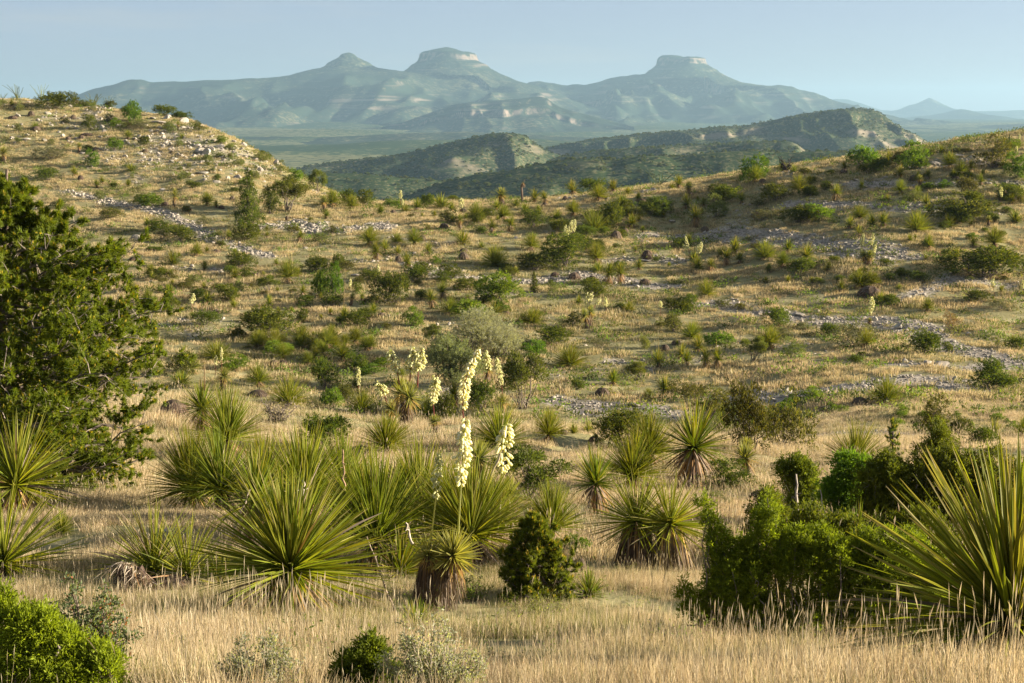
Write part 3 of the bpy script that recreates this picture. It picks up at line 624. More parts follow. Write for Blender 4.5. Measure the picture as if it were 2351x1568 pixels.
def lobes_random(r, n, flat=1.0, base=0.25):
    """clump centres and radii in a unit wide, unit tall box standing on z=0"""
    L = []
    for k in range(n):
        ph = r.uniform(0, 6.28); rad = 0.34 * math.sqrt(r.uniform(0, 1))
        top = 0.84 - 0.55 * (rad / 0.34) ** 2 * r.uniform(0.6, 1)
        z = r.uniform(base, max(base + 0.05, top))
        s = r.uniform(0.13, 0.22)
        L.append((math.cos(ph) * rad, math.sin(ph) * rad, z, s, s, s * r.uniform(0.8, 1.3)))
    return np.array(L)
def shrub_meshes(seed, lobes, tufts, per, leaf_l, leaf_w, tuft_r, c0, c1, tipc=None, tipf=0.2, stems=True, stem_col=(0.12, 0.09, 0.07), stem_r=0.02, up=0.35, shell=0.55, mat='leaf', prof='diamond', name='shrub', scale=(1, 1, 1), twigs=0, scatter=1.0, wide=0.0, spray=0.0):
    r = np.random.RandomState(seed)
    lobes = np.array(lobes, float) * np.array([scale[0], scale[1], scale[2], scale[0], scale[1], scale[2]])
    a = MB(); wgt = (lobes[:, 3] * lobes[:, 5]); wgt /= wgt.sum()
    li = r.choice(len(lobes), tufts, p=wgt)
    d = rdir(tufts, 0.25, r)
    rr = r.uniform(0, 1, tufts) ** 0.5 * (1 - shell) + shell
    rr *= 1 + 0.22 * r.normal(size=tufts) * 0.6
    c = lobes[li, :3] + d * lobes[li, 3:] * rr[:, None]
    c[:, 2] = np.maximum(c[:, 2], 0.02 * scale[2])
    tv = r.uniform(0.72, 1.28, (tufts, 1)); mixf = r.uniform(0, 1, (tufts, 1))
    lc = r.uniform(0.85, 1.15, (len(lobes), 1))[li]
    tc = (np.asarray(c0) * (1 - mixf) + np.asarray(c1) * mixf) * tv * lc
    idx = np.repeat(np.arange(tufts), per); m = len(idx)
    g = nrm(r.normal(size=(m, 3)))
    if spray:                          # leaves sit along short twigs that reach out of the clump
        ax = nrm(d * 0.8 + np.array([0, 0, 0.45]) + r.normal(size=(tufts, 3)) * 0.45); al = r.uniform(0, 1, (m, 1)); sl = spray * r.uniform(0.5, 1.5, (tufts, 1))
        P = c[idx] + ax[idx] * al * sl[idx] + g * tuft_r * (1.05 - 0.8 * al) * r.uniform(0, scatter, (m, 1))
        D = nrm(ax[idx] * 0.8 + g * 0.7 + np.array([0, 0, up * 0.5]))
    else:
        P = c[idx] + g * tuft_r * r.uniform(0, scatter, (m, 1))
        D = nrm(d[idx] * 0.55 + g * 0.75 + np.array([0, 0, up]))
    col = tc[idx] * r.uniform(0.85, 1.15, (m, 1))
    if tipc is not None:
        f = (r.uniform(size=(m, 1)) < tipf); col = np.where(f, np.asarray(tipc) * r.uniform(0.8, 1.2, (m, 1)), col)
    blades(a, P, D, leaf_l * r.uniform(0.6, 1.3, m), leaf_w * r.uniform(0.7, 1.2, m), col, segs=2 if prof == 'diamond' else 1, prof=prof, roll=r.uniform(-1.5, 1.5, m), r=r)
    out = [('foliage', a.mesh(name + '_foliage', M[mat]), True)]
    if stems:
        b = MB()
        for k in range(len(lobes)):
            if wide and k % 4: continue
            p = curve_pts((lobes[k, 0] * wide + r.normal() * 0.03 * scale[0], lobes[k, 1] * wide + r.normal() * 0.03 * scale[1], -0.05), lobes[k, :3] + np.array([0, 0, lobes[k, 5] * 0.3]), 6, 0.0, 0.03 * scale[0], r)
            tube(b, p, np.linspace(stem_r, stem_r * 0.3, 6), np.array(stem_col) * r.uniform(0.7, 1.3), 5)
        if twigs:
            sel = r.choice(tufts, min(twigs, tufts), replace=False)
            for s in sel:
                l = lobes[li[s]]
                tube(b, curve_pts(l[:3] - np.array([0, 0, l[5] * 0.4]), c[s] + d[s] * tuft_r * 1.4, 4, 0, 0.012 * scale[0], r), np.linspace(stem_r * 0.35, stem_r * 0.12, 4), np.array(stem_col) * r.uniform(0.8, 1.6), 3)
        out.append(('trunk', b.mesh(name + '_trunk', M['wood'], True), False))
    return out

def mound_meshes(seed, w, h, n=170, dark=1.0, Wd=0.035):
    r = np.random.RandomState(seed); b = MB()
    ph = r.uniform(0, 6.28, n); th = np.arccos(r.uniform(0.05, 1, n))
    P = np.column_stack([np.sin(th) * np.cos(ph) * w * 0.36, np.sin(th) * np.sin(ph) * w * 0.36, np.cos(th) * h * 0.85])
    D = np.column_stack([np.cos(ph), np.sin(ph), -0.15 - 0.9 * np.sin(th)]) + r.normal(size=(n, 3)) * 0.28
    k = r.choice(4, n, p=(0.55, 0.28, 0.14, 0.03))
    blades(b, P, D, w * 0.36 * r.uniform(0.6, 1.2, n), Wd, DEADC[k] * r.uniform(0.6, 1.25, (n, 1)) * dark, segs=3, droop=0.55, prof='lin', r=r)
    # the dark heart of the heap
    m = 8; an = np.arange(m) * 2 * math.pi / m
    prof = [(0.46, -0.05), (0.44, 0.3), (0.34, 0.6), (0.18, 0.8), (0.02, 0.86)]
    V = np.array([(math.cos(x) * q * w * r.uniform(0.85, 1.05), math.sin(x) * q * w * r.uniform(0.85, 1.05), z * h) for q, z in prof for x in an])
    i = np.arange(len(prof) - 1)[:, None] * m; j = np.arange(m)[None]; j2 = (j + 1) % m
    b.add(V, [np.stack([i + j, i + j2, i + m + j2, i + m + j], -1).reshape(-1, 4)], (0.10, 0.075, 0.055))
    return b.mesh('dead_sotol', M['dead'])
def ocotillo_mesh(seed, n=9, H=2.2, spread=0.45, col=(0.14, 0.16, 0.07)):
    r = np.random.RandomState(seed); b = MB()
    for k in range(n):
        ph = r.uniform(0, 6.28); s = spread * r.uniform(0.3, 1.2); L = H * r.uniform(0.7, 1.05)
        t = np.linspace(0, 1, 8)[:, None]
        p = np.array([math.cos(ph) * s, math.sin(ph) * s, 1.0])[None] * t * L / math.hypot(1, s)
        p[:, :2] += np.array([math.cos(ph), math.sin(ph)])[None] * (t ** 2) * 0.12 * r.normal() * L + np.cumsum(r.normal(size=(8, 2)) * 0.03, 0)
        tube(b, p, np.linspace(0.035, 0.018, 8), np.array(col) * r.uniform(0.7, 1.2), 4)
        m = 40; i = r.uniform(0.1, 1, m)
        q = np.array([np.interp(i, t[:, 0], p[:, c]) for c in range(3)]).T
        blades(b, q, rdir(m, 0.2, r), 0.05, 0.025, np.array((0.10, 0.15, 0.04)) * r.uniform(0.7, 1.3, (m, 1)), segs=1, prof='diamond', r=r)
    return b.mesh('ocotillo', M['wood'])
def dead_bush_mesh(seed, w, h, n=26, col=(0.10, 0.085, 0.07), rad=0.018, sub=5):
    r = np.random.RandomState(seed); b = MB()
    for k in range(n):
        ph = r.uniform(0, 6.28); e = np.array([math.cos(ph) * w * 0.5 * r.uniform(0.3, 1), math.sin(ph) * w * 0.5 * r.uniform(0.3, 1), h * r.uniform(0.5, 1)])
        p = curve_pts((0, 0, 0), e, 6, h * 0.08 * r.normal(), w * 0.04, r); c = np.array(col) * r.uniform(0.7, 1.5)
        tube(b, p, np.linspace(rad, rad * 0.3, 6), c, 4)
        for s in range(sub):
            a = p[r.randint(2, 6)]
            tube(b, curve_pts(a, a + rdir(1, 0.5, r)[0] * w * 0.2 * r.uniform(0.5, 1.2), 4, 0, w * 0.015, r), np.linspace(rad * 0.4, rad * 0.15, 4), c, 3)
    return b.mesh('dead_bush', M['wood'])
def rock_mesh(seed, sub=2, squash=0.6, blocky=0.5):
    import bmesh
    r = np.random.RandomState(seed)
    bm = bmesh.new(); bmesh.ops.create_icosphere(bm, subdivisions=sub, radius=0.5)
    V = np.array([v.co[:] for v in bm.verts])
    for k in range(7):                                   # flat broken faces
        d = rdir(1, 0.1, r)[0]; lim = r.uniform(0.26, 0.42); s = V @ d
        V -= np.clip(s - lim, 0, None)[:, None] * d[None]
    V += 0.03 * np.column_stack([fbm(V[:, 1] * 5 + 9, V[:, 2] * 5, seed + c, 2) for c in range(3)])
    V[:, 2] *= squash; V *= np.array([1.0, r.uniform(0.65, 1.0), 1.0])
    F = np.array([[v.index for v in f.verts] for f in bm.faces]); bm.free()
    return new_mesh('rock', V, [F], M['rock'])
def bloom_mesh(r, pts, L_f, density=1.0, size=0.055, width=0.13, green_tip=0.25):
    """cream bells hung along the upper stalk. pts = flower part of the stalk (k,3)"""
    b = MB(); k = len(pts); n = max(10, int(L_f / size * 6.5 * density))
    t = np.sort(r.uniform(0, 1, n)); c = np.array([np.interp(t, np.linspace(0, 1, k), pts[:, q]) for q in range(3)]).T
    wid = width * np.clip(np.sin(np.pi * (0.12 + 0.80 * t)), 0.15, 1)
    ph = r.uniform(0, 6.28, n); rr = wid * r.uniform(0.3, 1, n)
    c = c + np.column_stack([np.cos(ph) * rr, np.sin(ph) * rr, r.normal(size=n) * size * 0.5])
    out = nrm(np.column_stack([np.cos(ph) * 0.7, np.sin(ph) * 0.7, -0.75 + 0 * ph + r.normal(size=n) * 0.3]))
    return c, out, t
BELL = None
def bell_geometry(m=6):
    an = np.arange(m) * 2 * math.pi / m
    rings = [(0.08, 0.0), (0.34, 0.30), (0.38, 0.75), (0.26, 1.25)]
    V = np.array([(math.cos(x) * q, math.sin(x) * q, z) for q, z in rings for x in an]); k = len(rings)
    i = np.arange(k - 1)[:, None] * m; j = np.arange(m)[None]; j2 = (j + 1) % m
    return V, np.stack([i + j, i + j2, i + m + j2, i + m + j], -1).reshape(-1, 4)
def add_bells(mb, r, c, out, size, col=(0.66, 0.65, 0.36)):
    V0, F0 = bell_geometry(5)
    for p, d in zip(c, out):
        q = np.array(Vector((0, 0, 1)).rotation_difference(Vector(d)).to_matrix()); s = size * r.uniform(0.8, 1.2)
        mb.add((V0 * s) @ q.T + p, [F0], np.array(col) * r.uniform(0.85, 1.08))

# ------------------------------------------------------------------ prototypes shared by many plants
PROTO = {}
def proto(key, fn, variants):
    PROTO[key] = [fn(k) for k in range(variants)]
# far ones: fewer, slightly broader leaves
proto('sotol', lambda k: sotol_meshes(100 + k, 170, 1.0, 0.046, 92 + 6 * k % 18, 0.34, 70, 0.48, segs=2, yellow=0.3 + 0.1 * (k % 3)), 5)
proto('sotol_near', lambda k: sotol_meshes(140 + k, 480, 1.0, 0.020, 84 + 4 * (k % 4), 0.30, 170, 0.55, segs=4, yellow=0.22 + 0.08 * (k % 3), edge=(0.24, 0.26, 0.025)), 6)
proto('sotol_low', lambda k: sotol_meshes(160 + k, 240, 1.0, 0.036, 88, 0.05, 30, 0.25, segs=3, yellow=0.35, power=0.6), 4)
proto('sotol_low_near', lambda k: sotol_meshes(170 + k, 460, 1.0, 0.020, 86, 0.08, 60, 0.3, segs=3, yellow=0.3, power=0.65, edge=(0.24, 0.26, 0.025)), 3)
proto('sotol_tall', lambda k: sotol_meshes(180 + k, 220, 1.0, 0.038, 100, 0.75, 170, 0.75, segs=2, yellow=0.35, golden=0.4, spread=0.4), 4)
proto('yucca', lambda k: yucca_meshes(200 + k, 0.75, 0.48, 170, 0.036, 1, 120), 3)
proto('yucca_fork', lambda k: yucca_meshes(220 + k, 0.85, 0.42, 150, 0.036, 2 + k % 2, 90), 3)
JUN0, JUN1, JUNT = (0.044, 0.066, 0.011), (0.090, 0.112, 0.017), (0.18, 0.19, 0.03)
def junip(k, n=8, per=14, tufts=520, c0=JUN0, c1=JUN1, tipc=JUNT, seed=300, leaf=0.045, base=0.16, tr=0.045):
    r = np.random.RandomState(seed + k)
    return shrub_meshes(seed + k, lobes_random(r, n, base=base), tufts, per, leaf, leaf * 0.36, tr * 0.8, c0, c1, tipc, 0.15, stem_r=0.012, name='juniper', stem_col=(0.16, 0.13, 0.11), spray=0.09)
proto('juniper', lambda k: junip(k, 11), 5)
proto('olive', lambda k: junip(k, 10, 14, 380, (0.060, 0.066, 0.016), (0.105, 0.108, 0.028), (0.18, 0.16, 0.045), 320), 3)
proto('bright', lambda k: junip(k, 10, 13, 380, (0.075, 0.130, 0.016), (0.115, 0.175, 0.022), (0.17, 0.22, 0.03), 340, 0.06, 0.1, 0.07), 4)
proto('pale', lambda k: junip(k, 9, 11, 300, (0.11, 0.135, 0.045), (0.15, 0.165, 0.06), None, 360, 0.055, 0.08, 0.08), 3)
proto('grey', lambda k: junip(k, 9, 11, 300, (0.10, 0.105, 0.060), (0.14, 0.14, 0.085), None, 380, 0.05, 0.08, 0.08), 3)
proto('brown', lambda k: junip(k, 9, 7, 260, (0.13, 0.09, 0.05), (0.17, 0.12, 0.06), None, 395, 0.05, 0.08, 0.08), 1)
def cone_l(r):
    L = []
    for k in range(16):
        z = 0.08 + 0.85 * k / 15; w = 0.42 * (1 - z) + 0.05; ph = k * 2.4
        L.append((math.cos(ph) * w * 0.6, math.sin(ph) * w * 0.6, z, w * 0.55, w * 0.55, 0.10))
    return np.array(L)
proto('cone', lambda k: shrub_meshes(410 + k, cone_l(rs), 600, 14, 0.04, 0.014, 0.045, JUN0, JUN1, JUNT, 0.12, name='juniper'), 1)
def tree_l(r, n=12):
    L = []
    for k in range(n):
        ph = r.uniform(0, 6.28); rad = r.uniform(0.1, 0.4); L.append((math.cos(ph) * rad, math.sin(ph) * rad, r.uniform(0.45, 0.88) - 0.25 * rad, 0.14, 0.14, 0.09))
    return np.array(L)
proto('open_tree', lambda k: shrub_meshes(420 + k, tree_l(np.random.RandomState(420 + k)), 620, 10, 0.045, 0.018, 0.07, (0.08, 0.10, 0.02), (0.13, 0.145, 0.03), None, stem_r=0.012, name='open_tree', twigs=60, stem_col=(0.17, 0.14, 0.11)), 3)
MOUND = [mound_meshes(500 + k, 1.0, 1.0, 190, 1.5) for k in range(5)]
MOUND_NEAR = [mound_meshes(520 + k, 1.0, 0.9, 520, 1.25, 0.02) for k in range(2)]
OCO = [ocotillo_mesh(540 + k) for k in range(4)]
ROCKS = [rock_mesh(600 + k, 2, (0.55, 0.7, 0.45, 0.8, 0.6, 0.35, 0.65, 0.5)[k]) for k in range(8)]

# ------------------------------------------------------------------ placing things
KEEP = []       # (x, y, radius): places where the grass is kept short
def thing(name, label, cat, loc, group=None):
    o = bpy.data.objects.new(name, None); C.collection.objects.link(o); o.empty_display_size = 0.2
    o.location = loc; o['label'] = label; o['category'] = cat
    if group: o['group'] = group
    return o
def put_parts(root, parts, scale, rotz, lean=0.0):
    lx, ly = (rs.normal() * lean, rs.normal() * lean) if lean else (0, 0)
    for nm, me, stuff in parts:
        c = link(nm, me, root); c.scale = scale; c.rotation_euler = (lx, ly, rotz)
        if stuff: c['kind'] = 'stuff'
def m_per_zpx(Y): return Y / FPX / 3.0
CAT = {'sotol': 'sotol', 'yucca': 'yucca', 'juniper': 'juniper', 'shrub': 'shrub'}
KINDS = {  # code: (object name, category, proto, metres high / wide of the prototype)
    'S': ('sotol', 'sotol', 'sotol', 1.32, 1.75), 'N': ('sotol', 'sotol', 'sotol_near', 1.28, 1.75), 'L': ('sotol', 'sotol', 'sotol_low', 0.98, 1.8), 'E': ('sotol', 'sotol', 'sotol_low_near', 1.0, 1.8),
    'T': ('sotol', 'sotol', 'sotol_tall', 1.72, 1.75), 'Y': ('yucca', 'yucca', 'yucca', 1.22, 0.92), 'F': ('yucca', 'yucca', 'yucca_fork', 1.25, 1.2),
    'J': ('juniper', 'juniper', 'juniper', 1, 1), 'O': ('shrub', 'shrub', 'olive', 1, 1), 'B': ('shrub', 'shrub', 'bright', 1, 1), 'P': ('shrub', 'shrub', 'pale', 1, 1),
    'G': ('shrub', 'shrub', 'grey', 1, 1), 'R': ('shrub', 'shrub', 'brown', 1, 1), 'C': ('juniper', 'juniper', 'cone', 1, 1), 'W': ('open_tree', 'tree', 'open_tree', 1, 1)}
count = {}
LANDMARK = []; USED = set()
def beside(what, u, v):
    """says which one: where it stands seen from the nearest thing that has a look of its own"""
    for d2, lu, lv, lab in sorted(((lu - u) ** 2 + 4 * (lv - v) ** 2, lu, lv, lab) for lu, lv, lab in LANDMARK)[:60]:
        if d2 < 36 or len(lab.split()) > 11: continue
        dx, dy = u - lu, v - lv; w_ = 'left of' if dx < 0 else 'right of'
        if abs(dy) * 1.6 > abs(dx): w_ = 'above' if dy < 0 else 'below'
        if abs(dy) * 0.6 < abs(dx) < abs(dy) * 2.4: w_ = ('up' if dy < 0 else 'down') + ' and ' + w_ if w_[-2:] == 'of' else ('up' if dy < 0 else 'down') + ' and ' + ('left of' if dx < 0 else 'right of')
        s = '%s %s the %s' % (what, w_, lab)
        if s not in USED and len(s.split()) <= 16: USED.add(s); return s
    return what
def plant(code, zone, x, y, wd, ht, label, group=None, dY=0.0, rot=None):
    """code, zone and pixel of the base in that zone's enlargement, width and height in its pixels"""
    u, v = zpx(zone, x, y); p = hit(u, v)
    if dY: p[0] *= (p[1] + dY) / p[1]; p[1] += dY; p[2] = ground_z(p[0], p[1])[0]
    k = m_per_zpx(p[1]); W_, H_ = wd * k, ht * k
    i = count.get(code, 0); count[code] = i + 1
    rz = rs.uniform(0, 6.28) if rot is None else rot
    if code == 'M':
        o = link('dead_sotol', MOUND[i % 5]); o.location = p; o.scale = (W_ * 1.05, W_ * 1.05, H_ * 0.85); o.rotation_euler = (0, 0, rz)
        o['label'] = label; o['category'] = 'dead plant'
    elif code == 'K':
        o = link('ocotillo', OCO[i % 4]); s = H_ / 2.0; o.location = p; o.scale = (W_ / 1.4, W_ / 1.4, s); o.rotation_euler = (0, 0, rz)
        o['label'] = label; o['category'] = 'ocotillo'
    elif code == 'X':
        o = link('rock', ROCKS[i % 8]); o.location = (p[0], p[1], p[2] + H_ * 0.12); o.scale = (W_ * 1.1, W_ * 1.0, H_ * 1.5); o.rotation_euler = (rs.normal() * 0.12, rs.normal() * 0.12, rz)
        o['label'] = label; o['category'] = 'rock'
    else:
        nm, cat, key, ph, pw = KINDS[code]
        o = thing(nm, label, cat, p)
        if code in 'SNLETYF':
            s = 0.60 * (W_ / pw + H_ / ph); sc = (0.5 * (s + 1.2 * W_ / pw),) * 2 + (0.5 * (s + 1.2 * H_ / ph),)
        else: sc = (W_ * 1.32, W_ * 1.2, H_ * 1.32)
        put_parts(o, PROTO[key][i % len(PROTO[key])], sc, rz, 0.09 if code in 'SNLETYF' else 0.0)
    if group: o['group'] = group; o['label'] = beside(label, u, v - ht / 6)
    else: LANDMARK.append((u, v - ht / 6, label))
    KEEP.append((p[0], p[1], W_ * 0.3))
    return o, p
def stalk(root, p, zone, top, flo, base, flowers=True, single=False, seed=0, thick=0.012, width=0.10, size=0.055, density=1.0, curve=0.0, col=(0.24, 0.10, 0.08), dY=0.0, each=False):
    """a flower stalk in the plane of its plant: pixels of its top, of the lowest flower and of its foot"""
    r = np.random.RandomState(900 + seed)
    Y = p[1] + dY
    def W(q):
        a, b = ray(*zpx(zone, *q)); return np.array([a * Y, Y, b * Y])
    o = np.array(p); a, f, t = W(base) - o, W(flo) - o, W(top) - o
    k = 12; s = np.linspace(0, 1, k)[:, None]
    lo_ = a + (f - a) * s; hi_ = f + (t - f) * s; hi_[:, 0] += curve * np.linalg.norm(t - f) * np.sin(np.pi * s[:, 0])
    pts = np.vstack([lo_, hi_[1:]])
    b = MB(); tube(b, pts, np.linspace(thick, thick * 0.35, len(pts)), col, 5)
    Lf = float(np.linalg.norm(t - f))
    n = int(Lf / size * 3) if flowers else 6         # buds and bracts near the top
    i = r.uniform(0.55, 1, n); q = np.array([np.interp(i, s[:, 0], hi_[:, c]) for c in range(3)]).T
    blades(b, q, rdir(n, 0.2, r), size * 1.3, size * 0.35, np.array((0.38, 0.42, 0.16) if flowers else (0.3, 0.25, 0.15)) * r.uniform(0.7, 1.2, (n, 1)), segs=2, prof='diamond', r=r)
    st = link('flower_stalk', b.mesh('flower_stalk', M['leaf']), root)
    if flowers:
        c, out, tt = bloom_mesh(r, hi_, Lf, density, size, width)
        if each:
            global BELL
            if BELL is None:
                V0, F0 = bell_geometry(6); BELL = [new_mesh('blossom', V0, [F0], M['petal'], np.tile(np.array(cc), (len(V0), 1)), True) for cc in ((0.80, 0.76, 0.50), (0.74, 0.73, 0.42), (0.82, 0.79, 0.60))]
            for pp, d in zip(c, out):
                e = link('blossom', BELL[r.randint(3)], st); e.location = pp; e.rotation_mode = 'QUATERNION'
                e.rotation_quaternion = Vector((0, 0, 1)).rotation_difference(Vector(d)); e.scale = (size * r.uniform(0.8, 1.2) * 1.0,) * 3
        else:
            m = MB(); add_bells(m, r, c, out, size)
            e = link('blossom', m.mesh('blossom', M['petal'], True), st); e['kind'] = 'stuff'
    return st
# ------------------------------------------------------------------ the plants one can pick out, zone by zone
HILLG, RIDGEG, SLOPEG = 'plants on the stony left hill', 'plants along the far ridge line', 'plants on the slope across the valley'
T1 = [
('K', 120, 495, 120, 100, 'ocotillo with many bent wands, leftmost on the hilltop skyline'),
('K', 285, 492, 70, 115, 'ocotillo with three tall bare wands beside the hilltop juniper'),
('K', 640, 505, 110, 80, 'ocotillo with a fan of thin wands right of the hilltop juniper'),
('K', 738, 520, 60, 80, 'ocotillo with short wands above the round hilltop shrub'),
('K', 20, 480, 60, 45, 'small ocotillo cut by the edge of the photo on the hilltop'),
('J', 375, 572, 250, 120, 'dark spreading juniper on top of the stony hill'),
('P', 612, 552, 110, 50, 'low yellow green shrub at the foot of the hilltop ocotillo fan'),
('O', 745, 562, 100, 52, 'round olive shrub on the hilltop below short ocotillo wands'),
('M', 515, 502, 60, 28, 'dead brown sotol heap on the hilltop skyline'),
('M', 215, 620, 52, 48, 'rust coloured dead sotol under the hilltop juniper'),
('M', 430, 642, 36, 26, 'small dark dead sotol among the upper hill stones, left one of two'),
('M', 505, 640, 46, 36, 'dark dead sotol among the upper hill stones, right one of two'),
('M', 90, 636, 70, 26, 'flat dark dead sotol at the left end of the upper hill'),
('S', 85, 562, 62, 56, 'small sotol beside a pale boulder at the left of the hilltop'),
('B', 912, 660, 112, 142, 'tall yellow green shrub standing over the crest of the stony hill'),
('J', 1130, 612, 130, 76, 'round dark juniper on the crest above the rock ledge'),
('J', 1255, 642, 130, 56, 'low dark juniper trailing down the crest edge of the hill'),
('J', 615, 716, 92, 92, 'pointed green juniper among the upper hill boulders'),
('B', 792, 692, 76, 46, 'small bright shrub right of the pointed juniper among boulders'),
('O', 872, 702, 62, 46, 'small olive shrub between bright shrub and rock ledge'),
('G', 975, 712, 95, 55, 'grey green shrub in front of the crest rock ledge'),
('Y', 1225, 722, 26, 66, 'short stubby yucca trunk on the upper hill edge'),
('P', 1190, 736, 66, 70, 'pale green shrub left of the stubby yucca trunk'),
('O', 1370, 722, 84, 54, 'dark olive shrub at the upper edge of the hill slope'),
('L', 1255, 776, 50, 36, 'small green sotol below the stubby yucca trunk'),
('M', 250, 718, 70, 40, 'brown dead sotol with tuft on the left of the stony hill'),
('L', 240, 712, 60, 50, 'thin grey sotol standing over a brown dead heap'),
('P', 128, 730, 70, 52, 'pale shrub at the left of the middle hill'),
('M', 470, 782, 42, 30, 'dark dead sotol, left of two in mid hill'),
('M', 562, 780, 52, 36, 'dark dead sotol, right of two in mid hill'),
('M', 600, 752, 92, 22, 'flat dark patch of dead sotol leaves on the hill'),
('P', 120, 802, 60, 40, 'small pale tuft shrub above the grey boulder'),
('B', 790, 858, 92, 78, 'round vivid green shrub in the middle of the stony hill'),
('J', 995, 824, 92, 62, 'dark round juniper in the middle of the stony hill'),
('P', 1230, 834, 68, 46, 'grey green low shrub right of the dark round juniper'),
('S', 880, 778, 82, 56, 'half dry orange sotol above the vivid round shrub'),
('G', 335, 922, 205, 92, 'wide grey brown twiggy shrub on the left of the hill'),
('Y', 25, 942, 82, 92, 'yucca with dark trunk at the left edge above the big pine'),
('Y', 545, 872, 46, 62, 'small dry yucca stub left of the dark low juniper'),
('J', 605, 864, 70, 44, 'dark low juniper beside a dry yucca stub'),
('M', 660, 866, 62, 40, 'brown dead sotol touching the dark low juniper'),
('M', 1185, 880, 42, 26, 'small dark dead sotol left of the big boulder pile'),
('M', 1000, 868, 50, 30, 'dry brown dead sotol below the dark round juniper'),
('B', 628, 972, 90, 90, 'bright green shrub leaning right in the lower left hill'),
('J', 335, 1064, 150, 92, 'olive juniper just above the tip of the big pine'),
('S', 515, 1032, 58, 72, 'sotol with rusty skirt at the lower hill'),
('M', 555, 1056, 46, 40, 'fallen dark dead sotol stem at the lower hill'),
('L', 905, 1004, 86, 52, 'pale grassy sotol low on the hill front'),
('S', 670, 1112, 56, 56, 'sotol, left of three in a loose row at the hill foot'),
('S', 705, 1088, 60, 54, 'sotol, middle of three in a loose row at the hill foot'),
('S', 880, 1114, 64, 64, 'sotol, right of three in a loose row at the hill foot'),
('J', 775, 1114, 62, 36, 'small dark juniper between sotols at the hill foot'),
('P', 690, 1194, 84, 60, 'pale green shrub below the sotol row at the hill foot'),
('B', 1035, 1242, 140, 92, 'bright green shrub on the track below the hill'),
('J', 960, 1224, 82, 58, 'dark shrub like juniper left of the bright track shrub'),
('Y', 1200, 1252, 44, 130, 'thin leaning yucca with tall bent trunk below the hill'),
('N', 1430, 1234, 112, 82, 'broad sotol on bare ground at the hill foot'),
('S', 1490, 1254, 52, 62, 'small sotol right of the broad one at the hill foot'),
('M', 1140, 1234, 62, 34, 'brown dead sotol left of the leaning yucca'),
('M', 1292, 1268, 62, 36, 'brown dead sotol right of the leaning yucca'),
('M', 1600, 1198, 46, 36, 'round grey dead sotol left of the cone shaped juniper'),
('M', 1526, 1258, 46, 34, 'dark dead sotol touching the small sotol at the hill foot'),
('J', 1605, 1144, 84, 32, 'low dark juniper under the right end of the stony hill'),
('B', 1662, 1090, 52, 36, 'tiny bright shrub among the lower right hill boulders'),
('J', 1490, 1072, 52, 52, 'small round juniper among the lower hill boulders'),
('B', 1532, 816, 70, 52, 'bright green shrub on the rocky hill edge'),
('O', 1588, 916, 48, 40, 'small olive shrub on the rocky hill edge'),
('J', 1330, 1124, 100, 58, 'dark shrubby juniper on the lower hill front'),
('P', 1748, 1052, 62, 62, 'pale green shrub in the boulders near the hill end'),
('P', 1930, 1014, 66, 66, 'pale green shrub on the silhouette of the hill end'),
('O', 1850, 912, 62, 42, 'small dark shrub on the silhouette of the hill edge'),
('J', 1808, 880, 50, 34, 'tiny dark juniper higher on the silhouette of the hill edge'),
('B', 2030, 1064, 92, 64, 'green shrub at the very end of the stony hill'),
('C', 1715, 1392, 212, 300, 'tall cone shaped dark juniper at the foot of the hill'),
('W', 1985, 1275, 235, 195, 'open crowned tree with visible limbs right of the cone juniper'),
('J', 1865, 1294, 130, 170, 'dense dark juniper between cone juniper and open tree'),
('W', 2190, 1144, 112, 124, 'thin grey see through tree behind the open crowned tree'),
('Y', 2238, 1280, 76, 100, 'yucca with leaning trunk right of the open crowned tree'),
('N', 2292, 1244, 132, 112, 'large dark sotol behind the leaning trunk yucca'),
('M', 1975, 1344, 26, 54, 'upright dark dead stump below the open crowned tree'),
('G', 420, 1262, 165, 84, 'grey shrub beside the track above the big pine'),
('J', 1095, 1432, 170, 92, 'dark juniper, left of a pair on the track bend'),
('J', 1242, 1482, 192, 112, 'dark green juniper, right of a pair on the track bend'),
('G', 1120, 1474, 110, 70, 'grey shrub between the two junipers on the track bend'),
('S', 1020, 1384, 66, 66, 'dark sotol just left of the juniper pair'),
('G', 1400, 1374, 100, 56, 'low grey shrub above the track near the cone juniper'),
('G', 1600, 1434, 92, 72, 'grey tuft shrub at the foot of the cone juniper'),
('T', 2060, 1492, 62, 92, 'conical yucca like sotol on the stony patch below the open tree'),
('O', 2280, 1434, 82, 46, 'dark low shrub by white stones right of the conical sotol'),
('P', 2212, 1486, 122, 58, 'broad pale green shrub right of the conical sotol'),
('J', 1068, 1548, 102, 32, 'flat dark juniper below the juniper pair'),
('O', 760, 1330, 190, 80, 'broad olive shrub above the grass right of the big pine'),
('O', 1500, 1448, 80, 36, 'flat dark shrub left of the grey tuft shrub'),
]
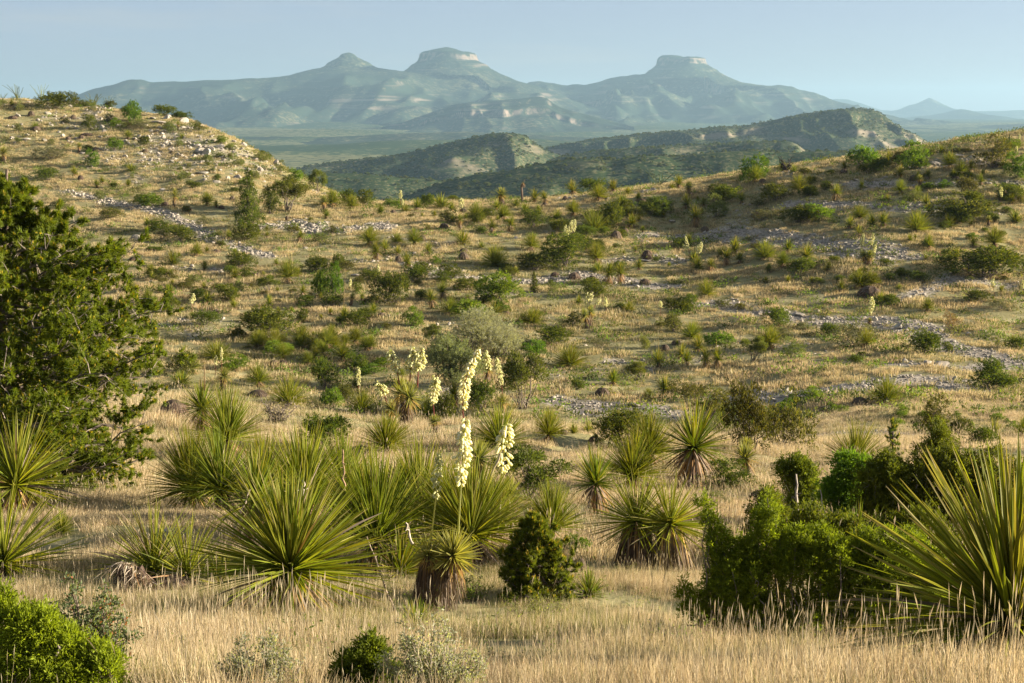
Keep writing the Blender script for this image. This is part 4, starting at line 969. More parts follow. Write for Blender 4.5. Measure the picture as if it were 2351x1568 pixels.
T2 = [
('J', 50, 1232, 112, 112, 'dark juniper on the ridge, leftmost of the pair with a sotol between'),
('N', 72, 1264, 124, 92, 'sotol between the two dark ridge junipers'),
('J', 165, 1244, 112, 104, 'dark juniper on the ridge, right one of the pair with a sotol between'),
('S', 275, 1304, 84, 84, 'sotol on the stony ridge left of a black dead heap'),
('M', 355, 1300, 54, 46, 'black round dead sotol on the ridge left of the spike yucca'),
('M', 160, 1314, 52, 30, 'brown dead sotol on the ridge, left one of two'),
('M', 215, 1308, 50, 26, 'brown dead sotol on the ridge, right one of two'),
('B', 372, 1246, 84, 46, 'bright green shrub on the ridge behind the black dead heap'),
('B', 318, 1240, 60, 40, 'small bright green shrub on the ridge left of the spike yucca'),
('L', 440, 1282, 84, 52, 'small yucca like sotol below the first cream spike of the ridge'),
('S', 520, 1270, 104, 76, 'sotol right of the first cream spike of the ridge'),
('J', 602, 1244, 120, 84, 'dark juniper behind the pale sotol clump on the ridge'),
('J', 772, 1204, 72, 42, 'small dark juniper on the ridge skyline left of the cream bloom'),
('L', 690, 1256, 160, 92, 'wide pale sotol clump on the ridge'),
('S', 757, 1280, 84, 66, 'sotol between pale clump and the ridge cream bloom'),
('M', 838, 1284, 60, 40, 'dark dead sotol at the foot of the ridge cream bloom'),
('O', 750, 1352, 150, 70, 'wide olive shrub below the ridge cream bloom'),
('Y', 815, 1406, 46, 110, 'thin trunked yucca standing alone below the ridge cream bloom'),
('N', 920, 1354, 152, 122, 'large dark sotol clump right of the thin trunked yucca'),
('N', 1112, 1334, 132, 92, 'large sotol clump under the bright yucca of the ridge'),
('Y', 1105, 1242, 112, 98, 'bright rosette yucca on the ridge left of the dead pole'),
('S', 1066, 1264, 76, 66, 'sotol left of the bright rosette yucca'),
('L', 1200, 1246, 78, 66, 'small sotol at the foot of the tall dead yucca pole'),
('S', 1330, 1216, 90, 92, 'sotol with black skirt, left of two on the ridge skyline'),
('T', 1405, 1234, 74, 100, 'sotol with black skirt, right of two on the ridge skyline'),
('M', 1400, 1240, 52, 34, 'dark dead heap at the foot of the skyline sotol'),
('M', 1540, 1194, 44, 34, 'small dark dead heap alone on the ridge grass'),
('S', 1265, 1304, 92, 82, 'sotol below the gap right of the tall dead pole'),
('S', 1356, 1292, 84, 52, 'low sotol below the two skyline sotols'),
('S', 1592, 1154, 112, 94, 'sotol left of the ridge juniper with dark heart'),
('J', 1742, 1124, 184, 100, 'dark juniper on the ridge skyline flanked by sotols'),
('N', 1766, 1204, 134, 104, 'sotol in front of the flanked skyline juniper'),
('S', 1870, 1144, 92, 84, 'sotol right of the flanked skyline juniper'),
('S', 1972, 1164, 74, 54, 'small sotol on the ridge right of the flanked juniper'),
('N', 1590, 1304, 124, 96, 'yellow green sotol in the middle of the ridge slope'),
('J', 1850, 1394, 166, 190, 'upright olive juniper on the ridge slope beside a silvery bush'),
('E', 1745, 1424, 200, 150, 'wide shaded grass like sotol left of the upright olive juniper'),
('P', 1992, 1314, 136, 82, 'silvery green bush right of the upright olive juniper'),
('S', 1992, 1394, 104, 100, 'sotol in front of the silvery ridge bush'),
('S', 1940, 1254, 104, 94, 'sotol above the silvery ridge bush'),
('M', 2070, 1224, 72, 42, 'brown dead heap right of the silvery ridge bush'),
('S', 2040, 1208, 66, 60, 'half dry sotol growing from a brown dead heap'),
('L', 1480, 1334, 104, 72, 'shaded sotol left of the yellow green ridge sotol'),
('K', 2190, 1104, 130, 100, 'ocotillo with arching green wands on the ridge'),
('S', 2322, 1114, 82, 92, 'sotol on the ridge right of the green ocotillo'),
('L', 2275, 1124, 60, 46, 'small sotol at the foot of the green ocotillo'),
('M', 1890, 1464, 92, 76, 'big dark dead heap, left of two on the ridge slope'),
('M', 1950, 1434, 66, 56, 'dark dead heap, right of two on the ridge slope'),
('M', 705, 1404, 80, 66, 'big black dead heap below the thin trunked yucca'),
('T', 1035, 1434, 84, 102, 'skirted sotol, left of two on the shaded slope'),
('T', 1155, 1416, 76, 102, 'skirted sotol, right of two on the shaded slope'),
('B', 952, 1424, 76, 42, 'small dull green shrub left of the skirted sotols'),
('N', 1300, 1544, 120, 116, 'sunlit sotol with dark skirt above the broad shaded juniper'),
('L', 830, 1500, 122, 100, 'faded loose sotol on the shaded slope'),
('L', 965, 1528, 66, 40, 'tiny green sotol right of the faded one'),
('N', 190, 1514, 152, 130, 'large dark sotol at the left of the shaded slope'),
('N', 500, 1514, 142, 112, 'large sotol merging with a black dead heap'),
('E', 380, 1494, 130, 60, 'flat shaded sotol between the two large dark sotols'),
('M', 556, 1476, 62, 50, 'black dead heap at the right of a large sotol'),
('M', 840, 1562, 70, 42, 'dark dead heap at the bottom of the shaded slope'),
]
T2F = [
(405, 1262, (405, 1128), (405, 1185), (405, 1250), 'thin yucca with the first cream spike seen along the ridge', 24, 1),
(822, 1296, (822, 1186), (822, 1245), (822, 1292), 'yucca with one thick cream bloom on the ridge', 36, 2),
(420, 1272, (420, 1190), (420, 1228), (420, 1260), 'small yucca with short cream spike beside the first ridge spike', 14, 3),
]
T3 = [
('Y', 45, 1174, 72, 92, 'yucca over a dark dead heap at the left of the right ridge'),
('M', 48, 1172, 72, 40, 'dark dead heap under a small ridge yucca'),
('S', 30, 1256, 94, 96, 'green sotol above the golden skirted yucca'),
('T', 95, 1384, 124, 146, 'tall sotol with a golden brown skirt beside the silvery shrub'),
('M', 155, 1412, 62, 46, 'dark dead heap at the foot of the golden skirted sotol'),
('P', 242, 1314, 160, 116, 'round silvery shrub right of the golden skirted sotol'),
('J', 240, 1190, 144, 88, 'dark juniper alone on the pale ridge grass'),
('S', 145, 1244, 64, 60, 'small sotol behind the round silvery shrub'),
('B', 495, 1064, 172, 134, 'round green bush on the skyline behind a pale yucca'),
('N', 500, 1084, 120, 116, 'pale fanned sotol in front of the round skyline bush'),
('M', 552, 1088, 62, 50, 'domed brown dead heap right of the fanned sotol'),
('N', 700, 1006, 96, 62, 'sotol under the black dead branches on the skyline'),
('E', 800, 1134, 130, 112, 'loose grassy sotol on the ridge below the dead branches'),
('J', 842, 1024, 86, 44, 'small dark juniper right of the dead branches'),
('L', 770, 1010, 60, 56, 'tuft of pale sotol leaves below the dead branches'),
('T', 1045, 1200, 84, 112, 'sotol with orange skirt standing alone on the ridge grass'),
('B', 1235, 964, 176, 140, 'round stemmed bright tree on the ridge skyline'),
('J', 1012, 1024, 62, 34, 'tiny dark clump on the stony ridge left of the round tree'),
('M', 1112, 1016, 66, 46, 'dark dead heap left of the round stemmed tree'),
('S', 1120, 990, 70, 56, 'grey sotol left of the round stemmed tree'),
('J', 1280, 1014, 120, 72, 'dark juniper below the round stemmed tree'),
('J', 1360, 996, 150, 92, 'dark green shrub mass right of the round stemmed tree'),
('S', 1420, 954, 104, 84, 'sotol rising behind the skyline shrub mass'),
('O', 1482, 974, 112, 116, 'olive bush in the skyline shrub mass'),
('B', 1592, 974, 180, 140, 'sunlit green bush at the right of the skyline shrub mass'),
('J', 1657, 974, 76, 54, 'dark clump at the foot of the sunlit skyline bush'),
('N', 1850, 984, 136, 100, 'sotol with a thin dead stalk on the right ridge'),
('L', 1780, 874, 80, 54, 'spiky sotol on the right skyline'),
('N', 1912, 1024, 104, 92, 'sotol, left of two below the thin dead stalk'),
('S', 1985, 994, 84, 76, 'sotol, right of two below the thin dead stalk'),
('J', 1702, 894, 76, 42, 'low dark juniper on the skyline left of the spiky sotol'),
('O', 1950, 874, 66, 40, 'small dark shrub on the skyline right of the stalk'),
('G', 1885, 868, 70, 36, 'greyish shrub on the skyline by the thin stalk'),
('O', 2150, 976, 224, 176, 'large grey green twiggy shrub on the right skyline'),
('B', 2270, 854, 110, 66, 'bright green shrub under the skyline ocotillo'),
('K', 2250, 814, 90, 90, 'ocotillo with bent wands at the right end of the skyline'),
('K', 2092, 818, 80, 50, 'bare ocotillo twigs above the twiggy skyline shrub'),
('B', 2292, 1044, 156, 134, 'bright round bush near the right edge of the ridge'),
('S', 1495, 1044, 104, 76, 'sotol below the skyline shrub mass'),
('S', 1690, 1054, 66, 72, 'sotol right of a grey dead heap'),
('M', 1600, 1064, 84, 56, 'grey domed dead heap on the right ridge slope'),
('Y', 1636, 1104, 56, 66, 'small yellow yucca in front of the grey domed heap'),
('M', 1890, 1064, 80, 40, 'dark dead heap below the paired ridge sotols'),
('N', 1500, 1154, 106, 94, 'dense sotol in the middle of the right slope'),
('B', 1700, 1124, 106, 46, 'bright low shrub patch, left of two on the right slope'),
('B', 1802, 1114, 84, 42, 'bright low shrub patch, right of two on the right slope'),
('O', 1975, 1164, 152, 124, 'upright olive shrub rising behind the brown wide juniper'),
('S', 1960, 1206, 84, 66, 'sotol half hidden in the brown wide juniper'),
('O', 1940, 1336, 366, 170, 'wide brownish juniper bush on the right slope'),
('S', 1680, 1246, 88, 84, 'sotol left of the wide brownish bush'),
('P', 1570, 1206, 134, 66, 'grey green low shrub on the stony right slope'),
('J', 800, 1354, 230, 120, 'dark shaded bush with bare branches beside a vivid one'),
('B', 900, 1338, 210, 100, 'vivid sunlit bush overlapping a dark shaded one'),
('S', 1150, 1394, 86, 84, 'sotol right of the vivid sunlit bush'),
('E', 1225, 1326, 150, 84, 'grassy brown sotol clump behind the right slope sotols'),
('S', 1310, 1394, 120, 92, 'sotol, left of a leafy pair on the right slope'),
('S', 1385, 1384, 100, 104, 'sotol, right of a leafy pair on the right slope'),
('E', 1610, 1414, 200, 130, 'big dark hummock of grassy sotol on the right slope'),
('L', 1830, 1384, 124, 84, 'loose sotol right of the dark hummock'),
('G', 560, 1334, 154, 74, 'grey shrub on the stony slope right of the silvery shrub'),
('M', 500, 1314, 62, 44, 'brown dead heap above the grey stony slope shrub'),
('O', 520, 1244, 112, 46, 'dark low shrub in the stones of the upper right slope'),
('L', 2290, 1354, 110, 84, 'pale sotol below the spikes at the right edge'),
('Y', 2108, 1376, 52, 60, 'small yucca below the wide brownish bush'),
('S', 2265, 1224, 84, 76, 'sotol with dead skirt below the right edge spikes'),
('O', 2335, 1224, 60, 60, 'small brown shrub at the right edge below the spikes'),
]
T3F = [
(2195, 1234, (2195, 1104), (2195, 1168), (2193, 1230), 'thin yucca with a cream spike above the wide brownish bush', 24, 11),
(2322, 1180, (2322, 1090), (2324, 1160), (2324, 1176), 'yucca with a cream spike at the right edge, left one of two', 26, 12),
(2345, 1186, (2346, 1095), (2346, 1165), (2346, 1180), 'yucca with a cream spike at the right edge, right one of two', 26, 13),
(2320, 815, (2320, 742), (2320, 778), (2320, 810), 'yucca with a small cream spike on the right skyline', 13, 14),
(2298, 872, (2302, 826), (2296, 864), (2296, 870), 'yucca with a stubby cream spike below the skyline ocotillo', 18, 15),
]
T4 = [
('N', 1350, 194, 84, 92, 'dark sotol on the grass below the juniper pair'),
('S', 1425, 176, 46, 52, 'tiny sotol right of the dark grass sotol'),
('M', 1490, 172, 62, 30, 'flat dark dead heap right of the tiny sotol'),
('J', 1070, 164, 104, 34, 'flat dark shrub in the grass above the pale sotol'),
('L', 1195, 256, 112, 104, 'loose pale sotol in the grass right of the big pine'),
('N', 1040, 350, 96, 98, 'sotol with a straight dead stalk right of the big pine'),
('M', 920, 226, 72, 34, 'dark dead heap above the stalked sotol'),
('Y', 828, 272, 46, 62, 'small yucca with a long bare stalk next to the pine edge'),
('P', 1350, 382, 96, 68, 'feathery pale green shrub in the tan grass'),
('O', 1250, 420, 90, 52, 'small olive shrub left of the feathery pale one'),
('B', 1110, 446, 60, 36, 'tiny bright tuft in the grass beside the pine'),
('S', 1620, 362, 96, 68, 'dark sotol in the middle of the left grass slope'),
('M', 1752, 338, 86, 40, 'dark dead sotol with raised leaf stubs on the grass slope'),
('N', 1985, 382, 160, 156, 'large sotol with twin white dead stalks on the grass slope'),
('W', 1845, 444, 134, 104, 'small yellowish open shrub with thin stems on the grass slope'),
('P', 1650, 436, 76, 76, 'pale feathery shrub left of the small open shrub'),
('S', 1860, 546, 80, 88, 'thin sotol behind the broad shade casting juniper'),
('J', 1860, 752, 380, 220, 'broad dark juniper casting a long shadow on the grass slope'),
('J', 2085, 652, 90, 84, 'small dark juniper touching the right of the broad one'),
('N', 1020, 524, 114, 86, 'dense sotol close to the right edge of the pine'),
('L', 890, 440, 110, 90, 'shaded sotol half behind the big pine'),
('S', 1325, 624, 56, 40, 'small sotol with a single white bloom on the grass slope'),
('S', 1430, 526, 116, 76, 'half dry sotol right of the single white bloom'),
('M', 1490, 586, 62, 36, 'brown dead heap below the half dry sotol'),
('B', 2220, 474, 120, 190, 'upright feathery green shrub, left stem of two'),
('B', 2305, 470, 110, 180, 'upright feathery green shrub, right stem of two'),
('J', 2330, 290, 90, 110, 'dark juniper behind the upright feathery shrub'),
('B', 1910, 886, 170, 96, 'yellow green spreading shrub below the broad juniper'),
('O', 2170, 840, 140, 82, 'round olive shrub right of the yellow green spreading one'),
('E', 1490, 916, 260, 116, 'wide grassy sotol behind the stalked yucca'),
('B', 1605, 984, 180, 84, 'smooth vivid green dome shrub behind the stalked yucca'),
('O', 1255, 1036, 210, 196, 'tall olive juniper bush beside the pine'),
('L', 1250, 1086, 230, 80, 'bright grassy sotol at the foot of the tall olive bush'),
('M', 1890, 946, 76, 46, 'grey dead heap, left of two on the grass slope'),
('M', 1948, 944, 76, 46, 'grey dead heap, right of two on the grass slope'),
('N', 1785, 1096, 186, 142, 'sotol rising from rusty dead leaves in the valley'),
('M', 1775, 1160, 150, 60, 'rusty dead sotol heap in the valley grass'),
('E', 1985, 1226, 290, 180, 'wide bright green grassy sotol in the valley'),
('J', 2240, 1116, 160, 230, 'dark upright juniper in the valley'),
('L', 2170, 1010, 70, 60, 'small dark sotol left of the dark upright juniper'),
('G', 2170, 1280, 120, 100, 'bluish grey low shrub below the bright valley sotol'),
('B', 2290, 1230, 140, 130, 'bright green bush at the right of the bluish grey shrub'),
('J', 2230, 1516, 310, 250, 'bright topped rounded juniper on the near grass'),
]
T5 = [
('T', 240, 226, 96, 130, 'sotol with broad brown skirt, front one of a pair on the shaded slope'),
('S', 300, 172, 76, 96, 'sotol, back one of a pair on the shaded slope'),
('S', 385, 194, 66, 74, 'sotol on a black heap in the shaded slope'),
('M', 392, 238, 58, 62, 'black dead heap under a shaded slope sotol'),
('S', 450, 274, 94, 104, 'sotol right of the black heap on the shaded slope'),
('S', 592, 190, 80, 90, 'bright tufted sotol alone on the shaded slope'),
('M', 838, 218, 84, 66, 'black round dead heap left of the pale sotol dome'),
('E', 1062, 264, 210, 130, 'pale dome of grassy sotol on the far slope'),
('B', 645, 254, 76, 46, 'dull green shrub in the far slope shade'),
('J', 1160, 334, 116, 70, 'round olive juniper left of the broad shaded one'),
('J', 1530, 274, 320, 206, 'broad shaded juniper below the drooping cream spikes'),
('J', 1335, 292, 230, 110, 'low dark juniper joined to the left of the broad shaded one'),
('N', 1755, 246, 120, 142, 'round sotol right of the broad shaded juniper'),
('T', 1838, 390, 116, 150, 'skirted sotol, left of twins on the stony wash'),
('T', 1915, 382, 106, 136, 'skirted sotol, right of twins on the stony wash'),
('L', 1765, 310, 110, 70, 'grassy sotol left of the skirted twins'),
('M', 1470, 334, 70, 40, 'dark dead heap on the wash, leftmost of three'),
('M', 1600, 352, 92, 60, 'dark dead heap on the wash, middle and largest of three'),
('M', 1725, 368, 76, 52, 'dark dead heap on the wash, right one of three'),
('M', 2088, 388, 84, 50, 'black dead heap right of the skirted twins'),
('M', 2105, 212, 90, 80, 'black conical dead heap on the gravel shelf'),
('M', 1100, 268, 90, 36, 'flat brown dead heap below the pale sotol dome'),
('J', 320, 524, 236, 220, 'dark juniper with pale lower limbs, largest of three on the slope'),
('J', 205, 374, 134, 96, 'dark juniper, left of three on the slope'),
('J', 500, 374, 170, 120, 'dark juniper, right of three on the slope'),
('O', 35, 300, 100, 88, 'dark olive bush right of the twin stalked sotol'),
('Y', 62, 536, 46, 86, 'slim yucca trunk left of the three dark junipers'),
('J', 105, 446, 72, 60, 'small dark juniper above the slim yucca trunk'),
('T', 625, 556, 96, 136, 'yucca like sotol, left of leaning twins on the slope'),
('T', 695, 500, 112, 116, 'yellow topped sotol, right of leaning twins on the slope'),
('E', 745, 592, 160, 104, 'loose dark sotol below the leaning twins'),
('B', 1080, 506, 256, 180, 'big vivid green shrub on the far slope'),
('J', 868, 434, 156, 84, 'dark flat juniper left of the big vivid shrub'),
('J', 995, 526, 130, 70, 'dark juniper at the foot of the big vivid shrub'),
('C', 1325, 446, 68, 106, 'small dark cone juniper on the wash edge'),
('P', 1450, 454, 84, 66, 'pale round shrub right of the small cone juniper'),
('B', 1105, 580, 118, 74, 'small vivid dome shrub below the big vivid one'),
('B', 870, 634, 196, 146, 'vivid shrub left of the grey silver tree'),
('B', 495, 676, 136, 106, 'single vivid green shrub on the tan slope'),
('M', 1132, 594, 60, 26, 'dark dead heap under the small vivid dome'),
('S', 215, 606, 96, 86, 'sotol with brown side heap below the three junipers'),
('M', 275, 616, 72, 42, 'brown dead heap beside a sotol below the three junipers'),
('S', 22, 646, 84, 112, 'sotol with a thin tall stalk left of the single vivid shrub'),
('E', 1310, 664, 210, 100, 'wide pale sotol clump right of the silver tree'),
('L', 1050, 600, 200, 60, 'yellowish grassy sotol behind the silver tree crown'),
('O', 1585, 686, 144, 84, 'yellow olive dome shrub left of the blooming forked yucca'),
('F', 1703, 694, 96, 145, 'forked yucca with four cream blooms on the far slope'),
('L', 1975, 576, 120, 70, 'low dark sotol right of the forked yucca'),
('J', 2310, 586, 170, 112, 'dark juniper, upper of two at the track edge'),
('O', 2290, 716, 154, 124, 'olive juniper, lower of two at the track edge'),
('O', 2195, 690, 70, 50, 'small yellow shrub left of the lower track juniper'),
('J', 1470, 804, 244, 126, 'green juniper with upswept branches right of the silver tree'),
('B', 1325, 886, 150, 104, 'yellow green shrub at the foot of the silver tree'),
('E', 1570, 956, 270, 132, 'broad dark grassy sotol on the near side of the slope'),
('S', 2180, 966, 104, 140, 'sotol with a thin stalk above the lower wash'),
('S', 2335, 906, 90, 112, 'sotol right of the stalked one above the lower wash'),
('M', 2225, 846, 74, 56, 'dead heap with raised leaves above the stalked sotol'),
('M', 2305, 806, 80, 46, 'dark dead heap above the two lower sotols'),
('S', 1865, 1086, 106, 116, 'dark sotol in the grass above the lower wash'),
('W', 2040, 1050, 160, 110, 'thin green shrub with bare stems above the lower wash'),
('M', 1795, 1156, 116, 76, 'round basket like dead heap above the lower wash'),
('S', 2225, 1156, 126, 144, 'sotol behind a brown bush right of the lower wash'),
('O', 2300, 1144, 110, 76, 'dark brown bush right of the lower wash'),
('J', 1620, 1116, 96, 66, 'small dark juniper left of the basket like heap'),
('G', 1780, 830, 150, 70, 'greyish shrub tuft on the tan slope above the lower wash'),
('P', 2080, 830, 90, 110, 'thin pale green shrub on the tan slope'),
('W', 620, 800, 130, 110, 'green leaved branch shrub left of the silver tree'),
('B', 95, 990, 140, 96, 'light green round shrub behind the left bloom spikes'),
('B', 280, 960, 130, 70, 'light green shrub behind the forked bloom spikes'),
('B', 200, 1010, 180, 56, 'low light green shrub patch behind the bloom spikes'),
('E', 140, 1276, 230, 150, 'grassy sotol at the left of the bloom yucca group'),
('N', 585, 1336, 156, 160, 'sotol in the middle of the bloom yucca group'),
('J', 715, 1340, 170, 200, 'smooth olive juniper right of the bloom yucca group'),
('O', 40, 1200, 150, 130, 'olive bush at the left of the valley bloom yuccas'),
('T', 775, 1240, 130, 180, 'orange tinged sotol with drooping skirt below the silver tree'),
('J', 970, 1264, 210, 230, 'dark juniper behind the tall bent bloom'),
('W', 1250, 1250, 270, 350, 'juniper tree with open pale limbs right of the blooms'),
('Y', 1005, 1070, 90, 130, 'green yucca head right of the tall bent bloom'),
('E', 1085, 1516, 380, 285, 'huge grassy sotol clump behind the front blooms'),
('N', 1425, 1486, 216, 240, 'round sotol with dark skirt on the near grass edge'),
('L', 1600, 1416, 90, 74, 'small sotol, left of two on the near grass edge'),
('L', 1700, 1416, 116, 84, 'small sotol, right of two on the near grass edge'),
('M', 1522, 1420, 80, 46, 'dark dead heap between sotols at the near grass edge'),
('M', 1742, 1480, 100, 62, 'dark dead heap left of the big right juniper clump'),
('L', 1890, 1356, 170, 110, 'yellow sotol with a tall straw stalk by the lower wash'),
('J', 1960, 1530, 350, 300, 'bright green juniper clump at the right of the near grass'),
('M', 560, 1560, 52, 66, 'dark upright dead stump in the near grass'),
]
T6 = [
('S', 85, 262, 96, 110, 'yucca like sotol carrying white spikes on the wash shelf'),
('T', 190, 306, 80, 96, 'drooping skirted sotol right of the white spikes'),
('S', 105, 304, 110, 100, 'lower green sotol below the white spikes'),
('T', 298, 264, 92, 124, 'skirted sotol, front of three on the gravel shelf'),
('S', 362, 186, 96, 124, 'tall sotol, back of three on the gravel shelf'),
('S', 395, 244, 92, 76, 'dark low sotol, right of three on the gravel shelf'),
('L', 270, 200, 80, 70, 'pale loose sotol behind the gravel shelf three'),
('E', 572, 216, 180, 118, 'brownish sotol dome on the gravel shelf'),
('S', 722, 174, 96, 92, 'sotol at the back of the gravel shelf cluster'),
('N', 692, 276, 116, 106, 'sotol at the left front of the gravel shelf cluster'),
('T', 840, 276, 134, 160, 'yellow sotol with brown skirt at the right of the gravel shelf cluster'),
('M', 775, 280, 80, 60, 'dark dead heap in the gravel shelf cluster'),
('O', 500, 144, 64, 46, 'small brown shrub on the gravel shelf'),
('F', 1275, 274, 100, 108, 'forked yucca with five white spikes on the right slope'),
('S', 1700, 156, 96, 108, 'dark sotol alone above the big shaded juniper'),
('S', 1885, 214, 84, 84, 'sotol partly behind the big shaded juniper'),
('N', 2145, 140, 160, 134, 'broad sotol with black skirt above the big shaded juniper'),
('B', 1995, 80, 70, 40, 'small green shrub above the big shaded juniper'),
('J', 2090, 344, 545, 220, 'big dark shaded juniper at the right of the slope'),
('N', 1210, 414, 140, 110, 'sotol, left of twins on a heap of dead leaves'),
('N', 1310, 408, 120, 106, 'sotol, right of twins on a heap of dead leaves'),
('M', 1290, 470, 180, 90, 'tangle of dead twigs and leaves under twin sotols'),
('L', 1365, 514, 90, 76, 'green sotol tuft right of the dead tangle'),
('B', 1345, 544, 66, 50, 'bright little shrub above the track bloom'),
('E', 165, 476, 130, 116, 'yellow grassy sotol on the wash edge'),
('J', 45, 576, 134, 104, 'dark green juniper at the left of the track'),
('E', 62, 766, 150, 120, 'pale grassy sotol below the olive track juniper'),
('N', 1690, 576, 106, 86, 'green sotol on the grass right of the track bloom'),
('J', 2050, 514, 160, 84, 'dark low juniper beside the right slope bloom'),
('G', 2200, 556, 160, 66, 'grey shrub under the right slope bloom'),
('J', 645, 684, 176, 136, 'green upright juniper above the track'),
('G', 845, 706, 134, 66, 'grey green shrub right of the upright track juniper'),
('N', 600, 836, 176, 146, 'dense dark sotol below the upright track juniper'),
('G', 700, 770, 130, 80, 'grey twiggy shrub right of the dense dark sotol'),
('O', 285, 550, 130, 46, 'flat olive shrub by the wash stones, left of two'),
('O', 400, 566, 104, 46, 'flat olive shrub by the wash stones, right of two'),
('J', 1030, 740, 136, 92, 'dark bush at the left end of the grey bush group'),
('G', 1180, 806, 260, 160, 'wide grey green bush below the track bloom'),
('N', 1265, 826, 140, 116, 'sotol at the right end of the wide grey bush'),
('P', 755, 896, 172, 106, 'smooth light green dome bush in the valley'),
('T', 245, 976, 96, 150, 'skirted sotol with thin stalk, right of valley twins'),
('T', 165, 976, 106, 146, 'skirted sotol, left of valley twins'),
('S', 105, 856, 104, 122, 'sotol behind the valley twins'),
('S', 30, 946, 90, 110, 'sotol left of the valley twins'),
('W', 490, 926, 164, 150, 'thin yellow green open shrub left of the light dome bush'),
('B', 255, 806, 180, 92, 'loose green shrub behind the valley twins'),
('J', 1650, 874, 250, 170, 'green juniper above the big leaning boulder'),
('J', 1822, 856, 80, 60, 'small juniper tail right of the boulder juniper'),
('R', 1860, 700, 134, 96, 'dry red brown shrub on the pale grass'),
('J', 2085, 1116, 250, 210, 'dark rounded juniper by the lower right wash'),
('J', 2215, 1116, 140, 104, 'low juniper spreading right of the rounded wash juniper'),
('E', 1410, 1206, 220, 180, 'bright fountain of sotol beside the lower right wash'),
('B', 895, 1206, 160, 94, 'bright green shrub at the edge of the lower right wash'),
('M', 1220, 1220, 124, 76, 'round dark dead heap left of the bright sotol fountain'),
('M', 965, 1276, 82, 56, 'black dead heap with spiky leaves in the valley grass'),
('J', 1205, 934, 100, 56, 'small dark juniper in the grass above the wash'),
('O', 75, 1190, 180, 140, 'brown olive bush at the valley edge, upper left of three'),
('O', 195, 1310, 240, 180, 'brown olive bush at the valley edge, middle of three'),
('N', 285, 1446, 140, 176, 'shaded dark sotol under the big valley juniper'),
('O', 470, 1550, 330, 520, 'big olive juniper at the near end of the valley, left half'),
('O', 690, 1555, 320, 430, 'big olive juniper at the near end of the valley, right half'),
('Y', 440, 1580, 130, 110, 'pale green yucca ball at the foot of the big olive juniper'),
('L', 910, 1576, 120, 62, 'small flat sotol right of the big olive juniper'),
('O', 1720, 1440, 220, 230, 'tall dark juniper above the front right thicket, left one'),
('O', 1900, 1440, 230, 150, 'spreading dark juniper above the front right thicket, right one'),
('J', 2060, 1510, 220, 140, 'rounded green juniper above the big front sotol'),
('L', 2150, 1446, 110, 140, 'spiky sotol among the thicket at the right edge'),
('N', 2330, 1456, 110, 160, 'sotol cut by the right edge above the thicket'),
]
T5F = []
DEADC = DEADC
for z, T, grp in ((1, T1, None), (2, T2, None), (3, T3, None), (4, T4, None), (5, T5, None), (6, T6, None)):
    for code, x, y, w_, h_, lab in T:
        o, p = plant(code, z, x, y, w_, h_, lab)
        if lab.startswith('forked yucca with four'):
            for k, (t, f, b) in enumerate((((1686, 443), (1692, 540), (1690, 560)), ((1722, 446), (1708, 515), (1704, 560)), ((1780, 484), (1752, 525), (1738, 552)))):
                stalk(o, p, 5, t, f, b, seed=40 + k, width=0.13, size=0.058, thick=0.02, density=1.3)
        if lab.startswith('forked yucca with five'):
            for k, (t, f, b) in enumerate((((1246, 42), (1236, 122), (1258, 190)), ((1314, 38), (1304, 112), (1290, 190)), ((1327, 118), (1320, 170), (1300, 205)), ((1232, 135), (1232, 188), (1245, 205)), ((1198, 150), (1199, 198), (1240, 215)))):
                stalk(o, p, 6, t, f, b, seed=50 + k, width=0.12, size=0.058, thick=0.02, density=1.3)
        if lab.startswith('yucca like sotol carrying'):
            for k, (t, f, b) in enumerate((((20, 58), (40, 140), (60, 215)), ((8, 115), (40, 190), (65, 225)), ((112, 112), (96, 172), (90, 215)), ((132, 100), (120, 165), (100, 215)))):
                stalk(o, p, 6, t, f, b, seed=60 + k, width=0.12, size=0.058, thick=0.02, density=1.3)
        if lab.startswith('broad shaded juniper below'): JB = p
        for key, st in (('sotol with a straight dead stalk', (4, (1040, 150), (1040, 240), (1040, 310))), ('small yucca with a long bare stalk', (4, (862, 80), (835, 180), (822, 265))),
                        ('sotol with a thin dead stalk on', (3, (1865, 788), (1860, 850), (1856, 940))), ('sotol with a thin tall stalk left', (5, (28, 290), (18, 420), (14, 590))),
                        ('skirted sotol with thin stalk', (6, (232, 765), (240, 850), (246, 920))), ('sotol with a thin stalk above', (5, (2180, 785), (2180, 860), (2180, 930))),
                        ('yellow sotol with a tall straw', (5, (1960, 1055), (1945, 1200), (1920, 1320))), ('skirted sotol, right of two on the', None)):
            if st and lab.startswith(key): stalk(o, p, st[0], st[1], st[2], st[3], flowers=False, thick=0.016, col=(0.42, 0.33, 0.2), seed=len(lab))
        if lab.startswith('large sotol with twin'):
            for k, x0 in enumerate((1992, 2012)): stalk(o, p, 4, (x0 - 5, 165), (x0, 250), (x0 + 5, 330), flowers=False, thick=0.018, col=(0.62, 0.52, 0.38), seed=k)
        if lab.startswith('small sotol with a single white'):
            stalk(o, p, 4, (1325, 455), (1322, 515), (1320, 600), seed=9, width=0.15, size=0.08, thick=0.014, density=1.2)
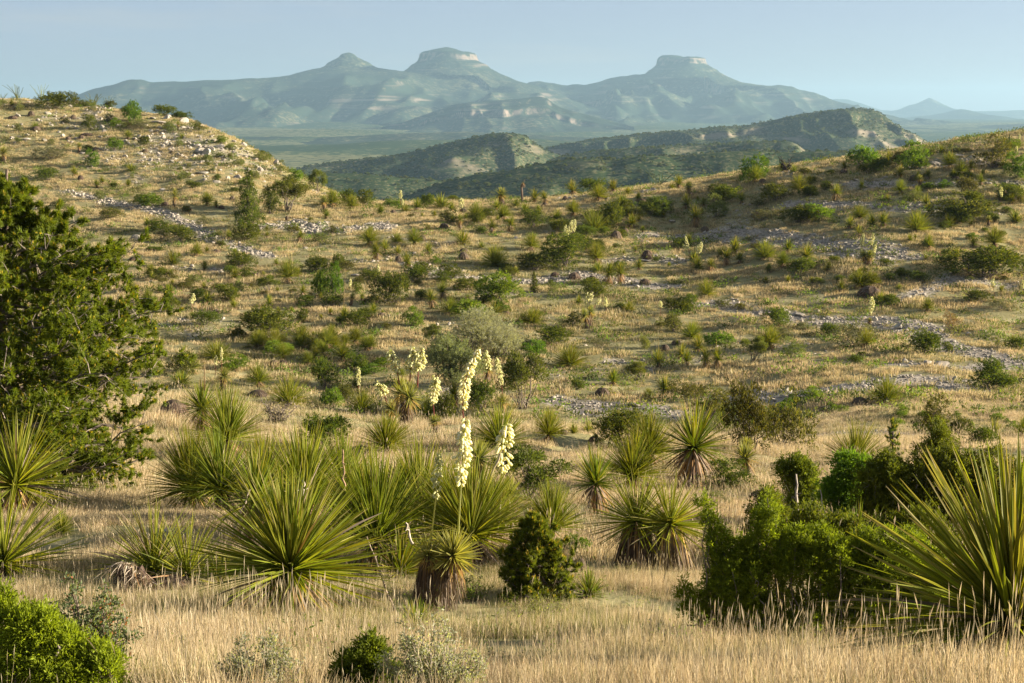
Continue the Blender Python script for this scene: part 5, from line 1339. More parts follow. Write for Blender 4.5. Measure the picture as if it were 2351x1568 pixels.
def bloom_plant(zone, x, y, top, flo, base, label, wpx, seed, head=0.32, curve=0.0, dY=0.0, **kw):
    """a small yucca whose main feature is its flower stalk"""
    u, v = zpx(zone, x, y); p = hit(u, v); k = m_per_zpx(p[1])
    o = thing('yucca', label, 'yucca', p)
    sc = max(0.25, min(1.0, head)); put_parts(o, [q for q in PROTO['yucca'][seed % 3] if q[0] != 'trunk'], (sc, sc, sc * 0.6), seed)
    stalk(o, p, zone, top, flo, base, seed=seed, width=wpx * k * 0.5, size=max(0.055, wpx * k * 0.25), thick=max(0.012, 1.3 * k), density=1.25, curve=curve, **kw)
    KEEP.append((p[0], p[1], 0.25)); return o, p
for z, T in ((2, T2F), (3, T3F)):
    for x, y, t, f, b, lab, wpx, sd_ in T: bloom_plant(z, x, y, t, f, b, lab, wpx, sd_)
for z, x, y, t, f, b, lab, wpx, sd_ in (
    (2, 1552, 1462, (1540, 1368), (1552, 1448), (1552, 1460), 'cream spike standing at the left over the broad shaded juniper', 28, 21),
    (2, 1575, 1462, (1584, 1336), (1568, 1426), (1560, 1460), 'tallest cream spike standing over the broad shaded juniper', 28, 22),
    (2, 1602, 1470, (1606, 1332), (1598, 1410), (1600, 1460), 'cream spike at the right over the broad shaded juniper, near a drooping one', 24, 23),
    (5, 255, 372, (250, 250), (254, 335), (254, 360), 'cream spike in front of the dark junipers on the slope', 16, 24),
    (5, 57, 426, (60, 352), (57, 402), (57, 422), 'short cream spike left of the dark slope junipers', 16, 25),
    (5, 1822, 612, (1815, 480), (1820, 535), (1822, 608), 'yucca with a cream bloom on a red stem right of the forked yucca', 26, 26),
    (5, 2197, 640, (2195, 505), (2197, 545), (2197, 632), 'yucca with a small cream bloom on a thin red stem by the track', 26, 27),
    (6, 1290, 668, (1305, 472), (1296, 582), (1292, 610), 'yucca with a fat cream spike on the pale stony track', 36, 28),
    (6, 2150, 520, (2135, 350), (2138, 392), (2152, 475), 'yucca with a round cream bloom beside the dark low juniper', 28, 29),
    (6, 2346, 470, (2346, 362), (2344, 410), (2346, 465), 'yucca with a cream bloom cut by the right edge', 26, 30)):
    bloom_plant(z, x, y, t, f, b, lab, wpx, sd_, head=0.55 if sd_ in (28,) else 0.35)
# tall dead pole on the ridge, dead branches on the skyline
u, v = zpx(2, 1240, 1222); p = hit(u, v); b = MB(); k = m_per_zpx(p[1])
tube(b, [(0, 0, -0.2), (0.03, 0, 60 * k), (-0.02, 0, 110 * k), (8 * k, 0, 135 * k)], [7 * k, 8 * k, 7 * k, 11 * k], (0.13, 0.10, 0.075), 8)
skirt_blades(b, np.random.RandomState(5), (8 * k, 0, 140 * k), 60, 26 * k, 0.7, 0.3, 3 * k, 10 * k)
blades(b, np.tile((8 * k, 0, 135 * k), (26, 1)), rdir(26, 0.5), 24 * k, 3 * k, (0.2, 0.17, 0.08))
tube(b, [(8 * k, 0, 135 * k), (22 * k, 0, 165 * k)], [1.2 * k, 0.8 * k], (0.2, 0.16, 0.1), 4)
o = link('dead_yucca', b.mesh('dead_yucca', M['dead'])); o.location = p; o['label'] = 'tall dead yucca pole with a ragged tuft on the ridge line'; o['category'] = 'dead plant'
u, v = zpx(3, 712, 1005); p = hit(u, v); k = m_per_zpx(p[1])
o = link('dead_bush', dead_bush_mesh(77, 130 * k, 105 * k, 12, (0.045, 0.035, 0.03), 0.06)); o.location = p; o['label'] = 'black leafless dead branches on the ridge skyline'; o['category'] = 'dead plant'
# ------------------------------------------------------------------ the near plants, leaf by leaf where the photograph shows them so
def leaf_proto(name, ratio, cols, tips, edge, droop, mat='rosette', prof='taper', n=5, seed=0, segs=6, yaw=0.05):
    out = []
    for k in range(n):
        r = np.random.RandomState(1200 + seed * 10 + k); m = MB()
        blades(m, [[0, 0, 0]], [[0, 0.02, 1]], 1.0, ratio * r.uniform(0.85, 1.15), cols[k % len(cols)], tips[k % len(tips)], segs=segs, droop=0.0, prof=prof, roll=0.0, edge=edge, r=r)
        V = m.V[0]; t = V[:, 2].clip(0, 1)
        V[:, 1] -= droop * r.uniform(0.2, 1.5) * t ** 2; V[:, 0] += yaw * r.normal() * t ** 2
        out.append(m.mesh('leaf', M[mat], False))
    return out
SG = [SOT_G * 1.0, SOT_G * 0.8, SOT_Y * 0.9, SOT_G * 1.2, (SOT_G + SOT_Y) * 0.5]
LEAF = {'sotol': leaf_proto('sotol', 0.023, SG, [DRY, SG[1], SG[2], SG[3], SG[4]], (0.26, 0.27, 0.03), 0.07, seed=1),
        'wide': leaf_proto('wide', 0.027, SG, [DRY * 0.8, SG[1], DRY, SG[3], SG[4]], (0.28, 0.28, 0.03), 0.10, seed=2),
        'yucca': leaf_proto('yucca', 0.050, [YUC_G, YUC_Y, YUC_G * 1.2, YUC_Y * 0.9, YUC_G * 0.9], [YUC_Y], (0.36, 0.32, 0.09), 0.02, seed=3, segs=4),
        'gold': leaf_proto('gold', 0.045, [np.array((0.42, 0.29, 0.09)), np.array((0.38, 0.22, 0.06)), np.array((0.46, 0.34, 0.13))], [np.array((0.36, 0.22, 0.08))], (0.4, 0.28, 0.1), 0.12, seed=4, segs=4),
        'dry': leaf_proto('dry', 0.028, [DEADC[3] * 0.65, DRY * 0.5, DEADC[2] * 0.6, DEADC[3] * 0.8], [DEADC[2]], None, 0.35, mat='dead', seed=5, segs=5),
        'grey': leaf_proto('grey', 0.045, [np.array((0.30, 0.26, 0.22)), np.array((0.22, 0.18, 0.14)), np.array((0.15, 0.11, 0.085)), np.array((0.36, 0.31, 0.26))], [DEADC[2]], None, 0.42, mat='dead', seed=6, segs=5, prof='lin')}
def add_leaf(root, me, P, D, L, r, w=1.0):
    e = link('leaf', me, root); e.location = P
    D = Vector(D).normalized(); side = Vector((-D.y, D.x, 0))
    if side.length < 1e-3: side = Vector((1, 0, 0))
    side.normalize(); nrm_ = D.cross(side)          # leaf: z along D, y to its upper face
    Mx = Matrix((side, -nrm_ if nrm_.z < 0 else nrm_, D)).transposed()
    if Mx.determinant() < 0: Mx = Matrix((-side, -nrm_ if nrm_.z < 0 else nrm_, D)).transposed()
    e.rotation_mode = 'QUATERNION'; e.rotation_quaternion = Mx.to_quaternion() @ Quaternion((0, 0, 1), r.normal() * 0.35)
    e.scale = (L * w, L, L); return e
def leafy(name, cat, label, zone, base, cen, Lpx, n, kind='sotol', th=(2, 105), power=0.8, tilt=(0, 0), seed=0, dry=0.06, old=None, old_n=0, skirt=160, skirt_L=0.55, skirt_spread=0.5, golden=0.3, wleaf=1.0, heads=None, trunk_r=0.12, dY=0.0):
    """a rosette whose leaves are separate objects"""
    r = np.random.RandomState(3000 + seed)
    p = hit(*zpx(zone, *base)); 
    if dY: p[0] *= (p[1] + dY) / p[1]; p[1] += dY; p[2] = float(ground_z(p[0], p[1])[0])
    o = thing(name, label, cat, p); Y = p[1]; k = m_per_zpx(Y)
    for (cxp, Lp, nn, tl) in (heads or [(cen, Lpx, n, tilt)]):
        a, b_ = ray(*zpx(zone, *cxp)); c = np.array([a * Y, Y, b_ * Y]) - p; L = Lp * k
        D, t = fan_dirs(nn, th[0], th[1], r, 0.07, power)
        ax = Vector((tl[0], tl[1], 1.0)).normalized(); Rm = np.array(Vector((0, 0, 1)).rotation_difference(ax).to_matrix()); D = D @ Rm.T
        for d, tt in zip(D, t):
            me = LEAF[kind][r.randint(5)]
            if r.uniform() < dry * (0.3 + 1.4 * tt): me = LEAF['dry'][r.randint(4)]
            add_leaf(o, me, Vector(c + d * 0.03 * L), d, L * r.uniform(0.78, 1.06), r, wleaf)
        if old_n:
            D, t = fan_dirs(old_n, th[1] - 6, th[1] + 45, r, 0.1); D = D @ Rm.T
            for d in D: add_leaf(o, LEAF[old][r.randint(len(LEAF[old]))], Vector(c - np.array([0, 0, 0.05 * L])), d, L * r.uniform(0.6, 0.95), r, wleaf)
        if nn > 280:                                   # past three hundred leaves: the rest as one part
            ex = MB(); De, te = fan_dirs(230, th[0], th[1], r, 0.12, power); De = De @ Rm.T
            ce = np.where(r.uniform(size=(230, 1)) < 0.3, SOT_Y, SOT_G) * r.uniform(0.75, 1.2, (230, 1))
            blades(ex, c + De * 0.03 * L, De, L * r.uniform(0.7, 1.05, 230), 0.022 * L, ce, np.where(r.uniform(size=(230, 1)) < 0.4, DRY, ce), segs=5, droop=0.05 + 0.1 * te, edge=(0.26, 0.27, 0.03), sidebend=0.06, r=r)
            e = link('foliage', ex.mesh('foliage', M['rosette']), o); e['kind'] = 'stuff'
        b = MB(); foot = np.array([0.25 * c[0], 0, -0.02])
        tube(b, [foot, foot * 0.5 + c * 0.5, c], [trunk_r * L * 1.3, trunk_r * L * 1.2, trunk_r * L * 0.6], (0.085, 0.06, 0.045), 9)
        tt = r.uniform(0, 1, skirt); pa = r.uniform(0, 6.28, skirt); path = c[None] * (1 - tt)[:, None] + foot[None] * tt[:, None]
        rr = trunk_r * L * (0.8 + 0.8 * tt)
        DD = np.column_stack([np.cos(pa) * skirt_spread, np.sin(pa) * skirt_spread, -1 + 0 * pa]) + r.normal(size=(skirt, 3)) * 0.14 - (c - foot)[None] * np.array([0.35, 0.35, 0])
        kk = np.where(tt < golden * r.uniform(0.4, 1.5, skirt), 3, r.choice(3, skirt, p=(0.5, 0.32, 0.18)))
        blades(b, path + np.column_stack([np.cos(pa), np.sin(pa), 0 * pa]) * rr[:, None], DD, skirt_L * L * r.uniform(0.5, 1.05, skirt), 0.024 * L * 1.2, DEADC[kk] * r.uniform(0.7, 1.35, (skirt, 1)), segs=4, droop=0.2, prof='lin', r=r)
        e = link('dead_skirt', b.mesh('dead_skirt', M['dead']), o); e['kind'] = 'stuff'
    KEEP.append((p[0], p[1] - 0.12, 0.34)); return o, p
# large sotols of the front
leafy('sotol', 'sotol', 'huge sotol filling the lower right corner, its leaves fanning out', 9, (2290, 1520), (2270, 1160), 1330, 298, 'wide', (4, 120), 0.95, (-0.08, -0.12), 1, 0.05, 'dry', 16, 160, 0.4, golden=0.15)
leafy('sotol', 'sotol', 'big upright sotol with toothed leaves and dark skirt, middle of the front row', 7, (2000, 1150), (2000, 800), 770, 298, 'sotol', (2, 97), 0.9, (0.02, -0.05), 2, 0.03, 'dry', 22, 520, 0.60, 1.0, 0.16)
leafy('sotol', 'sotol', 'upper of two sotols cut by the left edge, under the pine', 7, (100, 400), (110, 210), 540, 250, 'sotol', (2, 112), 0.75, (0.1, 0), 3, 0.05, 'dry', 40, 160, 0.75, 0.6, 0.7)
leafy('sotol', 'sotol', 'lower of two sotols cut by the left edge, with long flat leaves', 7, (20, 820), (20, 750), 610, 210, 'sotol', (2, 108), 0.7, (0.05, -0.05), 4, 0.05, None, 0, 60, 0.3)
leafy('sotol', 'sotol', 'sotol behind the curled grey dead heap in the front grass', 7, (1060, 850), (1060, 790), 500, 130, 'sotol', (2, 92), 0.8, (0, 0), 5, 0.08, None, 0, 40, 0.3)
leafy('sotol', 'sotol', 'smaller sotol right of the one behind the curled grey heap', 7, (1290, 880), (1290, 830), 460, 90, 'sotol', (2, 88), 0.8, (0.08, 0), 6, 0.08, None, 0, 30, 0.3)
leafy('sotol', 'sotol', 'left one of the two trunked sotols standing side by side in the grass', 8, (2040, 770), (2030, 460), 385, 230, 'sotol', (2, 118), 0.75, (0, 0), 7, 0.03, 'dry', 14, 420, 0.95, 0.16, 0.07, trunk_r=0.26)
leafy('sotol', 'sotol', 'right one of the two trunked sotols standing side by side in the grass', 8, (2270, 790), (2265, 475), 370, 220, 'sotol', (2, 118), 0.75, (0, 0), 8, 0.03, 'dry', 14, 420, 0.95, 0.16, 0.14, trunk_r=0.26)
yo, yp = leafy('yucca', 'yucca', 'two headed yellow green yucca leaning on thick thatched trunks in front', 8, (545, 1065), None, 0, 0, 'yucca', (3, 112), 0.8, seed=9, dry=0.0, old='gold', old_n=60, skirt=520, skirt_L=1.0, skirt_spread=0.22, golden=0.12, trunk_r=0.36,
               heads=[((765, 695), 225, 200, (0.05, -0.3)), ((600, 690), 165, 130, (-0.12, 0.1))])
stalk(yo, yp, 8, (852, -235), (822, 190), (800, 560), seed=71, width=0.048, size=0.031, thick=0.010, density=1.4, col=(0.30, 0.30, 0.12), each=True)
stalk(yo, yp, 8, (668, -10), (650, 285), (612, 600), seed=72, width=0.035, size=0.020, thick=0.008, density=0.8, col=(0.34, 0.34, 0.14))
b2, p2 = plant('Y', 8, 1180, 470, 190, 300, 'pale blue green yucca leaning behind the two headed yucca')
stalk(b2, p2, 8, (1135, -210), (1105, 90), (1080, 330), seed=73, width=0.09, size=0.05, thick=0.012, density=1.3, col=(0.34, 0.34, 0.14), each=True)
# dead stalks and sticks leaning in the front row
def stick(zone, a, b, label, rad, col, base=None, name='dead_stalk'):
    p = hit(*zpx(zone, *(base or a))); Y = p[1]
    def W(q): x, z = ray(*zpx(zone, *q)); return np.array([x * Y, Y, z * Y]) - p
    m = MB(); r = np.random.RandomState(int(abs(a[0]))); c = curve_pts(W(a), W(b), 8, 0, 0.008, r); tube(m, c, np.linspace(rad, rad * 0.55, 8), col, 7)
    for k in range(4):
        q = c[2 + k]; tube(m, [q, q + rdir(1, 0.3, r)[0] * rad * 4], [rad * 0.4, rad * 0.15], col, 4)
    o = link(name, m.mesh(name, M['wood'], True)); o.location = p; o['label'] = label; o['category'] = 'dead stalk'
stick(8, (945, 310), (1092, -10), 'thick pale dead stalk leaning across the front cream bloom', 0.017, (0.36, 0.30, 0.20), (945, 560))
stick(8, (375, 1090), (172, 560), 'long thin grey stick leaning left in front of the two headed yucca', 0.010, (0.32, 0.26, 0.2))
stick(8, (490, 610), (440, 465), 'short pale dead stick above the left yucca head', 0.012, (0.4, 0.35, 0.28), (500, 900))
stick(7, (2080, 370), (2086, 170), 'stubby grey dead flower stalk amid the big upright sotol', 0.018, (0.34, 0.29, 0.24), (2070, 1040))
stick(7, (1600, 560), (1722, 235), 'slanting grey stick left of the big upright sotol', 0.010, (0.34, 0.28, 0.22), (1600, 760))
stick(8, (20, 240), (8, -40), 'tall straight brown stalk behind the big upright sotol', 0.012, (0.30, 0.2, 0.13), (20, 640))
# curled grey dead heap: its dead leaves hang one by one
r = np.random.RandomState(8); p = hit(*zpx(7, 900, 940)); k = m_per_zpx(p[1])
o = thing('dead_sotol', 'curled heap of long grey dead leaves in the front grass', 'dead plant', p)
m = MB(); tube(m, [(-70 * k, 0, -0.05), (-40 * k, 0, 120 * k), (60 * k, 0, 140 * k), (150 * k, 0, 30 * k)], [8 * k, 70 * k, 60 * k, 5 * k], (0.07, 0.05, 0.04), 9)
skirt_blades(m, r, (0, 0, 200 * k), 120, 240 * k, 0.8, 0.05, 12 * k, 60 * k, 40 * k); e = link('dead_core', m.mesh('dead_core', M['dead']), o); e['kind'] = 'stuff'
for q in range(170):
    t = r.uniform(0, 1); x0 = -110 + 270 * t; z0 = 235 * math.sin(math.pi * min(1, 0.35 + 0.55 * t)) - 20
    ph = r.uniform(0, 6.28); d = Vector((0.6 * (t - 0.45) + 0.35 * math.cos(ph) - 0.1, -0.55 + 0.5 * math.sin(ph), -0.25 + 0.55 * r.uniform(-1, 0.6)))
    add_leaf(o, LEAF['grey'][r.randint(4)], Vector((x0 * k, (-30 + 50 * math.sin(ph)) * k, z0 * k)), d, 190 * k * r.uniform(0.6, 1.1), r, 1.1)
KEEP.append((p[0], p[1], 0.3))
for nz, x, y, w_, h_, lab, kk in ((7, 1190, 905, 300, 90, 'flattened grey dead leaves right of the curled heap', 0), (4, 1195, 1300, 235, 130, 'large dark brown dead sotol heap beside the pine', 1), (5, 130, 1580, 230, 90, 'broad dark dead heap beside a sotol behind the front row', 0),
                                  (8, 1650, 830, 95, 140, 'shaggy dead stump right of the small pine', 1), (9, 530, 320, 185, 90, 'flat topped grey dead stump in the pale grass', 0), (8, 700, 470, 200, 120, 'dark dead leaf heap behind the two headed yucca', 1), (7, 600, 470, 10, 10, None, 0)):
    if lab is None: continue
    p = hit(*zpx(nz, x, y)); k = m_per_zpx(p[1]); o = link('dead_sotol', MOUND_NEAR[kk]); o.location = p; o.scale = (w_ * k, w_ * k, h_ * k * 1.2); o.rotation_euler = (0, 0, x * 0.7)
    o['label'] = lab; o['category'] = 'dead plant'
NEAR = [
('N', 7, 1840, 330, 400, 400, 'grey green sotol in the gap between stacked group and thatched trunk sotol'),
('N', 8, 400, 560, 420, 430, 'sotol in the back band left of the bright back sotol'),
('N', 8, 730, 640, 470, 500, 'sotol in the back band right of the bright back sotol'),
('N', 8, 120, 600, 450, 470, 'sotol in the back band right behind the big upright sotol'),
('N', 8, 1060, 660, 430, 430, 'sotol in the back band beside the pale blue green yucca'),
('L', 7, 1520, 900, 240, 220, 'low yellow tuft between the small heap sotol and the big upright sotol'),
('T', 4, 1400, 1410, 290, 340, 'sotol with a bare stalk above the stacked sotol group beside the pine'),
('N', 4, 1575, 1580, 360, 400, 'tallest fanned sotol of the stacked group beside the pine'),
('N', 7, 1325, 370, 400, 500, 'dark skirted sotol at the lower left of the stacked group'),
('N', 7, 1545, 390, 440, 480, 'dark skirted sotol at the lower right of the stacked group'),
('N', 5, 300, 1585, 330, 230, 'sotol with a dark dead heap at its left behind the front row'),
('T', 7, 1745, 640, 520, 660, 'sotol on a dark thatched trunk left behind the big upright sotol'),
('N', 7, 2080, 480, 560, 560, 'green sotol rising straight behind the big upright sotol'),
('N', 8, 250, 800, 640, 680, 'dark green toothed sotol right of the big upright sotol'),
('N', 8, 560, 560, 470, 560, 'bright sotol at the back between the front sotols'),
('N', 8, 900, 760, 600, 640, 'large sotol directly behind the two headed yucca'),
('N', 8, 20, 380, 460, 440, 'tan tipped sotol at the back of the front row'),
('Y', 8, 935, 230, 200, 330, 'round headed yucca with brown trunk behind the cream blooms'),
('N', 8, 1450, 620, 350, 350, 'sotol half hidden behind the small pine'),
('T', 8, 1765, 410, 350, 440, 'sotol on a dark thatched trunk left of the side by side pair'),
('N', 8, 2000, 250, 360, 330, 'yellow tipped sotol behind the side by side pair'),
('T', 8, 2385, 235, 440, 600, 'yellow sotol with hanging orange skirt right of the side by side pair'),
('N', 8, 2120, 80, 330, 300, 'sotol at the foot of the bright juniper clump'),
('L', 8, 515, 1215, 260, 175, 'small bluish yucca tuft at the foot of the two headed yucca'),
('L', 8, 1700, 985, 175, 175, 'small yellow tuft right of the small pine'),
('L', 8, 400, 830, 300, 280, 'yellow tuft left of the thatched yucca trunks'),
('L', 7, 420, 550, 150, 150, 'small pale tuft in the grass between the left sotols'),
('B', 8, 1610, 700, 170, 140, 'bright leafy sprig right of the small pine'),
('E', 6, 1180, 1660, 330, 260, 'yellow green sotol in front of the lower right gravel'),
('Y', 9, 455, 195, 200, 240, 'dark headed yucca with slim trunk beside a low juniper'),
('J', 9, 300, 220, 320, 170, 'low juniper in the pale grass beside a dark headed yucca'),
('G', 9, 240, 375, 230, 120, 'bare grey bush in the pale grass'),
('G', 9, 760, 385, 170, 130, 'silvery grey bush behind the front thicket'),
('L', 9, 1200, 760, 300, 350, 'stiff straw tipped sotol standing inside the front thicket'),
('W', 8, 1290, 310, 500, 300, 'sparse green twiggy bush behind the small pine'),
('G', 8, 1470, 340, 200, 170, 'grey bush right of the sparse twiggy bush'),
]
for code, z, x, y, w_, h_, lab in NEAR:
    q = 1.18 if code in 'NEL' else 1.0
    o, p = plant(code, z, x, y, w_ * q, h_ * q, lab)
    if lab.startswith('sotol with a bare stalk'): stalk(o, p, 4, (1405, 900), (1408, 1000), (1408, 1120), flowers=False, thick=0.018, col=(0.3, 0.22, 0.15), seed=3)
# blooming yuccas of the valley
o, p = plant('F', 5, 440, 1380, 215, 320, 'tree like yucca on a shaggy trunk with three cream blooms')
for k, (t, f, b) in enumerate((((332, 848), (378, 975), (398, 1080)), ((494, 832), (474, 990), (468, 1090)), ((550, 838), (528, 972), (522, 1100)))):
    stalk(o, p, 5, t, f, b, seed=80 + k, width=0.14, size=0.06, thick=0.018, density=1.5)
for x, y, w_, h_, t, f, b, lab, sd_ in ((330, 1370, 140, 160, (245, 1064), (292, 1140), (325, 1260), 'yucca with a slanting cream bloom left of the tree like yucca', 83), (650, 1410, 120, 90, (648, 1036), (628, 1192), (642, 1350), 'low yucca with a pointed cream bloom on a red stem', 84),
                                       (1110, 1300, 110, 130, (1065, 895), (1100, 1070), (1112, 1200), 'bluish yucca with a cream bloom right of the tall bent bloom', 85)):
    o, p = plant('Y', 5, x, y, w_, h_, lab); stalk(o, p, 5, t, f, b, seed=sd_, width=0.13, size=0.058, thick=0.016, density=1.5)
o, p = plant('Y', 4, 1530, 1125, 115, 140, 'yucca with two beaded stalks right of the big pine')
stalk(o, p, 4, (1523, 828), (1526, 905), (1526, 1010), seed=86, width=0.05, size=0.05, thick=0.014); stalk(o, p, 4, (1487, 876), (1485, 935), (1480, 1020), seed=87, width=0.05, size=0.05, thick=0.014)
bloom_plant(5, 115, 1140, (116, 962), (115, 1078), (115, 1120), 'thin cream spike above the grassy sotol left of the bloom group', 30, 88)
bloom_plant(5, 1003, 1075, (990, 850), (1012, 960), (1005, 1010), 'cream bloom over the green yucca head right of the bent bloom', 55, 89)
o, p = plant('Y', 5, 870, 1545, 150, 140, 'yucca with the tall bent cream bloom on a purple stem')
stalk(o, p, 5, (955, 822), (832, 1240), (858, 1480), seed=90, width=0.095, size=0.048, thick=0.016, density=1.5, curve=-0.08, col=(0.26, 0.09, 0.09), each=True)

# ------------------------------------------------------------------ pines
def pine_meshes(seed, H, prof, n_limb, n_twig, n_tuft, per, nl, nw, lean=0.0, trunk_r=0.12, tipf=0.06, c0=(0.072, 0.112, 0.010), c1=(0.135, 0.170, 0.014), candle=0.25, cl=0.07):
    """prof: list of (height fraction, crown radius)"""
    r = np.random.RandomState(seed); tk = MB(); fo = MB(); nb = MB()
    hs, rsx = np.array(prof).T
    zt = np.linspace(0, 1, 12); ax = np.column_stack([lean * zt ** 1.5, 0.0 * zt, zt * H]); ax[1:, :2] += np.cumsum(r.normal(size=(11, 2)) * trunk_r * 0.25, 0)
    ax[:, 0] = ax[:, 0] - 0; tube(tk, ax, trunk_r * (1.05 - zt) + 0.012, (0.11, 0.085, 0.065), 9)
    P, D, S = [], [], []
    for k in range(n_limb):
        h = (k + 0.5) / n_limb * 0.96 + 0.02; hh = h
        az = k * GA + r.normal() * 0.3; Rr = np.interp(hh, hs, rsx) * r.uniform(0.72, 1.08)
        a = np.array([np.interp(max(0.03, hh - 0.06), zt, ax[:, c]) for c in range(3)])
        e = np.array([np.interp(hh, zt, ax[:, 0]) + math.cos(az) * Rr, math.sin(az) * Rr, hh * H + 0.06 * H * r.normal() * 0.4])
        c = curve_pts(a, e, 8, -0.10 * Rr + 0.05 * Rr * r.normal(), 0.035 * Rr, r); br = trunk_r * 0.35 * (1.1 - hh)
        tube(tk, c, np.linspace(br + 0.006, 0.005, 8), np.array((0.15, 0.125, 0.105)) * r.uniform(0.7, 1.3), 5)
        for q in range(n_twig):
            t = 0.22 + 0.78 * (q + r.uniform(0, 1)) / n_twig; s = np.array([np.interp(t, np.linspace(0, 1, 8), c[:, i]) for i in range(3)])
            d = e - a; d /= np.linalg.norm(d) + 1e-9; w_ = nrm(d * 0.6 + rdir(1, 0.25, r)[0] * 1.0); L = Rr * 0.30 * r.uniform(0.5, 1.1) * (1.15 - 0.5 * t) + 0.02
            e2 = s + w_ * L; cc = curve_pts(s, e2, 4, 0.05 * L, 0.03 * L, r); tube(tk, cc, np.linspace(0.007, 0.003, 4) * (H / 4.6) ** 0.4, np.array((0.20, 0.17, 0.14)) * r.uniform(0.6, 1.4), 3)
            for u_ in range(n_tuft):
                tt = 0.45 + 0.55 * (u_ + 1) / n_tuft; P.append(s + w_ * L * tt + r.normal(size=3) * L * 0.10); D.append(nrm(w_ + np.array([0, 0, 0.35]) + r.normal(size=3) * 0.35)); S.append(tt)
    P = np.array(P); D = np.array(D); nT = len(P); f = r.uniform(0, 1, (nT, 1)); tc = (np.array(c0) * (1 - f) + np.array(c1) * f) * r.uniform(0.75, 1.25, (nT, 1))
    ix = np.repeat(np.arange(nT), per); mN = len(ix); along = r.uniform(-0.6, 0.25, (mN, 1)) * nl
    blades(fo, P[ix] + D[ix] * along, nrm(D[ix] * 0.85 + rdir(mN, 0, r) * 0.75), nl * r.uniform(0.7, 1.15, mN), nw, tc[ix] * r.uniform(0.85, 1.2, (mN, 1)), segs=1, prof='lin', roll=r.uniform(-1.5, 1.5, mN), r=r)
    sel = np.where(r.uniform(size=nT) < candle)[0]; ix = np.repeat(sel, 3); mN = len(ix)
    blades(fo, P[ix], nrm(D[ix] * 0.5 + np.array([0, 0, 0.8]) + r.normal(size=(mN, 3)) * 0.25), cl * r.uniform(0.6, 1.2, mN), nw * 1.6, np.array((0.36, 0.29, 0.03)) * r.uniform(0.7, 1.2, (mN, 1)), segs=2, prof='diamond', r=r)
    return [('foliage', fo.mesh('pine_foliage', M['needle']), True), ('trunk', tk.mesh('pine_trunk', M['wood'], True), False)]
p = hit(4, 1128); o = thing('pine_tree', 'big pine with yellow tipped needles filling the left side', 'pine tree', p)
kk = p[1] / FPX; Hp = (1128 - 378) * kk
pr = [(0, 250), (0.05, 300), (0.12, 318), (0.2, 325), (0.29, 362), (0.37, 372), (0.46, 360), (0.54, 338), (0.62, 322), (0.69, 295), (0.76, 262), (0.82, 215), (0.865, 120), (0.93, 75), (1.0, 22)]
put_parts(o, pine_meshes(2001, Hp, [(a, b * kk * 1.08) for a, b in pr], 172, 15, 8, 31, 0.084, 0.0150, lean=66 * kk, trunk_r=0.13), (1, 1, 1), 0.0)
KEEP.append((p[0], p[1], 0.6))
p = hit(*zpx(8, 1350, 985)); kk = m_per_zpx(p[1]); o = thing('pine_tree', 'small dense young pine with upright yellow buds in the front row', 'pine tree', p)
put_parts(o, pine_meshes(2002, 610 * kk, [(0, 260 * kk), (0.15, 300 * kk), (0.4, 270 * kk), (0.65, 190 * kk), (0.85, 110 * kk), (1, 25 * kk)], 70, 11, 4, 30, 0.040, 0.0075, trunk_r=0.025, candle=0.14, cl=0.045, c0=(0.075, 0.110, 0.011), c1=(0.13, 0.162, 0.016)), (1, 1, 1), 0.7)
p = hit(*zpx(6, 1460, 1650)); kk = m_per_zpx(p[1]); o = thing('pine_tree', 'slim pine sapling at the left end of the right thicket', 'pine tree', p)
put_parts(o, pine_meshes(2003, 340 * kk, [(0, 75 * kk), (0.3, 70 * kk), (0.7, 40 * kk), (1, 8 * kk)], 26, 4, 3, 22, 0.05, 0.008, trunk_r=0.03, c0=(0.07, 0.10, 0.012), c1=(0.11, 0.13, 0.02)), (1, 1, 1), 0.2)

# ------------------------------------------------------------------ near junipers and bushes with clumps where the photograph has them
def clumps(name, cat, label, zone, base, L, tufts, per, leaf, tuft_r, c0, c1, tipc, seed, depth=0.5, **kw):
    """L: (x, y, rx, ry) of the clumps in zone pixels"""
    p = hit(*zpx(zone, *base)); Y = p[1]; k = m_per_zpx(Y); r = np.random.RandomState(seed); lob = []
    for x, y, rx, ry in L:
        a, b = ray(*zpx(zone, x, y)); c = np.array([a * Y, Y, b * Y]) - p
        dd = r.normal() * depth * 0.3 * rx * k
        for q in range(9):
            d = rdir(1, 0.15, r)[0]; rf = r.uniform(0.45, 0.95); s = r.uniform(0.36, 0.68)
            lob.append((c[0] + d[0] * rx * k * rf, dd + d[1] * rx * k * rf * (0.6 + depth), c[2] + d[2] * ry * k * rf, rx * k * s, rx * k * s, min(ry, rx * 1.4) * k * s * 1.15))
    o = thing(name, label, cat, p); put_parts(o, shrub_meshes(seed, lob, int(tufts * 1.45), per, leaf * 1.25, leaf * 0.45, tuft_r, c0, c1, tipc, 0.16, name=name, shell=0.3, wide=0.8, spray=leaf * 3.2, **kw), (1, 1, 1), 0)
    KEEP.extend([(p[0] + q * 0.12 * sum(z[2] for z in L) / len(L) * k * 30, p[1] - 0.2, 0.45) for q in (-0.8, -0.4, 0, 0.4, 0.8)] if p[1] < 16 else [(p[0], p[1], 0.4)]); return o
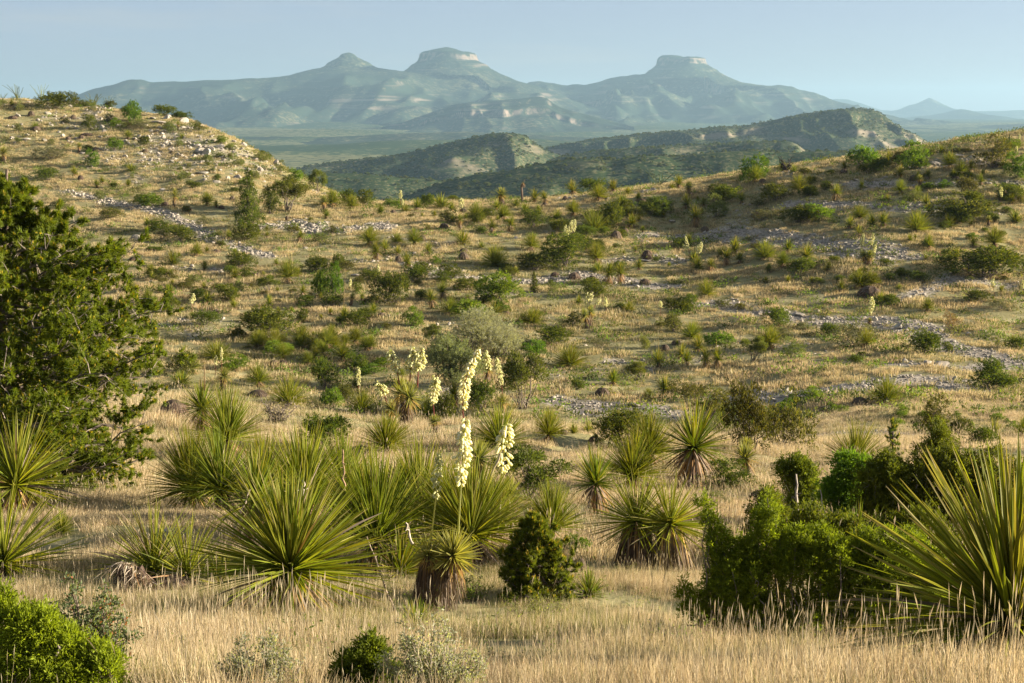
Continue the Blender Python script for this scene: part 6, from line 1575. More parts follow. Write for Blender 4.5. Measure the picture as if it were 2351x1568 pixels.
BIG = [(250, 700, 75, 160), (190, 480, 45, 60), (150, 380, 40, 40), (330, 850, 110, 170), (540, 720, 80, 180), (480, 900, 110, 160), (620, 420, 60, 110), (560, 540, 60, 90), (60, 990, 60, 100), (130, 1090, 90, 80), (700, 850, 110, 130), (800, 760, 80, 90),
       (900, 860, 110, 120), (1050, 780, 100, 120), (1060, 640, 60, 60), (1200, 860, 130, 130), (1400, 820, 120, 120), (1550, 900, 130, 130), (1680, 950, 110, 110), (400, 1090, 130, 110), (640, 1080, 130, 120), (880, 1060, 130, 120), (1120, 1060, 130, 120), (1350, 1050, 130, 120), (1560, 1090, 110, 110), (740, 640, 60, 80), (1300, 720, 70, 60), (820, 660, 90, 100), (930, 700, 100, 110), (1040, 680, 100, 100), (1160, 730, 110, 110), (1310, 680, 110, 110), (1450, 720, 110, 110), (1600, 740, 120, 120), (1750, 820, 120, 120), (1720, 1060, 110, 110), (400, 780, 90, 130), (420, 960, 110, 130), (250, 1000, 110, 130), (300, 1180, 120, 90), (540, 1200, 120, 90), (800, 1190, 120, 90), (1050, 1190, 120, 90), (1300, 1180, 120, 90), (1550, 1190, 120, 90)]
clumps('juniper', 'juniper', 'wide dark juniper thicket in front, left of the huge corner sotol', 9, (850, 1285), [(x, y - 20, rx * 1.22, ry * 1.15) for x, y, rx, ry in BIG], 9600, 14, 0.0168, 0.026, (0.115, 0.150, 0.012), (0.185, 0.22, 0.017), (0.19, 0.22, 0.025), 4001, 0.7, stem_r=0.010, stem_col=(0.17, 0.14, 0.12), twigs=260)
clumps('juniper', 'juniper', 'bright yellow green juniper in the lower left corner', 7, (330, 1700), [(20, 1080, 90, 110), (150, 1180, 110, 110), (300, 1190, 90, 80), (100, 1330, 130, 120), (300, 1330, 120, 110), (450, 1330, 90, 90), (180, 1480, 150, 120), (400, 1480, 140, 110), (600, 1430, 110, 80), (700, 1480, 90, 110), (560, 1560, 150, 100), (60, 1570, 130, 110), (320, 1590, 170, 90), (720, 1600, 80, 90)],
       3500, 13, 0.0155, 0.026, (0.15, 0.185, 0.014), (0.20, 0.24, 0.018), (0.22, 0.26, 0.03), 4002, 0.7, stem_r=0.012, stem_col=(0.2, 0.17, 0.14), twigs=120)
clumps('juniper', 'juniper', 'small bright juniper at the bottom edge left of the silvery sage', 8, (170, 1640), [(190, 1370, 60, 60), (180, 1450, 80, 70), (60, 1500, 80, 70), (250, 1530, 90, 70), (140, 1580, 120, 60), (330, 1560, 60, 60)], 900, 16, 0.017, 0.022, (0.07, 0.10, 0.013), (0.11, 0.145, 0.017), (0.14, 0.17, 0.03), 4003, 0.7, stem_r=0.008)
THK = [('upright juniper with a dead grey snag at the left of the back thicket', (800, 470), [(780, 110, 60, 70), (700, 110, 40, 40), (860, 150, 50, 60), (770, 220, 70, 60), (880, 230, 40, 50), (860, 330, 80, 60), (800, 420, 60, 60)], 1000, (0.09, 0.112, 0.015), (0.14, 0.16, 0.02)),
       ('tall dark juniper between the upright snag juniper and the front thicket', (620, 640), [(600, 350, 60, 80), (580, 440, 80, 70), (660, 520, 90, 90), (520, 560, 80, 70)], 900, (0.060, 0.085, 0.012), (0.10, 0.125, 0.016)),
       ('dense juniper behind the bright fern leaved bush', (1350, 560), [(1420, 120, 80, 80), (1330, 210, 100, 90), (1480, 230, 110, 100), (1280, 360, 90, 80), (1420, 380, 120, 100), (1550, 360, 100, 100), (1350, 470, 110, 80)], 1900, (0.078, 0.105, 0.013), (0.13, 0.152, 0.018)),
       ('dark juniper mass behind the leaves of the huge corner sotol', (1850, 560), [(1680, 140, 100, 90), (1820, 90, 100, 90), (1960, 160, 110, 100), (2120, 110, 110, 100), (2280, 180, 100, 110), (1720, 300, 120, 110), (1900, 330, 130, 120), (2100, 330, 130, 130), (1800, 480, 130, 110), (2250, 400, 120, 120)], 2200, (0.068, 0.092, 0.013), (0.115, 0.14, 0.017)),
       ('juniper spire with twisted trunk at the top of the back thicket', (1780, 330), [(1760, -120, 50, 60), (1800, -40, 80, 60), (1740, 10, 90, 60), (1830, 60, 90, 70), (1700, 110, 80, 60)], 900, (0.085, 0.105, 0.015), (0.135, 0.152, 0.02)),
       ('low dense juniper filling the middle of the back thicket', (1150, 760), [(860, 540, 100, 100), (980, 600, 110, 100), (1120, 560, 110, 100), (1250, 640, 110, 100), (1500, 600, 130, 110), (1650, 560, 120, 110), (1750, 660, 120, 100), (700, 620, 90, 90)], 2200, (0.066, 0.092, 0.012), (0.115, 0.14, 0.016))]
for i_, (lab, base, L, tf, c0, c1) in enumerate(THK): clumps('juniper', 'juniper', lab, 9, base, [(x, y, rx * 1.15, ry * 1.2) for x, y, rx, ry in L], int(tf * 1.25), 12, 0.029, 0.036, c0, c1, (0.14, 0.16, 0.02), 4010 + i_, 0.7, stem_r=0.011, stem_col=(0.19, 0.165, 0.14), twigs=80)
clumps('shrub', 'shrub', 'vivid lime green fern leaved bush amid the dark thicket', 9, (1110, 520), [(1150, 80, 90, 50), (1240, 110, 60, 50), (1120, 150, 80, 50), (1060, 230, 80, 50), (1180, 220, 80, 60), (1030, 300, 70, 50), (1140, 330, 80, 60), (1070, 400, 70, 50)], 1100, 12, 0.032, 0.05, (0.10, 0.17, 0.018), (0.14, 0.21, 0.022), None, 4020, 0.6, stem_r=0.010, twigs=60, up=0.1)
clumps('shrub', 'shrub', 'large domed silver grey bush in the middle of the valley', 5, (960, 900), [(x - 30, y, a * 1.35, b * 1.35) for x, y, a, b in [(1000, 680, 150, 80), (900, 720, 110, 80), (1120, 720, 110, 80), (1010, 640, 90, 45), (1180, 780, 90, 60), (860, 790, 110, 60), (1080, 790, 130, 60), (1220, 810, 50, 40), (960, 780, 120, 60)]], 1900, 20, 0.055, 0.075, (0.22, 0.225, 0.165), (0.30, 0.30, 0.23), None, 4021, 0.8, stem_r=0.025, stem_col=(0.13, 0.11, 0.09), twigs=120)
clumps('shrub', 'shrub', 'darker grey green bush below the domed silver one', 5, (770, 1080), [(740, 850, 100, 70), (660, 900, 70, 80), (820, 890, 90, 80), (700, 980, 100, 80), (840, 990, 110, 70), (760, 1030, 120, 50), (900, 930, 60, 70)], 1500, 18, 0.055, 0.075, (0.13, 0.16, 0.085), (0.18, 0.205, 0.115), None, 4022, 0.8, stem_r=0.03, twigs=40)
# agarita: stiff stems, small holly leaves, some red
def twig_bush(name, cat, label, zone, base, w_, h_, n, leaves, ll, lw, cols, probs, stem, seed, rad=0.006, upr=0.7, sub=6):
    p = hit(*zpx(zone, *base)); k = m_per_zpx(p[1]); W_, H_ = w_ * k, h_ * k; r = np.random.RandomState(seed); b = MB(); f = MB(); Q = []
    for q in range(n):
        ph = r.uniform(0, 6.28); s = math.sqrt(r.uniform(0, 1)); e = np.array([math.cos(ph) * W_ * 0.5 * s, math.sin(ph) * W_ * 0.4 * s, H_ * (upr + (1 - upr) * r.uniform(0, 1)) * (1 - 0.35 * s * s) * r.uniform(0.6, 1)])
        c = curve_pts(np.array([e[0] * 0.25, e[1] * 0.25, -0.02]), e, 7, 0.04 * H_ * r.normal(), 0.02 * W_, r); tube(b, c, np.linspace(rad, rad * 0.35, 7), np.array(stem) * r.uniform(0.7, 1.4), 4); Q.append(c)
        for s_ in range(sub):
            a = c[r.randint(2, 7)]; e2 = a + rdir(1, 0.4, r)[0] * W_ * 0.11 * r.uniform(0.5, 1.3); c2 = curve_pts(a, e2, 5, 0, 0.006, r); tube(b, c2, np.linspace(rad * 0.45, rad * 0.2, 5), np.array(stem) * r.uniform(0.7, 1.4), 3); Q.append(c2)
    Q = np.vstack([q[1:] for q in Q]); ix = r.randint(0, len(Q), leaves); cc = np.array(cols)[r.choice(len(cols), leaves, p=probs)] * r.uniform(0.75, 1.2, (leaves, 1))
    blades(f, Q[ix] + r.normal(size=(leaves, 3)) * ll * 0.5, rdir(leaves, 0.2, r), ll * r.uniform(0.6, 1.2, leaves), lw, cc, segs=2, prof='diamond', roll=r.uniform(-1.5, 1.5, leaves), r=r)
    o = thing(name, label, cat, p); KEEP.append((p[0], p[1] - 0.15, 0.35 * W_)); put_parts(o, [('foliage', f.mesh(name + '_foliage', M['leaf']), True), ('stem', b.mesh(name + '_stem', M['wood'], True), False)], (1, 1, 1), 0); return o
twig_bush('agarita', 'shrub', 'open prickly shrub with red tipped leaves in the lower left', 7, (620, 1600), 720, 900, 40, 6500, 0.024, 0.010, [(0.13, 0.17, 0.085), (0.18, 0.21, 0.11), (0.10, 0.13, 0.07), (0.30, 0.12, 0.06)], (0.44, 0.28, 0.2, 0.08), (0.15, 0.11, 0.09), 5001)
twig_bush('sage_bush', 'shrub', 'silvery sage bush at the bottom middle of the photo', 8, (640, 1690), 760, 620, 70, 9000, 0.014, 0.007, [(0.33, 0.35, 0.25), (0.26, 0.28, 0.19), (0.20, 0.22, 0.12)], (0.5, 0.3, 0.2), (0.26, 0.22, 0.17), 5002, 0.004)
twig_bush('sage_bush', 'shrub', 'sparse silvery sage bush left of the small bottom juniper', 7, (1800, 1700), 620, 560, 50, 5500, 0.014, 0.007, [(0.33, 0.35, 0.25), (0.26, 0.28, 0.19), (0.20, 0.22, 0.12)], (0.5, 0.3, 0.2), (0.22, 0.19, 0.15), 5003, 0.004)
twig_bush('sage_bush', 'shrub', 'thin green leaved twigs right of the silvery bottom sage', 8, (1180, 1500), 560, 260, 24, 900, 0.014, 0.007, [(0.12, 0.17, 0.04), (0.16, 0.2, 0.05)], (0.6, 0.4), (0.2, 0.16, 0.13), 5004, 0.003, 0.4)
twig_bush('acacia', 'shrub', 'fine leaved green sprig at the foot of the small pine', 8, (1330, 1120), 460, 190, 24, 1500, 0.014, 0.007, [(0.13, 0.17, 0.03), (0.17, 0.21, 0.04)], (0.6, 0.4), (0.17, 0.13, 0.1), 5005, 0.003, 0.5)
twig_bush('acacia', 'shrub', 'fine leaved bush right of the thatched yucca trunks', 8, (900, 1010), 300, 260, 18, 1500, 0.016, 0.008, [(0.11, 0.17, 0.03), (0.15, 0.21, 0.04)], (0.6, 0.4), (0.17, 0.13, 0.1), 5006, 0.003, 0.5)
twig_bush('acacia', 'shrub', 'fine leaved bush left above the two headed yucca', 8, (430, 780), 320, 330, 20, 1700, 0.016, 0.008, [(0.13, 0.18, 0.03), (0.2, 0.23, 0.04)], (0.6, 0.4), (0.2, 0.16, 0.13), 5007, 0.003, 0.5)
o = link('dead_bush', dead_bush_mesh(5010, 0.7, 0.35, 26, (0.13, 0.11, 0.09), 0.010)); o.location = hit(*zpx(4, 1910, 1350)); o.scale = (1.6, 1.6, 1.6); o['label'] = 'bare grey twig bush in the pale valley grass'; o['category'] = 'dead plant'
stick(9, (795, 380), (782, 130), 'pale dead juniper snag in front of the upright thicket juniper', 0.018, (0.34, 0.3, 0.26), (800, 490))
stick(9, (1000, 500), (950, 240), 'thin bare pale branch left of the lime green bush', 0.009, (0.36, 0.32, 0.28), (1010, 560))
# ------------------------------------------------------------------ rocks one can pick out
T_ROCK = [
(1, 1385, 872, 95, 66, 'large rounded boulder at the middle of the hill boulder pile'), (1, 1425, 880, 62, 64, 'boulder leaning on the right of the hill pile centre'), (1, 1355, 826, 66, 40, 'pale split boulder on top of the hill pile'), (1, 1455, 856, 62, 40, 'boulder right of the hill pile centre'),
(1, 1508, 838, 82, 44, 'flat pale block at the upper right of the hill pile'), (1, 1525, 905, 70, 50, 'cracked boulder below the right of the hill pile'), (1, 1678, 828, 60, 50, 'boulder standing on the hill silhouette'), (1, 1052, 640, 62, 30, 'flat boulder at the left end of the crest ledge'), (1, 1158, 625, 44, 28, 'pale cube like boulder on the crest ledge'), (1, 1262, 660, 80, 48, 'rounded boulder at the right end of the crest'),
(1, 1100, 668, 120, 40, 'long pale rock ledge below the hill crest'), (1, 700, 712, 54, 46, 'grey boulder right of the pointed hill juniper'), (1, 962, 888, 46, 34, 'square pale boulder below the round dark juniper'), (1, 182, 786, 74, 42, 'smooth grey boulder at the left of the hill'), (1, 122, 570, 66, 34, 'pale boulder beside the small hilltop sotol'),
(1, 1390, 1020, 104, 50, 'wide fissured boulder on the lower hill'), (1, 1470, 1004, 46, 40, 'boulder right of the wide fissured one'), (1, 1640, 1050, 78, 46, 'grey boulder at the lower right of the hill'), (1, 1570, 1064, 34, 42, 'small upright pale boulder at the lower right hill'), (1, 1905, 962, 100, 66, 'large pale outcrop on the hill silhouette'), (1, 1985, 1092, 110, 44, 'flat outcrop at the foot of the hill end'), (1, 1750, 928, 72, 36, 'pale slab on the right hill face'), (1, 1700, 1000, 60, 40, 'boulder between slab and lower boulders of the hill face'), (1, 1610, 800, 34, 40, 'upright pale stone on the upper hill edge'), (1, 1430, 940, 46, 44, 'pale tooth shaped boulder below the hill pile'),
(1, 935, 1470, 74, 56, 'white boulder left of the track junipers'), (1, 1692, 1440, 54, 28, 'pale stone below the cone juniper'), (1, 2178, 1424, 76, 40, 'white boulder on the stony patch below the open tree'), (1, 1118, 1130, 46, 26, 'pale flat stone at the hill foot'), (1, 880, 950, 50, 20, 'low pale stone in the middle hill'),
(2, 1800, 1232, 60, 24, 'pale stone on the ridge below the silvery bush'), (2, 2275, 1350, 76, 36, 'grey rounded rock on the right of the ridge slope'), (2, 1010, 1284, 54, 26, 'pale rock on the middle ridge'), (2, 320, 1416, 74, 20, 'flat pale slab on the shaded slope'),
(3, 910, 1440, 44, 40, 'pale upright rock above the gravel shelf'), (3, 750, 1444, 46, 24, 'pale rock on the gravel shelf, left of the upright one'), (3, 1910, 898, 80, 34, 'pale ledge on the right skyline'), (3, 2112, 1092, 46, 34, 'pale rock on the stony patch at the far right'), (3, 1740, 948, 90, 26, 'pale slab row on the right ridge top'),
(6, 800, 604, 116, 42, 'flat pale slab beside the wash track'), (6, 930, 584, 56, 40, 'tilted pale rock right of the flat slab'), (6, 700, 570, 50, 36, 'grey rock left of the flat slab'), (6, 1012, 622, 66, 30, 'pale rock on the track right of the tilted one'), (6, 1325, 640, 52, 42, 'pale boulder behind the track bloom'), (6, 1490, 694, 70, 66, 'upright grey boulder right of the track'), (6, 1555, 690, 70, 56, 'pale slab leaning on the upright grey boulder'), (6, 1545, 716, 40, 30, 'small pale rock in front of the leaning slab'),
(6, 1690, 946, 96, 84, 'big leaning brown boulder above the lower right wash'), (6, 1770, 944, 130, 50, 'broad brown outcrop right of the big leaning boulder'), (6, 1530, 926, 56, 40, 'pale boulder in the grass left of the big leaning one'), (6, 1845, 972, 50, 44, 'grey boulder in the lower right wash'), (6, 1880, 1046, 60, 34, 'grey flat rock in the lower right wash'), (6, 700, 1166, 62, 34, 'grey rock on the lower wash left of the bright shrub'), (6, 1490, 1024, 36, 26, 'white stone in the grass above the lower right wash'), (6, 1040, 1454, 110, 44, 'pale slab on the near gravel'), (6, 1580, 1436, 46, 34, 'pale rock on the near gravel right of the pine sapling'), (6, 2075, 716, 60, 26, 'pale stone on the grass at the right'), (6, 1970, 736, 46, 28, 'brownish stone on the grass at the right'), (6, 1260, 100, 44, 40, 'grey upright rock behind the five spiked yucca'), (6, 380, 430, 34, 20, 'pale stone on the grass above the wash'),
(5, 2020, 1230, 104, 40, 'grey rounded rock in the lower wash'), (5, 2100, 230, 90, 30, 'pale flat slab below the black conical heap'), (5, 2030, 415, 50, 36, 'pale rock right below the skirted twins'), (5, 775, 405, 42, 24, 'pale stone left of the flat juniper'), (5, 100, 330, 90, 24, 'long grey slab above the three dark junipers'),
(4, 1325, 270, 40, 26, 'pale stone in the left grass slope'), (4, 1050, 566, 50, 24, 'pale stone near the pine edge'), (4, 2105, 146, 46, 24, 'pale stone at the right of the left grass slope'), (4, 2250, 256, 40, 26, 'pale stone behind the feathery shrub'),
(7, 770, 450, 90, 40, 'pale boulder in the front grass behind the left sotols'), (7, 420, 320, 80, 34, 'pale rock beside the upper left sotol'), (7, 2230, 1385, 300, 60, 'low grey slab in the grass at the bottom'), (8, 1540, 1290, 90, 60, 'half buried pale rock in the front grass, left of three'), (8, 1720, 1290, 110, 50, 'half buried pale rock in the front grass, middle of three'), (8, 1850, 1290, 70, 56, 'half buried pale rock in the front grass, right of three'), (8, 1860, 1565, 120, 30, 'pale stone at the bottom edge'), (8, 2345, 800, 60, 50, 'pale stone at the foot of the trunked sotol pair'), (8, 60, 1400, 130, 50, 'pale slab left above the small bottom juniper'), (7, 1150, 530, 90, 50, 'pale stone behind the sotol of the curled heap'),
]
for z, x, y, w_, h_, lab in T_ROCK: plant('X', z, x, y, w_, h_, lab)
def rock_field(n, poly, lab, grp, s0, s1, seed, need=0.0):
    r = np.random.RandomState(seed); k = 0; tries = 0; poly = np.array(poly, float)
    def inside(x, y):
        c = False; j = len(poly) - 1
        for i in range(len(poly)):
            if (poly[i, 1] > y) != (poly[j, 1] > y) and x < (poly[j, 0] - poly[i, 0]) * (y - poly[i, 1]) / (poly[j, 1] - poly[i, 1]) + poly[i, 0]: c = not c
            j = i
        return c
    while k < n and tries < n * 60:
        tries += 1
        u = r.uniform(poly[:, 0].min(), poly[:, 0].max()); v = r.uniform(poly[:, 1].min(), poly[:, 1].max())
        if not inside(u, v): continue
        p = hit(u, v)
        if need and gravel_at(np.array([p[0]]), np.array([p[1]]))[0] < need: continue
        s = s0 + (s1 - s0) * r.uniform(0, 1) ** 2.2
        o = link('rock', ROCKS[r.randint(8)]); o.location = (p[0], p[1], p[2] + 0.08 * s); o.scale = (s, s * r.uniform(0.8, 1.2), s * r.uniform(0.8, 1.3)); o.rotation_euler = (r.normal() * 0.25, r.normal() * 0.25, r.uniform(0, 6.28))
        o['label'] = beside(lab, u, v); o['category'] = 'rock'; o['group'] = grp; k += 1
rock_field(95, [(300, 250), (420, 275), (560, 335), (700, 430), (640, 445), (430, 420), (260, 360)], 'pale limestone rock', 'rocks on the right end of the hill', 0.2, 0.95, 71)
rock_field(60, [(0, 250), (200, 265), (400, 300), (330, 345), (0, 330)], 'pale hill stone', 'stones on the upper left hill', 0.25, 0.9, 72)
rock_field(45, [(1480, 535), (2060, 560), (2080, 620), (1900, 600), (1470, 560)], 'grey white shelf stone', 'stones on the gravel shelf', 0.2, 0.6, 73, 0.3)
rock_field(40, [(1680, 880), (2330, 820), (2350, 905), (1700, 935)], 'grey white wash stone', 'stones in the lower right wash', 0.15, 0.5, 74, 0.3)

FILL = (('S', 46, [(430, 480), (1000, 480), (1000, 640), (700, 860), (420, 860), (330, 640)], 'small sotol', 'small sotols on the left slope', 60, 60),
        ('S', 60, [(1000, 480), (1700, 430), (2340, 360), (2340, 900), (1700, 880), (1250, 850), (1000, 640)], 'small sotol', 'small sotols on the right slope', 64, 62),
        ('O', 40, [(330, 480), (1000, 480), (1100, 640), (700, 870), (420, 860), (340, 640)], 'low dull green shrub', 'low shrubs on the left slope', 76, 44),
        ('J', 60, [(1000, 480), (1700, 430), (2340, 360), (2340, 920), (1700, 900), (1300, 850), (1100, 640)], 'low dark shrub', 'low shrubs on the right slope', 80, 50),
        ('J', 34, [(1000, 500), (1700, 450), (2340, 400), (2340, 900), (1700, 880), (1300, 850), (1050, 640)], 'broad dark shrub', 'broad shrubs on the right slope', 150, 95),
        ('J', 22, [(330, 560), (1000, 520), (1050, 640), (900, 860), (420, 860), (340, 640)], 'broad dark shrub', 'broad shrubs on the left slope', 150, 95),
        ('N', 26, [(400, 800), (1000, 780), (1700, 880), (1700, 960), (1250, 930), (700, 900), (400, 880)], 'wide green sotol', 'sotols of the valley bottom', 130, 110),
        ('P', 34, [(0, 235), (200, 240), (420, 280), (600, 350), (690, 430), (400, 430), (0, 380)], 'low pale shrub', 'low shrubs on the stony hill', 66, 44),
        ('B', 30, [(1700, 900), (2340, 930), (2340, 1000), (1700, 1000)], 'low green bush', 'low bushes below the wash', 90, 60))
for code, n_, poly, lab, grp, w_, h_ in FILL:
    r = np.random.RandomState(len(grp) * 7 + n_); poly = np.array(poly, float); k = 0
    while k < n_:
        u = r.uniform(poly[:, 0].min(), poly[:, 0].max()); v = r.uniform(poly[:, 1].min(), poly[:, 1].max()); c = False; j = len(poly) - 1
        for i in range(len(poly)):
            if (poly[i, 1] > v) != (poly[j, 1] > v) and u < (poly[j, 0] - poly[i, 0]) * (v - poly[i, 1]) / (poly[j, 1] - poly[i, 1]) + poly[i, 0]: c = not c
            j = i
        if not c: continue
        s = r.uniform(0.55, 1.25); p = hit(u, v)
        if gravel_at(np.array([p[0]]), np.array([p[1]]))[0] > 0.6 or fbm(p[:1] / 11, p[1:2] / 14, 77, 2)[0] < r.uniform(-0.25, 0.35): continue
        plant(code, 1, u * 3, (v - 60.3) * 3, w_ * s, h_ * s, lab, grp); k += 1

# ------------------------------------------------------------------ stuff nobody could count: gravel, grass, scrub far off
SRC = bpy.data.collections.new('scatter_sources')     # not in the scene: only read by the scatters
def scatter(name, label, pts, rot, scl, idx, meshes, kind='stuff'):
    col = bpy.data.collections.new(name + '_sources')
    for k, me in enumerate(meshes):
        o = bpy.data.objects.new('%s_source_%02d' % (name, k), me); col.objects.link(o)
    me = bpy.data.meshes.new(name); n = len(pts); me.vertices.add(n); me.vertices.foreach_set('co', np.asarray(pts, np.float32).ravel())
    a = me.attributes.new('rot', 'FLOAT_VECTOR', 'POINT'); a.data.foreach_set('vector', np.asarray(rot, np.float32).ravel())
    a = me.attributes.new('scl', 'FLOAT_VECTOR', 'POINT'); a.data.foreach_set('vector', np.asarray(scl, np.float32).ravel())
    a = me.attributes.new('idx', 'INT', 'POINT'); a.data.foreach_set('value', np.asarray(idx, np.int32))
    o = link(name, me); o['kind'] = kind; o['label'] = label
    g = bpy.data.node_groups.new(name + '_nodes', 'GeometryNodeTree')
    g.interface.new_socket('Geometry', in_out='INPUT', socket_type='NodeSocketGeometry'); g.interface.new_socket('Geometry', in_out='OUTPUT', socket_type='NodeSocketGeometry')
    gi = g.nodes.new('NodeGroupInput'); go = g.nodes.new('NodeGroupOutput'); ip = g.nodes.new('GeometryNodeInstanceOnPoints'); ci = g.nodes.new('GeometryNodeCollectionInfo')
    ci.inputs['Collection'].default_value = col; ci.inputs['Separate Children'].default_value = True; ci.inputs['Reset Children'].default_value = True
    def na(nm, t): q = g.nodes.new('GeometryNodeInputNamedAttribute'); q.data_type = t; q.inputs['Name'].default_value = nm; return q.outputs['Attribute']
    e2r = g.nodes.new('FunctionNodeEulerToRotation')
    L = g.links.new; L(gi.outputs[0], ip.inputs['Points']); L(ci.outputs[0], ip.inputs['Instance']); ip.inputs['Pick Instance'].default_value = True
    L(na('idx', 'INT'), ip.inputs['Instance Index']); L(na('rot', 'FLOAT_VECTOR'), e2r.inputs[0]); L(e2r.outputs[0], ip.inputs['Rotation']); L(na('scl', 'FLOAT_VECTOR'), ip.inputs['Scale']); L(ip.outputs[0], go.inputs[0])
    md = o.modifiers.new('scatter', 'NODES'); md.node_group = g
    return o
def wedge(n, r0, r1, seed, az=0.37):
    r = np.random.RandomState(seed); R_ = np.sqrt(r.uniform(r0 * r0, r1 * r1, n)); A = r.uniform(-az, az, n)
    return R_ * np.sin(A), R_ * np.cos(A), r
STRAW = np.array(((0.56, 0.465, 0.30), (0.49, 0.40, 0.25), (0.63, 0.54, 0.37), (0.40, 0.32, 0.195)))
STRAWF = np.array(((0.53, 0.435, 0.25), (0.46, 0.37, 0.205), (0.59, 0.50, 0.31), (0.37, 0.30, 0.165)))
GREENG = np.array(((0.17, 0.18, 0.055), (0.22, 0.21, 0.08), (0.13, 0.15, 0.045)))
def tuft(seed, n, rad, h, w, green, segs=3, lean=0.28, seed_heads=0, pal=None):
    pal = STRAW if pal is None else pal
    r = np.random.RandomState(seed); m = MB(); ph = r.uniform(0, 6.28, n); rr = rad * np.sqrt(r.uniform(0, 1, n))
    P = np.column_stack([np.cos(ph) * rr, np.sin(ph) * rr, -0.02 + 0 * ph]); D = np.column_stack([np.cos(ph) * lean * r.uniform(0, 1.2, n), np.sin(ph) * lean * r.uniform(0, 1.2, n), 1 + 0 * ph]) + r.normal(size=(n, 3)) * 0.12
    g = r.uniform(size=(n, 1)) < green; c = np.where(g, GREENG[r.randint(0, 3, n)], pal[r.randint(0, 4, n)]) * r.uniform(0.8, 1.15, (n, 1))
    blades(m, P, D, h * r.uniform(0.5, 1.1, n), w * r.uniform(0.7, 1.3, n), c, np.where(g, c * 1.3, c * 1.05), segs=segs, droop=0.10 + 0.2 * r.uniform(0, 1, n), prof='lin', sidebend=0.10, roll=r.uniform(-1.5, 1.5, n), r=r)
    if seed_heads:
        q = seed_heads; ph = r.uniform(0, 6.28, q); P = np.column_stack([np.cos(ph) * rad * 0.6, np.sin(ph) * rad * 0.6, 0 * ph]); D = np.column_stack([r.normal(size=q) * 0.16, r.normal(size=q) * 0.16, 1 + 0 * ph])
        blades(m, P, D, h * 1.5 * r.uniform(0.8, 1.2, q), w * 0.6, STRAW[r.randint(0, 3, q)] * 0.75, segs=4, droop=0.12, prof='flat', r=r)
        tp = P + nrm(D) * (h * 1.25); blades(m, tp, D, h * 0.35, w * 1.2, STRAW[2] * 0.7, segs=2, prof='diamond', droop=0.1, r=r)
    return m.mesh('grass_tuft', M['grass'])
def keep_mask(x, y):
    k = np.ones(len(x), bool)
    for a, b, rad in KEEP:
        if b < 45: k &= (x - a) ** 2 + (y - b) ** 2 > rad * rad
    return k
def grass(name, label, r0, r1, n, tufts, probs_fn, s0, s1, seed, tall=0.0):
    x, y, r = wedge(n, r0, r1, seed, 0.34); g = gravel_at(x, y)
    clump = fbm(x / 1.1, y / 1.1, seed, 3) + 0.6 * fbm(x / 4.5, y / 4.5, seed + 3, 2); dens = np.clip(0.9 + 1.7 * clump, 0.04, 1) * np.clip(1.0 - 1.25 * g, 0.03, 1)
    k = (r.uniform(size=n) < dens) & keep_mask(x, y); x, y = x[k], y[k]; m = len(x); z = ground_z(x, y)
    s = r.uniform(s0, s1, m) * np.clip(1 + 0.8 * fbm(x / 2.2, y / 2.2, seed + 5, 3), 0.5, 1.6)
    sc = np.column_stack([s, s, s * r.uniform(0.8, 1.3, m)]); ro = np.column_stack([r.normal(size=m) * 0.08, r.normal(size=m) * 0.08 , r.uniform(0, 6.28, m)])
    gs = 2.4 if r1 < 20 else 7.0; gr = np.clip(0.5 + 1.1 * fbm(x / gs, y / gs, seed + 9, 3), 0, 1)
    idx = probs_fn(r, gr, m, y)
    scatter(name, label, np.column_stack([x, y, z]), ro, sc, idx, tufts)
NT = [tuft(6000 + k, 62, 0.11, 0.15, 0.0030, (0.05, 0.12, 0.25, 0.6, 0.08)[k], 3, 0.3, seed_heads=(1, 0, 2, 0, 3)[k]) for k in range(5)]
MT = [tuft(6010 + k, 56, 0.18, 0.15, 0.0065, (0.05, 0.14, 0.28, 0.6)[k], 2, 0.35, seed_heads=(1, 1, 1, 0)[k]) for k in range(4)]
FT = [tuft(6020 + k, 44, 0.26, 0.20, 0.020, (0.06, 0.14, 0.32, 0.7)[k], 2, 0.45, 0, STRAWF) for k in range(4)]
def pick(n):
    def f(r, g, m, y):
        q = g * 0.75 + 0.35 * r.uniform(0, 1, m) - 0.05
        return np.clip((q * n * 0.95).astype(int), 0, n - 1)
    return f
def pick_near(r, g, m, y):
    q = np.clip(((g - 0.2) * 0.9 + 0.5 * r.uniform(0, 1, m)) * 4, 0, 3).astype(int); q[r.uniform(size=m) < 0.05] = 4; return q
def pick_mid(r, g, m, y): return np.clip(((g - 0.25) * 0.8 + 0.4 * r.uniform(0, 1, m)) * 4, 0, 3).astype(int)
grass('grass', 'tall straw coloured grass of the near hillside', 6.0, 17.0, 15000, NT, pick_near, 0.6, 1.5, 81)
grass('grass', 'straw coloured grass down to the valley edge', 16.5, 34.0, 26000, MT, pick_mid, 0.65, 1.35, 82)
grass('grass', 'straw coloured grass of the lower hillside', 33.0, 70.0, 32000, MT, pick_mid, 0.9, 1.6, 83)
grass('grass', 'mixed dry and green grass of the slopes across the valley', 68.0, 222.0, 110000, FT, pick(4), 0.6, 1.5, 84)
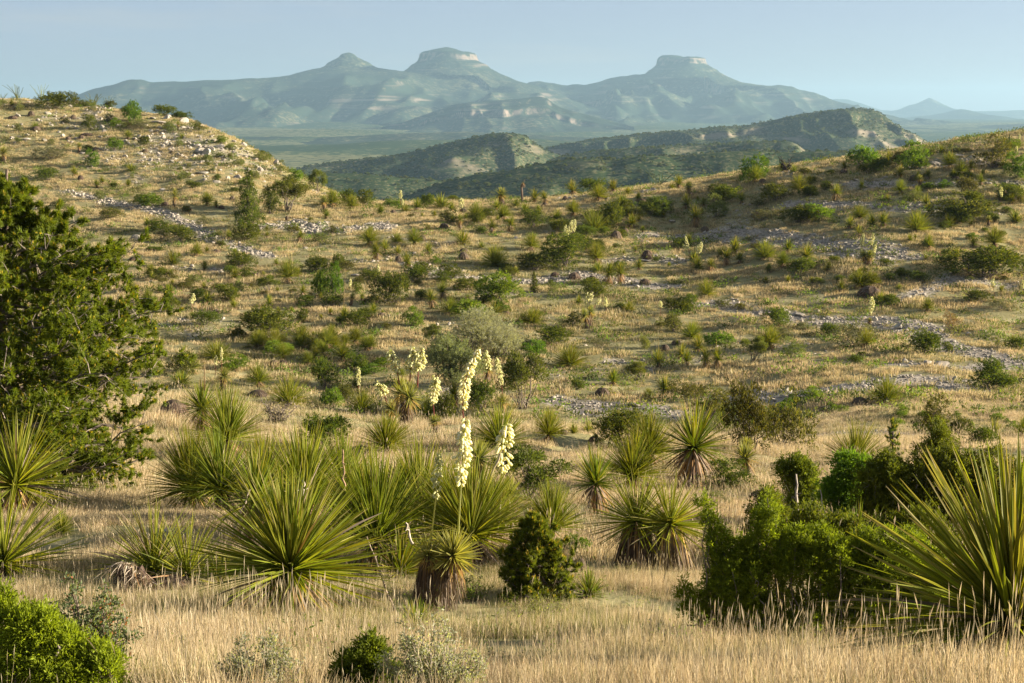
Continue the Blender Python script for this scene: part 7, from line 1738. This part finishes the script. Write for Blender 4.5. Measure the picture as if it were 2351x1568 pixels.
# gravel of the washes, stones on the hill
x, y, r = wedge(420000, 40, 215, 91); g = gravel_at(x, y); onhill = (y > 158) & (x / y < -0.11)
k = r.uniform(size=len(x)) < np.clip(g * 1.3 - 0.2, 0, 1) * np.where(onhill, 0.35, 1); x, y, onhill = x[k], y[k], onhill[k]; m = len(x)
s = 0.07 + 0.22 * r.uniform(0, 1, m) ** 3; s *= np.clip(y / 90, 0.6, 1.7) * np.where(onhill, 1.25, 1)
GS = [rock_mesh(650 + k, 1, (0.55, 0.7, 0.45, 0.6)[k]) for k in range(4)]
scatter('gravel', 'pale limestone gravel of the washes and bare patches', np.column_stack([x, y, ground_z(x, y) + s * 0.1]), np.column_stack([r.normal(size=m) * 0.3, r.normal(size=m) * 0.3, r.uniform(0, 6.28, m)]), np.column_stack([s * r.uniform(0.8, 1.5, m), s, s * r.uniform(0.7, 1.2, m)]), r.randint(0, 4, m), GS)
# coarse bunch grass, olive hummocks
BG = [tuft(6030 + k, 60, 0.28, 0.34, 0.022, 0.75, 2, 0.55, 0, STRAWF) for k in range(3)]
x, y, r = wedge(9000, 62, 215, 96, 0.34); g = gravel_at(x, y); k = r.uniform(size=len(x)) < np.clip(0.25 + 1.1 * fbm(x / 9, y / 9, 98, 3), 0.02, 1) * (1 - 0.7 * g) * 0.6; x, y = x[k], y[k]; m = len(x); s = r.uniform(0.6, 1.5, m)
scatter('bunch_grass', 'olive bunch grass hummocks on the slopes', np.column_stack([x, y, ground_z(x, y)]), np.column_stack([0 * x, 0 * x, r.uniform(0, 6.28, m)]), np.column_stack([s, s, s]), r.randint(0, 3, m), BG)
# little green herbs between the grass
HB = []
for k in range(3):
    mm = MB(); rr = np.random.RandomState(670 + k); n_ = 46; pp = rr.normal(size=(n_, 3)) * np.array([0.13, 0.13, 0.05]); pp[:, 2] = np.abs(pp[:, 2]) * 1.6
    blades(mm, pp, rdir(n_, 0.5, rr), 0.09, 0.03, np.array(((0.10, 0.15, 0.025), (0.13, 0.14, 0.05), (0.075, 0.10, 0.025))[k]) * rr.uniform(0.7, 1.3, (n_, 1)), segs=2, prof='diamond', r=rr); HB.append(mm.mesh('herb', M['leaf']))
x, y, r = wedge(26000, 62, 215, 92); k = r.uniform(size=len(x)) < np.clip(0.35 + 0.9 * fbm(x / 5, y / 5, 93, 3), 0.05, 1) * 0.5; x, y = x[k], y[k]; m = len(x); s = r.uniform(0.8, 2.6, m)
scatter('ground_cover', 'small green herbs low between the grass', np.column_stack([x, y, ground_z(x, y) + 0.02]), np.column_stack([0 * x, 0 * x, r.uniform(0, 6.28, m)]), np.column_stack([s, s, s]), r.randint(0, 3, m), HB)
x, y, r = wedge(5200, 7, 62, 99, 0.33); k = r.uniform(size=len(x)) < np.clip(0.3 + 0.9 * fbm(x / 3, y / 3, 94, 3), 0.03, 1) * 0.6; x, y = x[k], y[k]; m = len(x); s = r.uniform(0.25, 0.9, m)
HN = []
for k in range(3):
    mm = MB(); rr = np.random.RandomState(680 + k); n_ = 70; pp = rr.normal(size=(n_, 3)) * np.array([0.07, 0.07, 0.04]); pp[:, 2] = np.abs(pp[:, 2]) * 2.2
    blades(mm, pp, rdir(n_, 0.6, rr), 0.022, 0.008, np.array(((0.13, 0.18, 0.03), (0.17, 0.18, 0.08), (0.10, 0.13, 0.03))[k]) * rr.uniform(0.7, 1.3, (n_, 1)), segs=2, prof='diamond', r=rr); HN.append(mm.mesh('herb', M['leaf']))
scatter('ground_cover', 'small green and grey herbs in the near grass', np.column_stack([x, y, ground_z(x, y) + 0.03]), np.column_stack([0 * x, 0 * x, r.uniform(0, 6.28, m)]), np.column_stack([s, s, s]) * 1.6, r.randint(0, 3, m), HN)
# scrub on the middle hills and the plain
SB = []
for k in range(4):
    mm = MB(); rr = np.random.RandomState(690 + k); n_ = 40; d = rdir(n_, 0.4, rr)
    blades(mm, d * np.array([0.35, 0.35, 0.3]) + np.array([0, 0, 0.25]), d + rdir(n_, 0.2, rr) * 0.8, 0.42, 0.36, np.array(((0.040, 0.060, 0.016), (0.055, 0.072, 0.02), (0.048, 0.058, 0.022), (0.075, 0.085, 0.03))[k]) * rr.uniform(0.7, 1.3, (n_, 1)), segs=1, prof='diamond', roll=rr.uniform(-1.5, 1.5, n_), r=rr); SB.append(mm.mesh('far_shrub', M['leaf']))
PX, PY, PZ = [], [], []
r = np.random.RandomState(95)
for xs, ys, Z in FAR_H:
    if ys.mean() > 3200: continue
    n_ = int(min(15000, (xs[-1] - xs[0]) * (ys[-1] - ys[0]) / 42.0)); xx = r.uniform(xs[0], xs[-1], n_); yy = r.uniform(ys[0], ys[-1], n_)
    i = np.clip(((xx - xs[0]) / (xs[1] - xs[0])).astype(int), 0, len(xs) - 2); j = np.clip(((yy - ys[0]) / (ys[1] - ys[0])).astype(int), 0, len(ys) - 2)
    fx = (xx - xs[i]) / (xs[1] - xs[0]); fy = (yy - ys[j]) / (ys[1] - ys[0])
    zz = (Z[j, i] * (1 - fx) + Z[j, i + 1] * fx) * (1 - fy) + (Z[j + 1, i] * (1 - fx) + Z[j + 1, i + 1] * fx) * fy
    k = (zz > plain_z(np.hypot(xx, yy)) - 8) & (r.uniform(size=n_) < np.clip(0.62 + 0.9 * fbm(xx / 60, yy / 60, 97, 3), 0.1, 1)); PX.append(xx[k]); PY.append(yy[k]); PZ.append(zz[k])
PX, PY, PZ = np.concatenate(PX), np.concatenate(PY), np.concatenate(PZ); m = len(PX); s = 1.1 + 2.2 * r.uniform(0, 1, m) ** 2
scatter('scrub', 'dark scrub dotted over the middle hills', np.column_stack([PX, PY, PZ]), np.column_stack([0 * PX, 0 * PX, r.uniform(0, 6.28, m)]), np.column_stack([s * 1.2, s * 1.2, s]), r.randint(0, 4, m), SB)
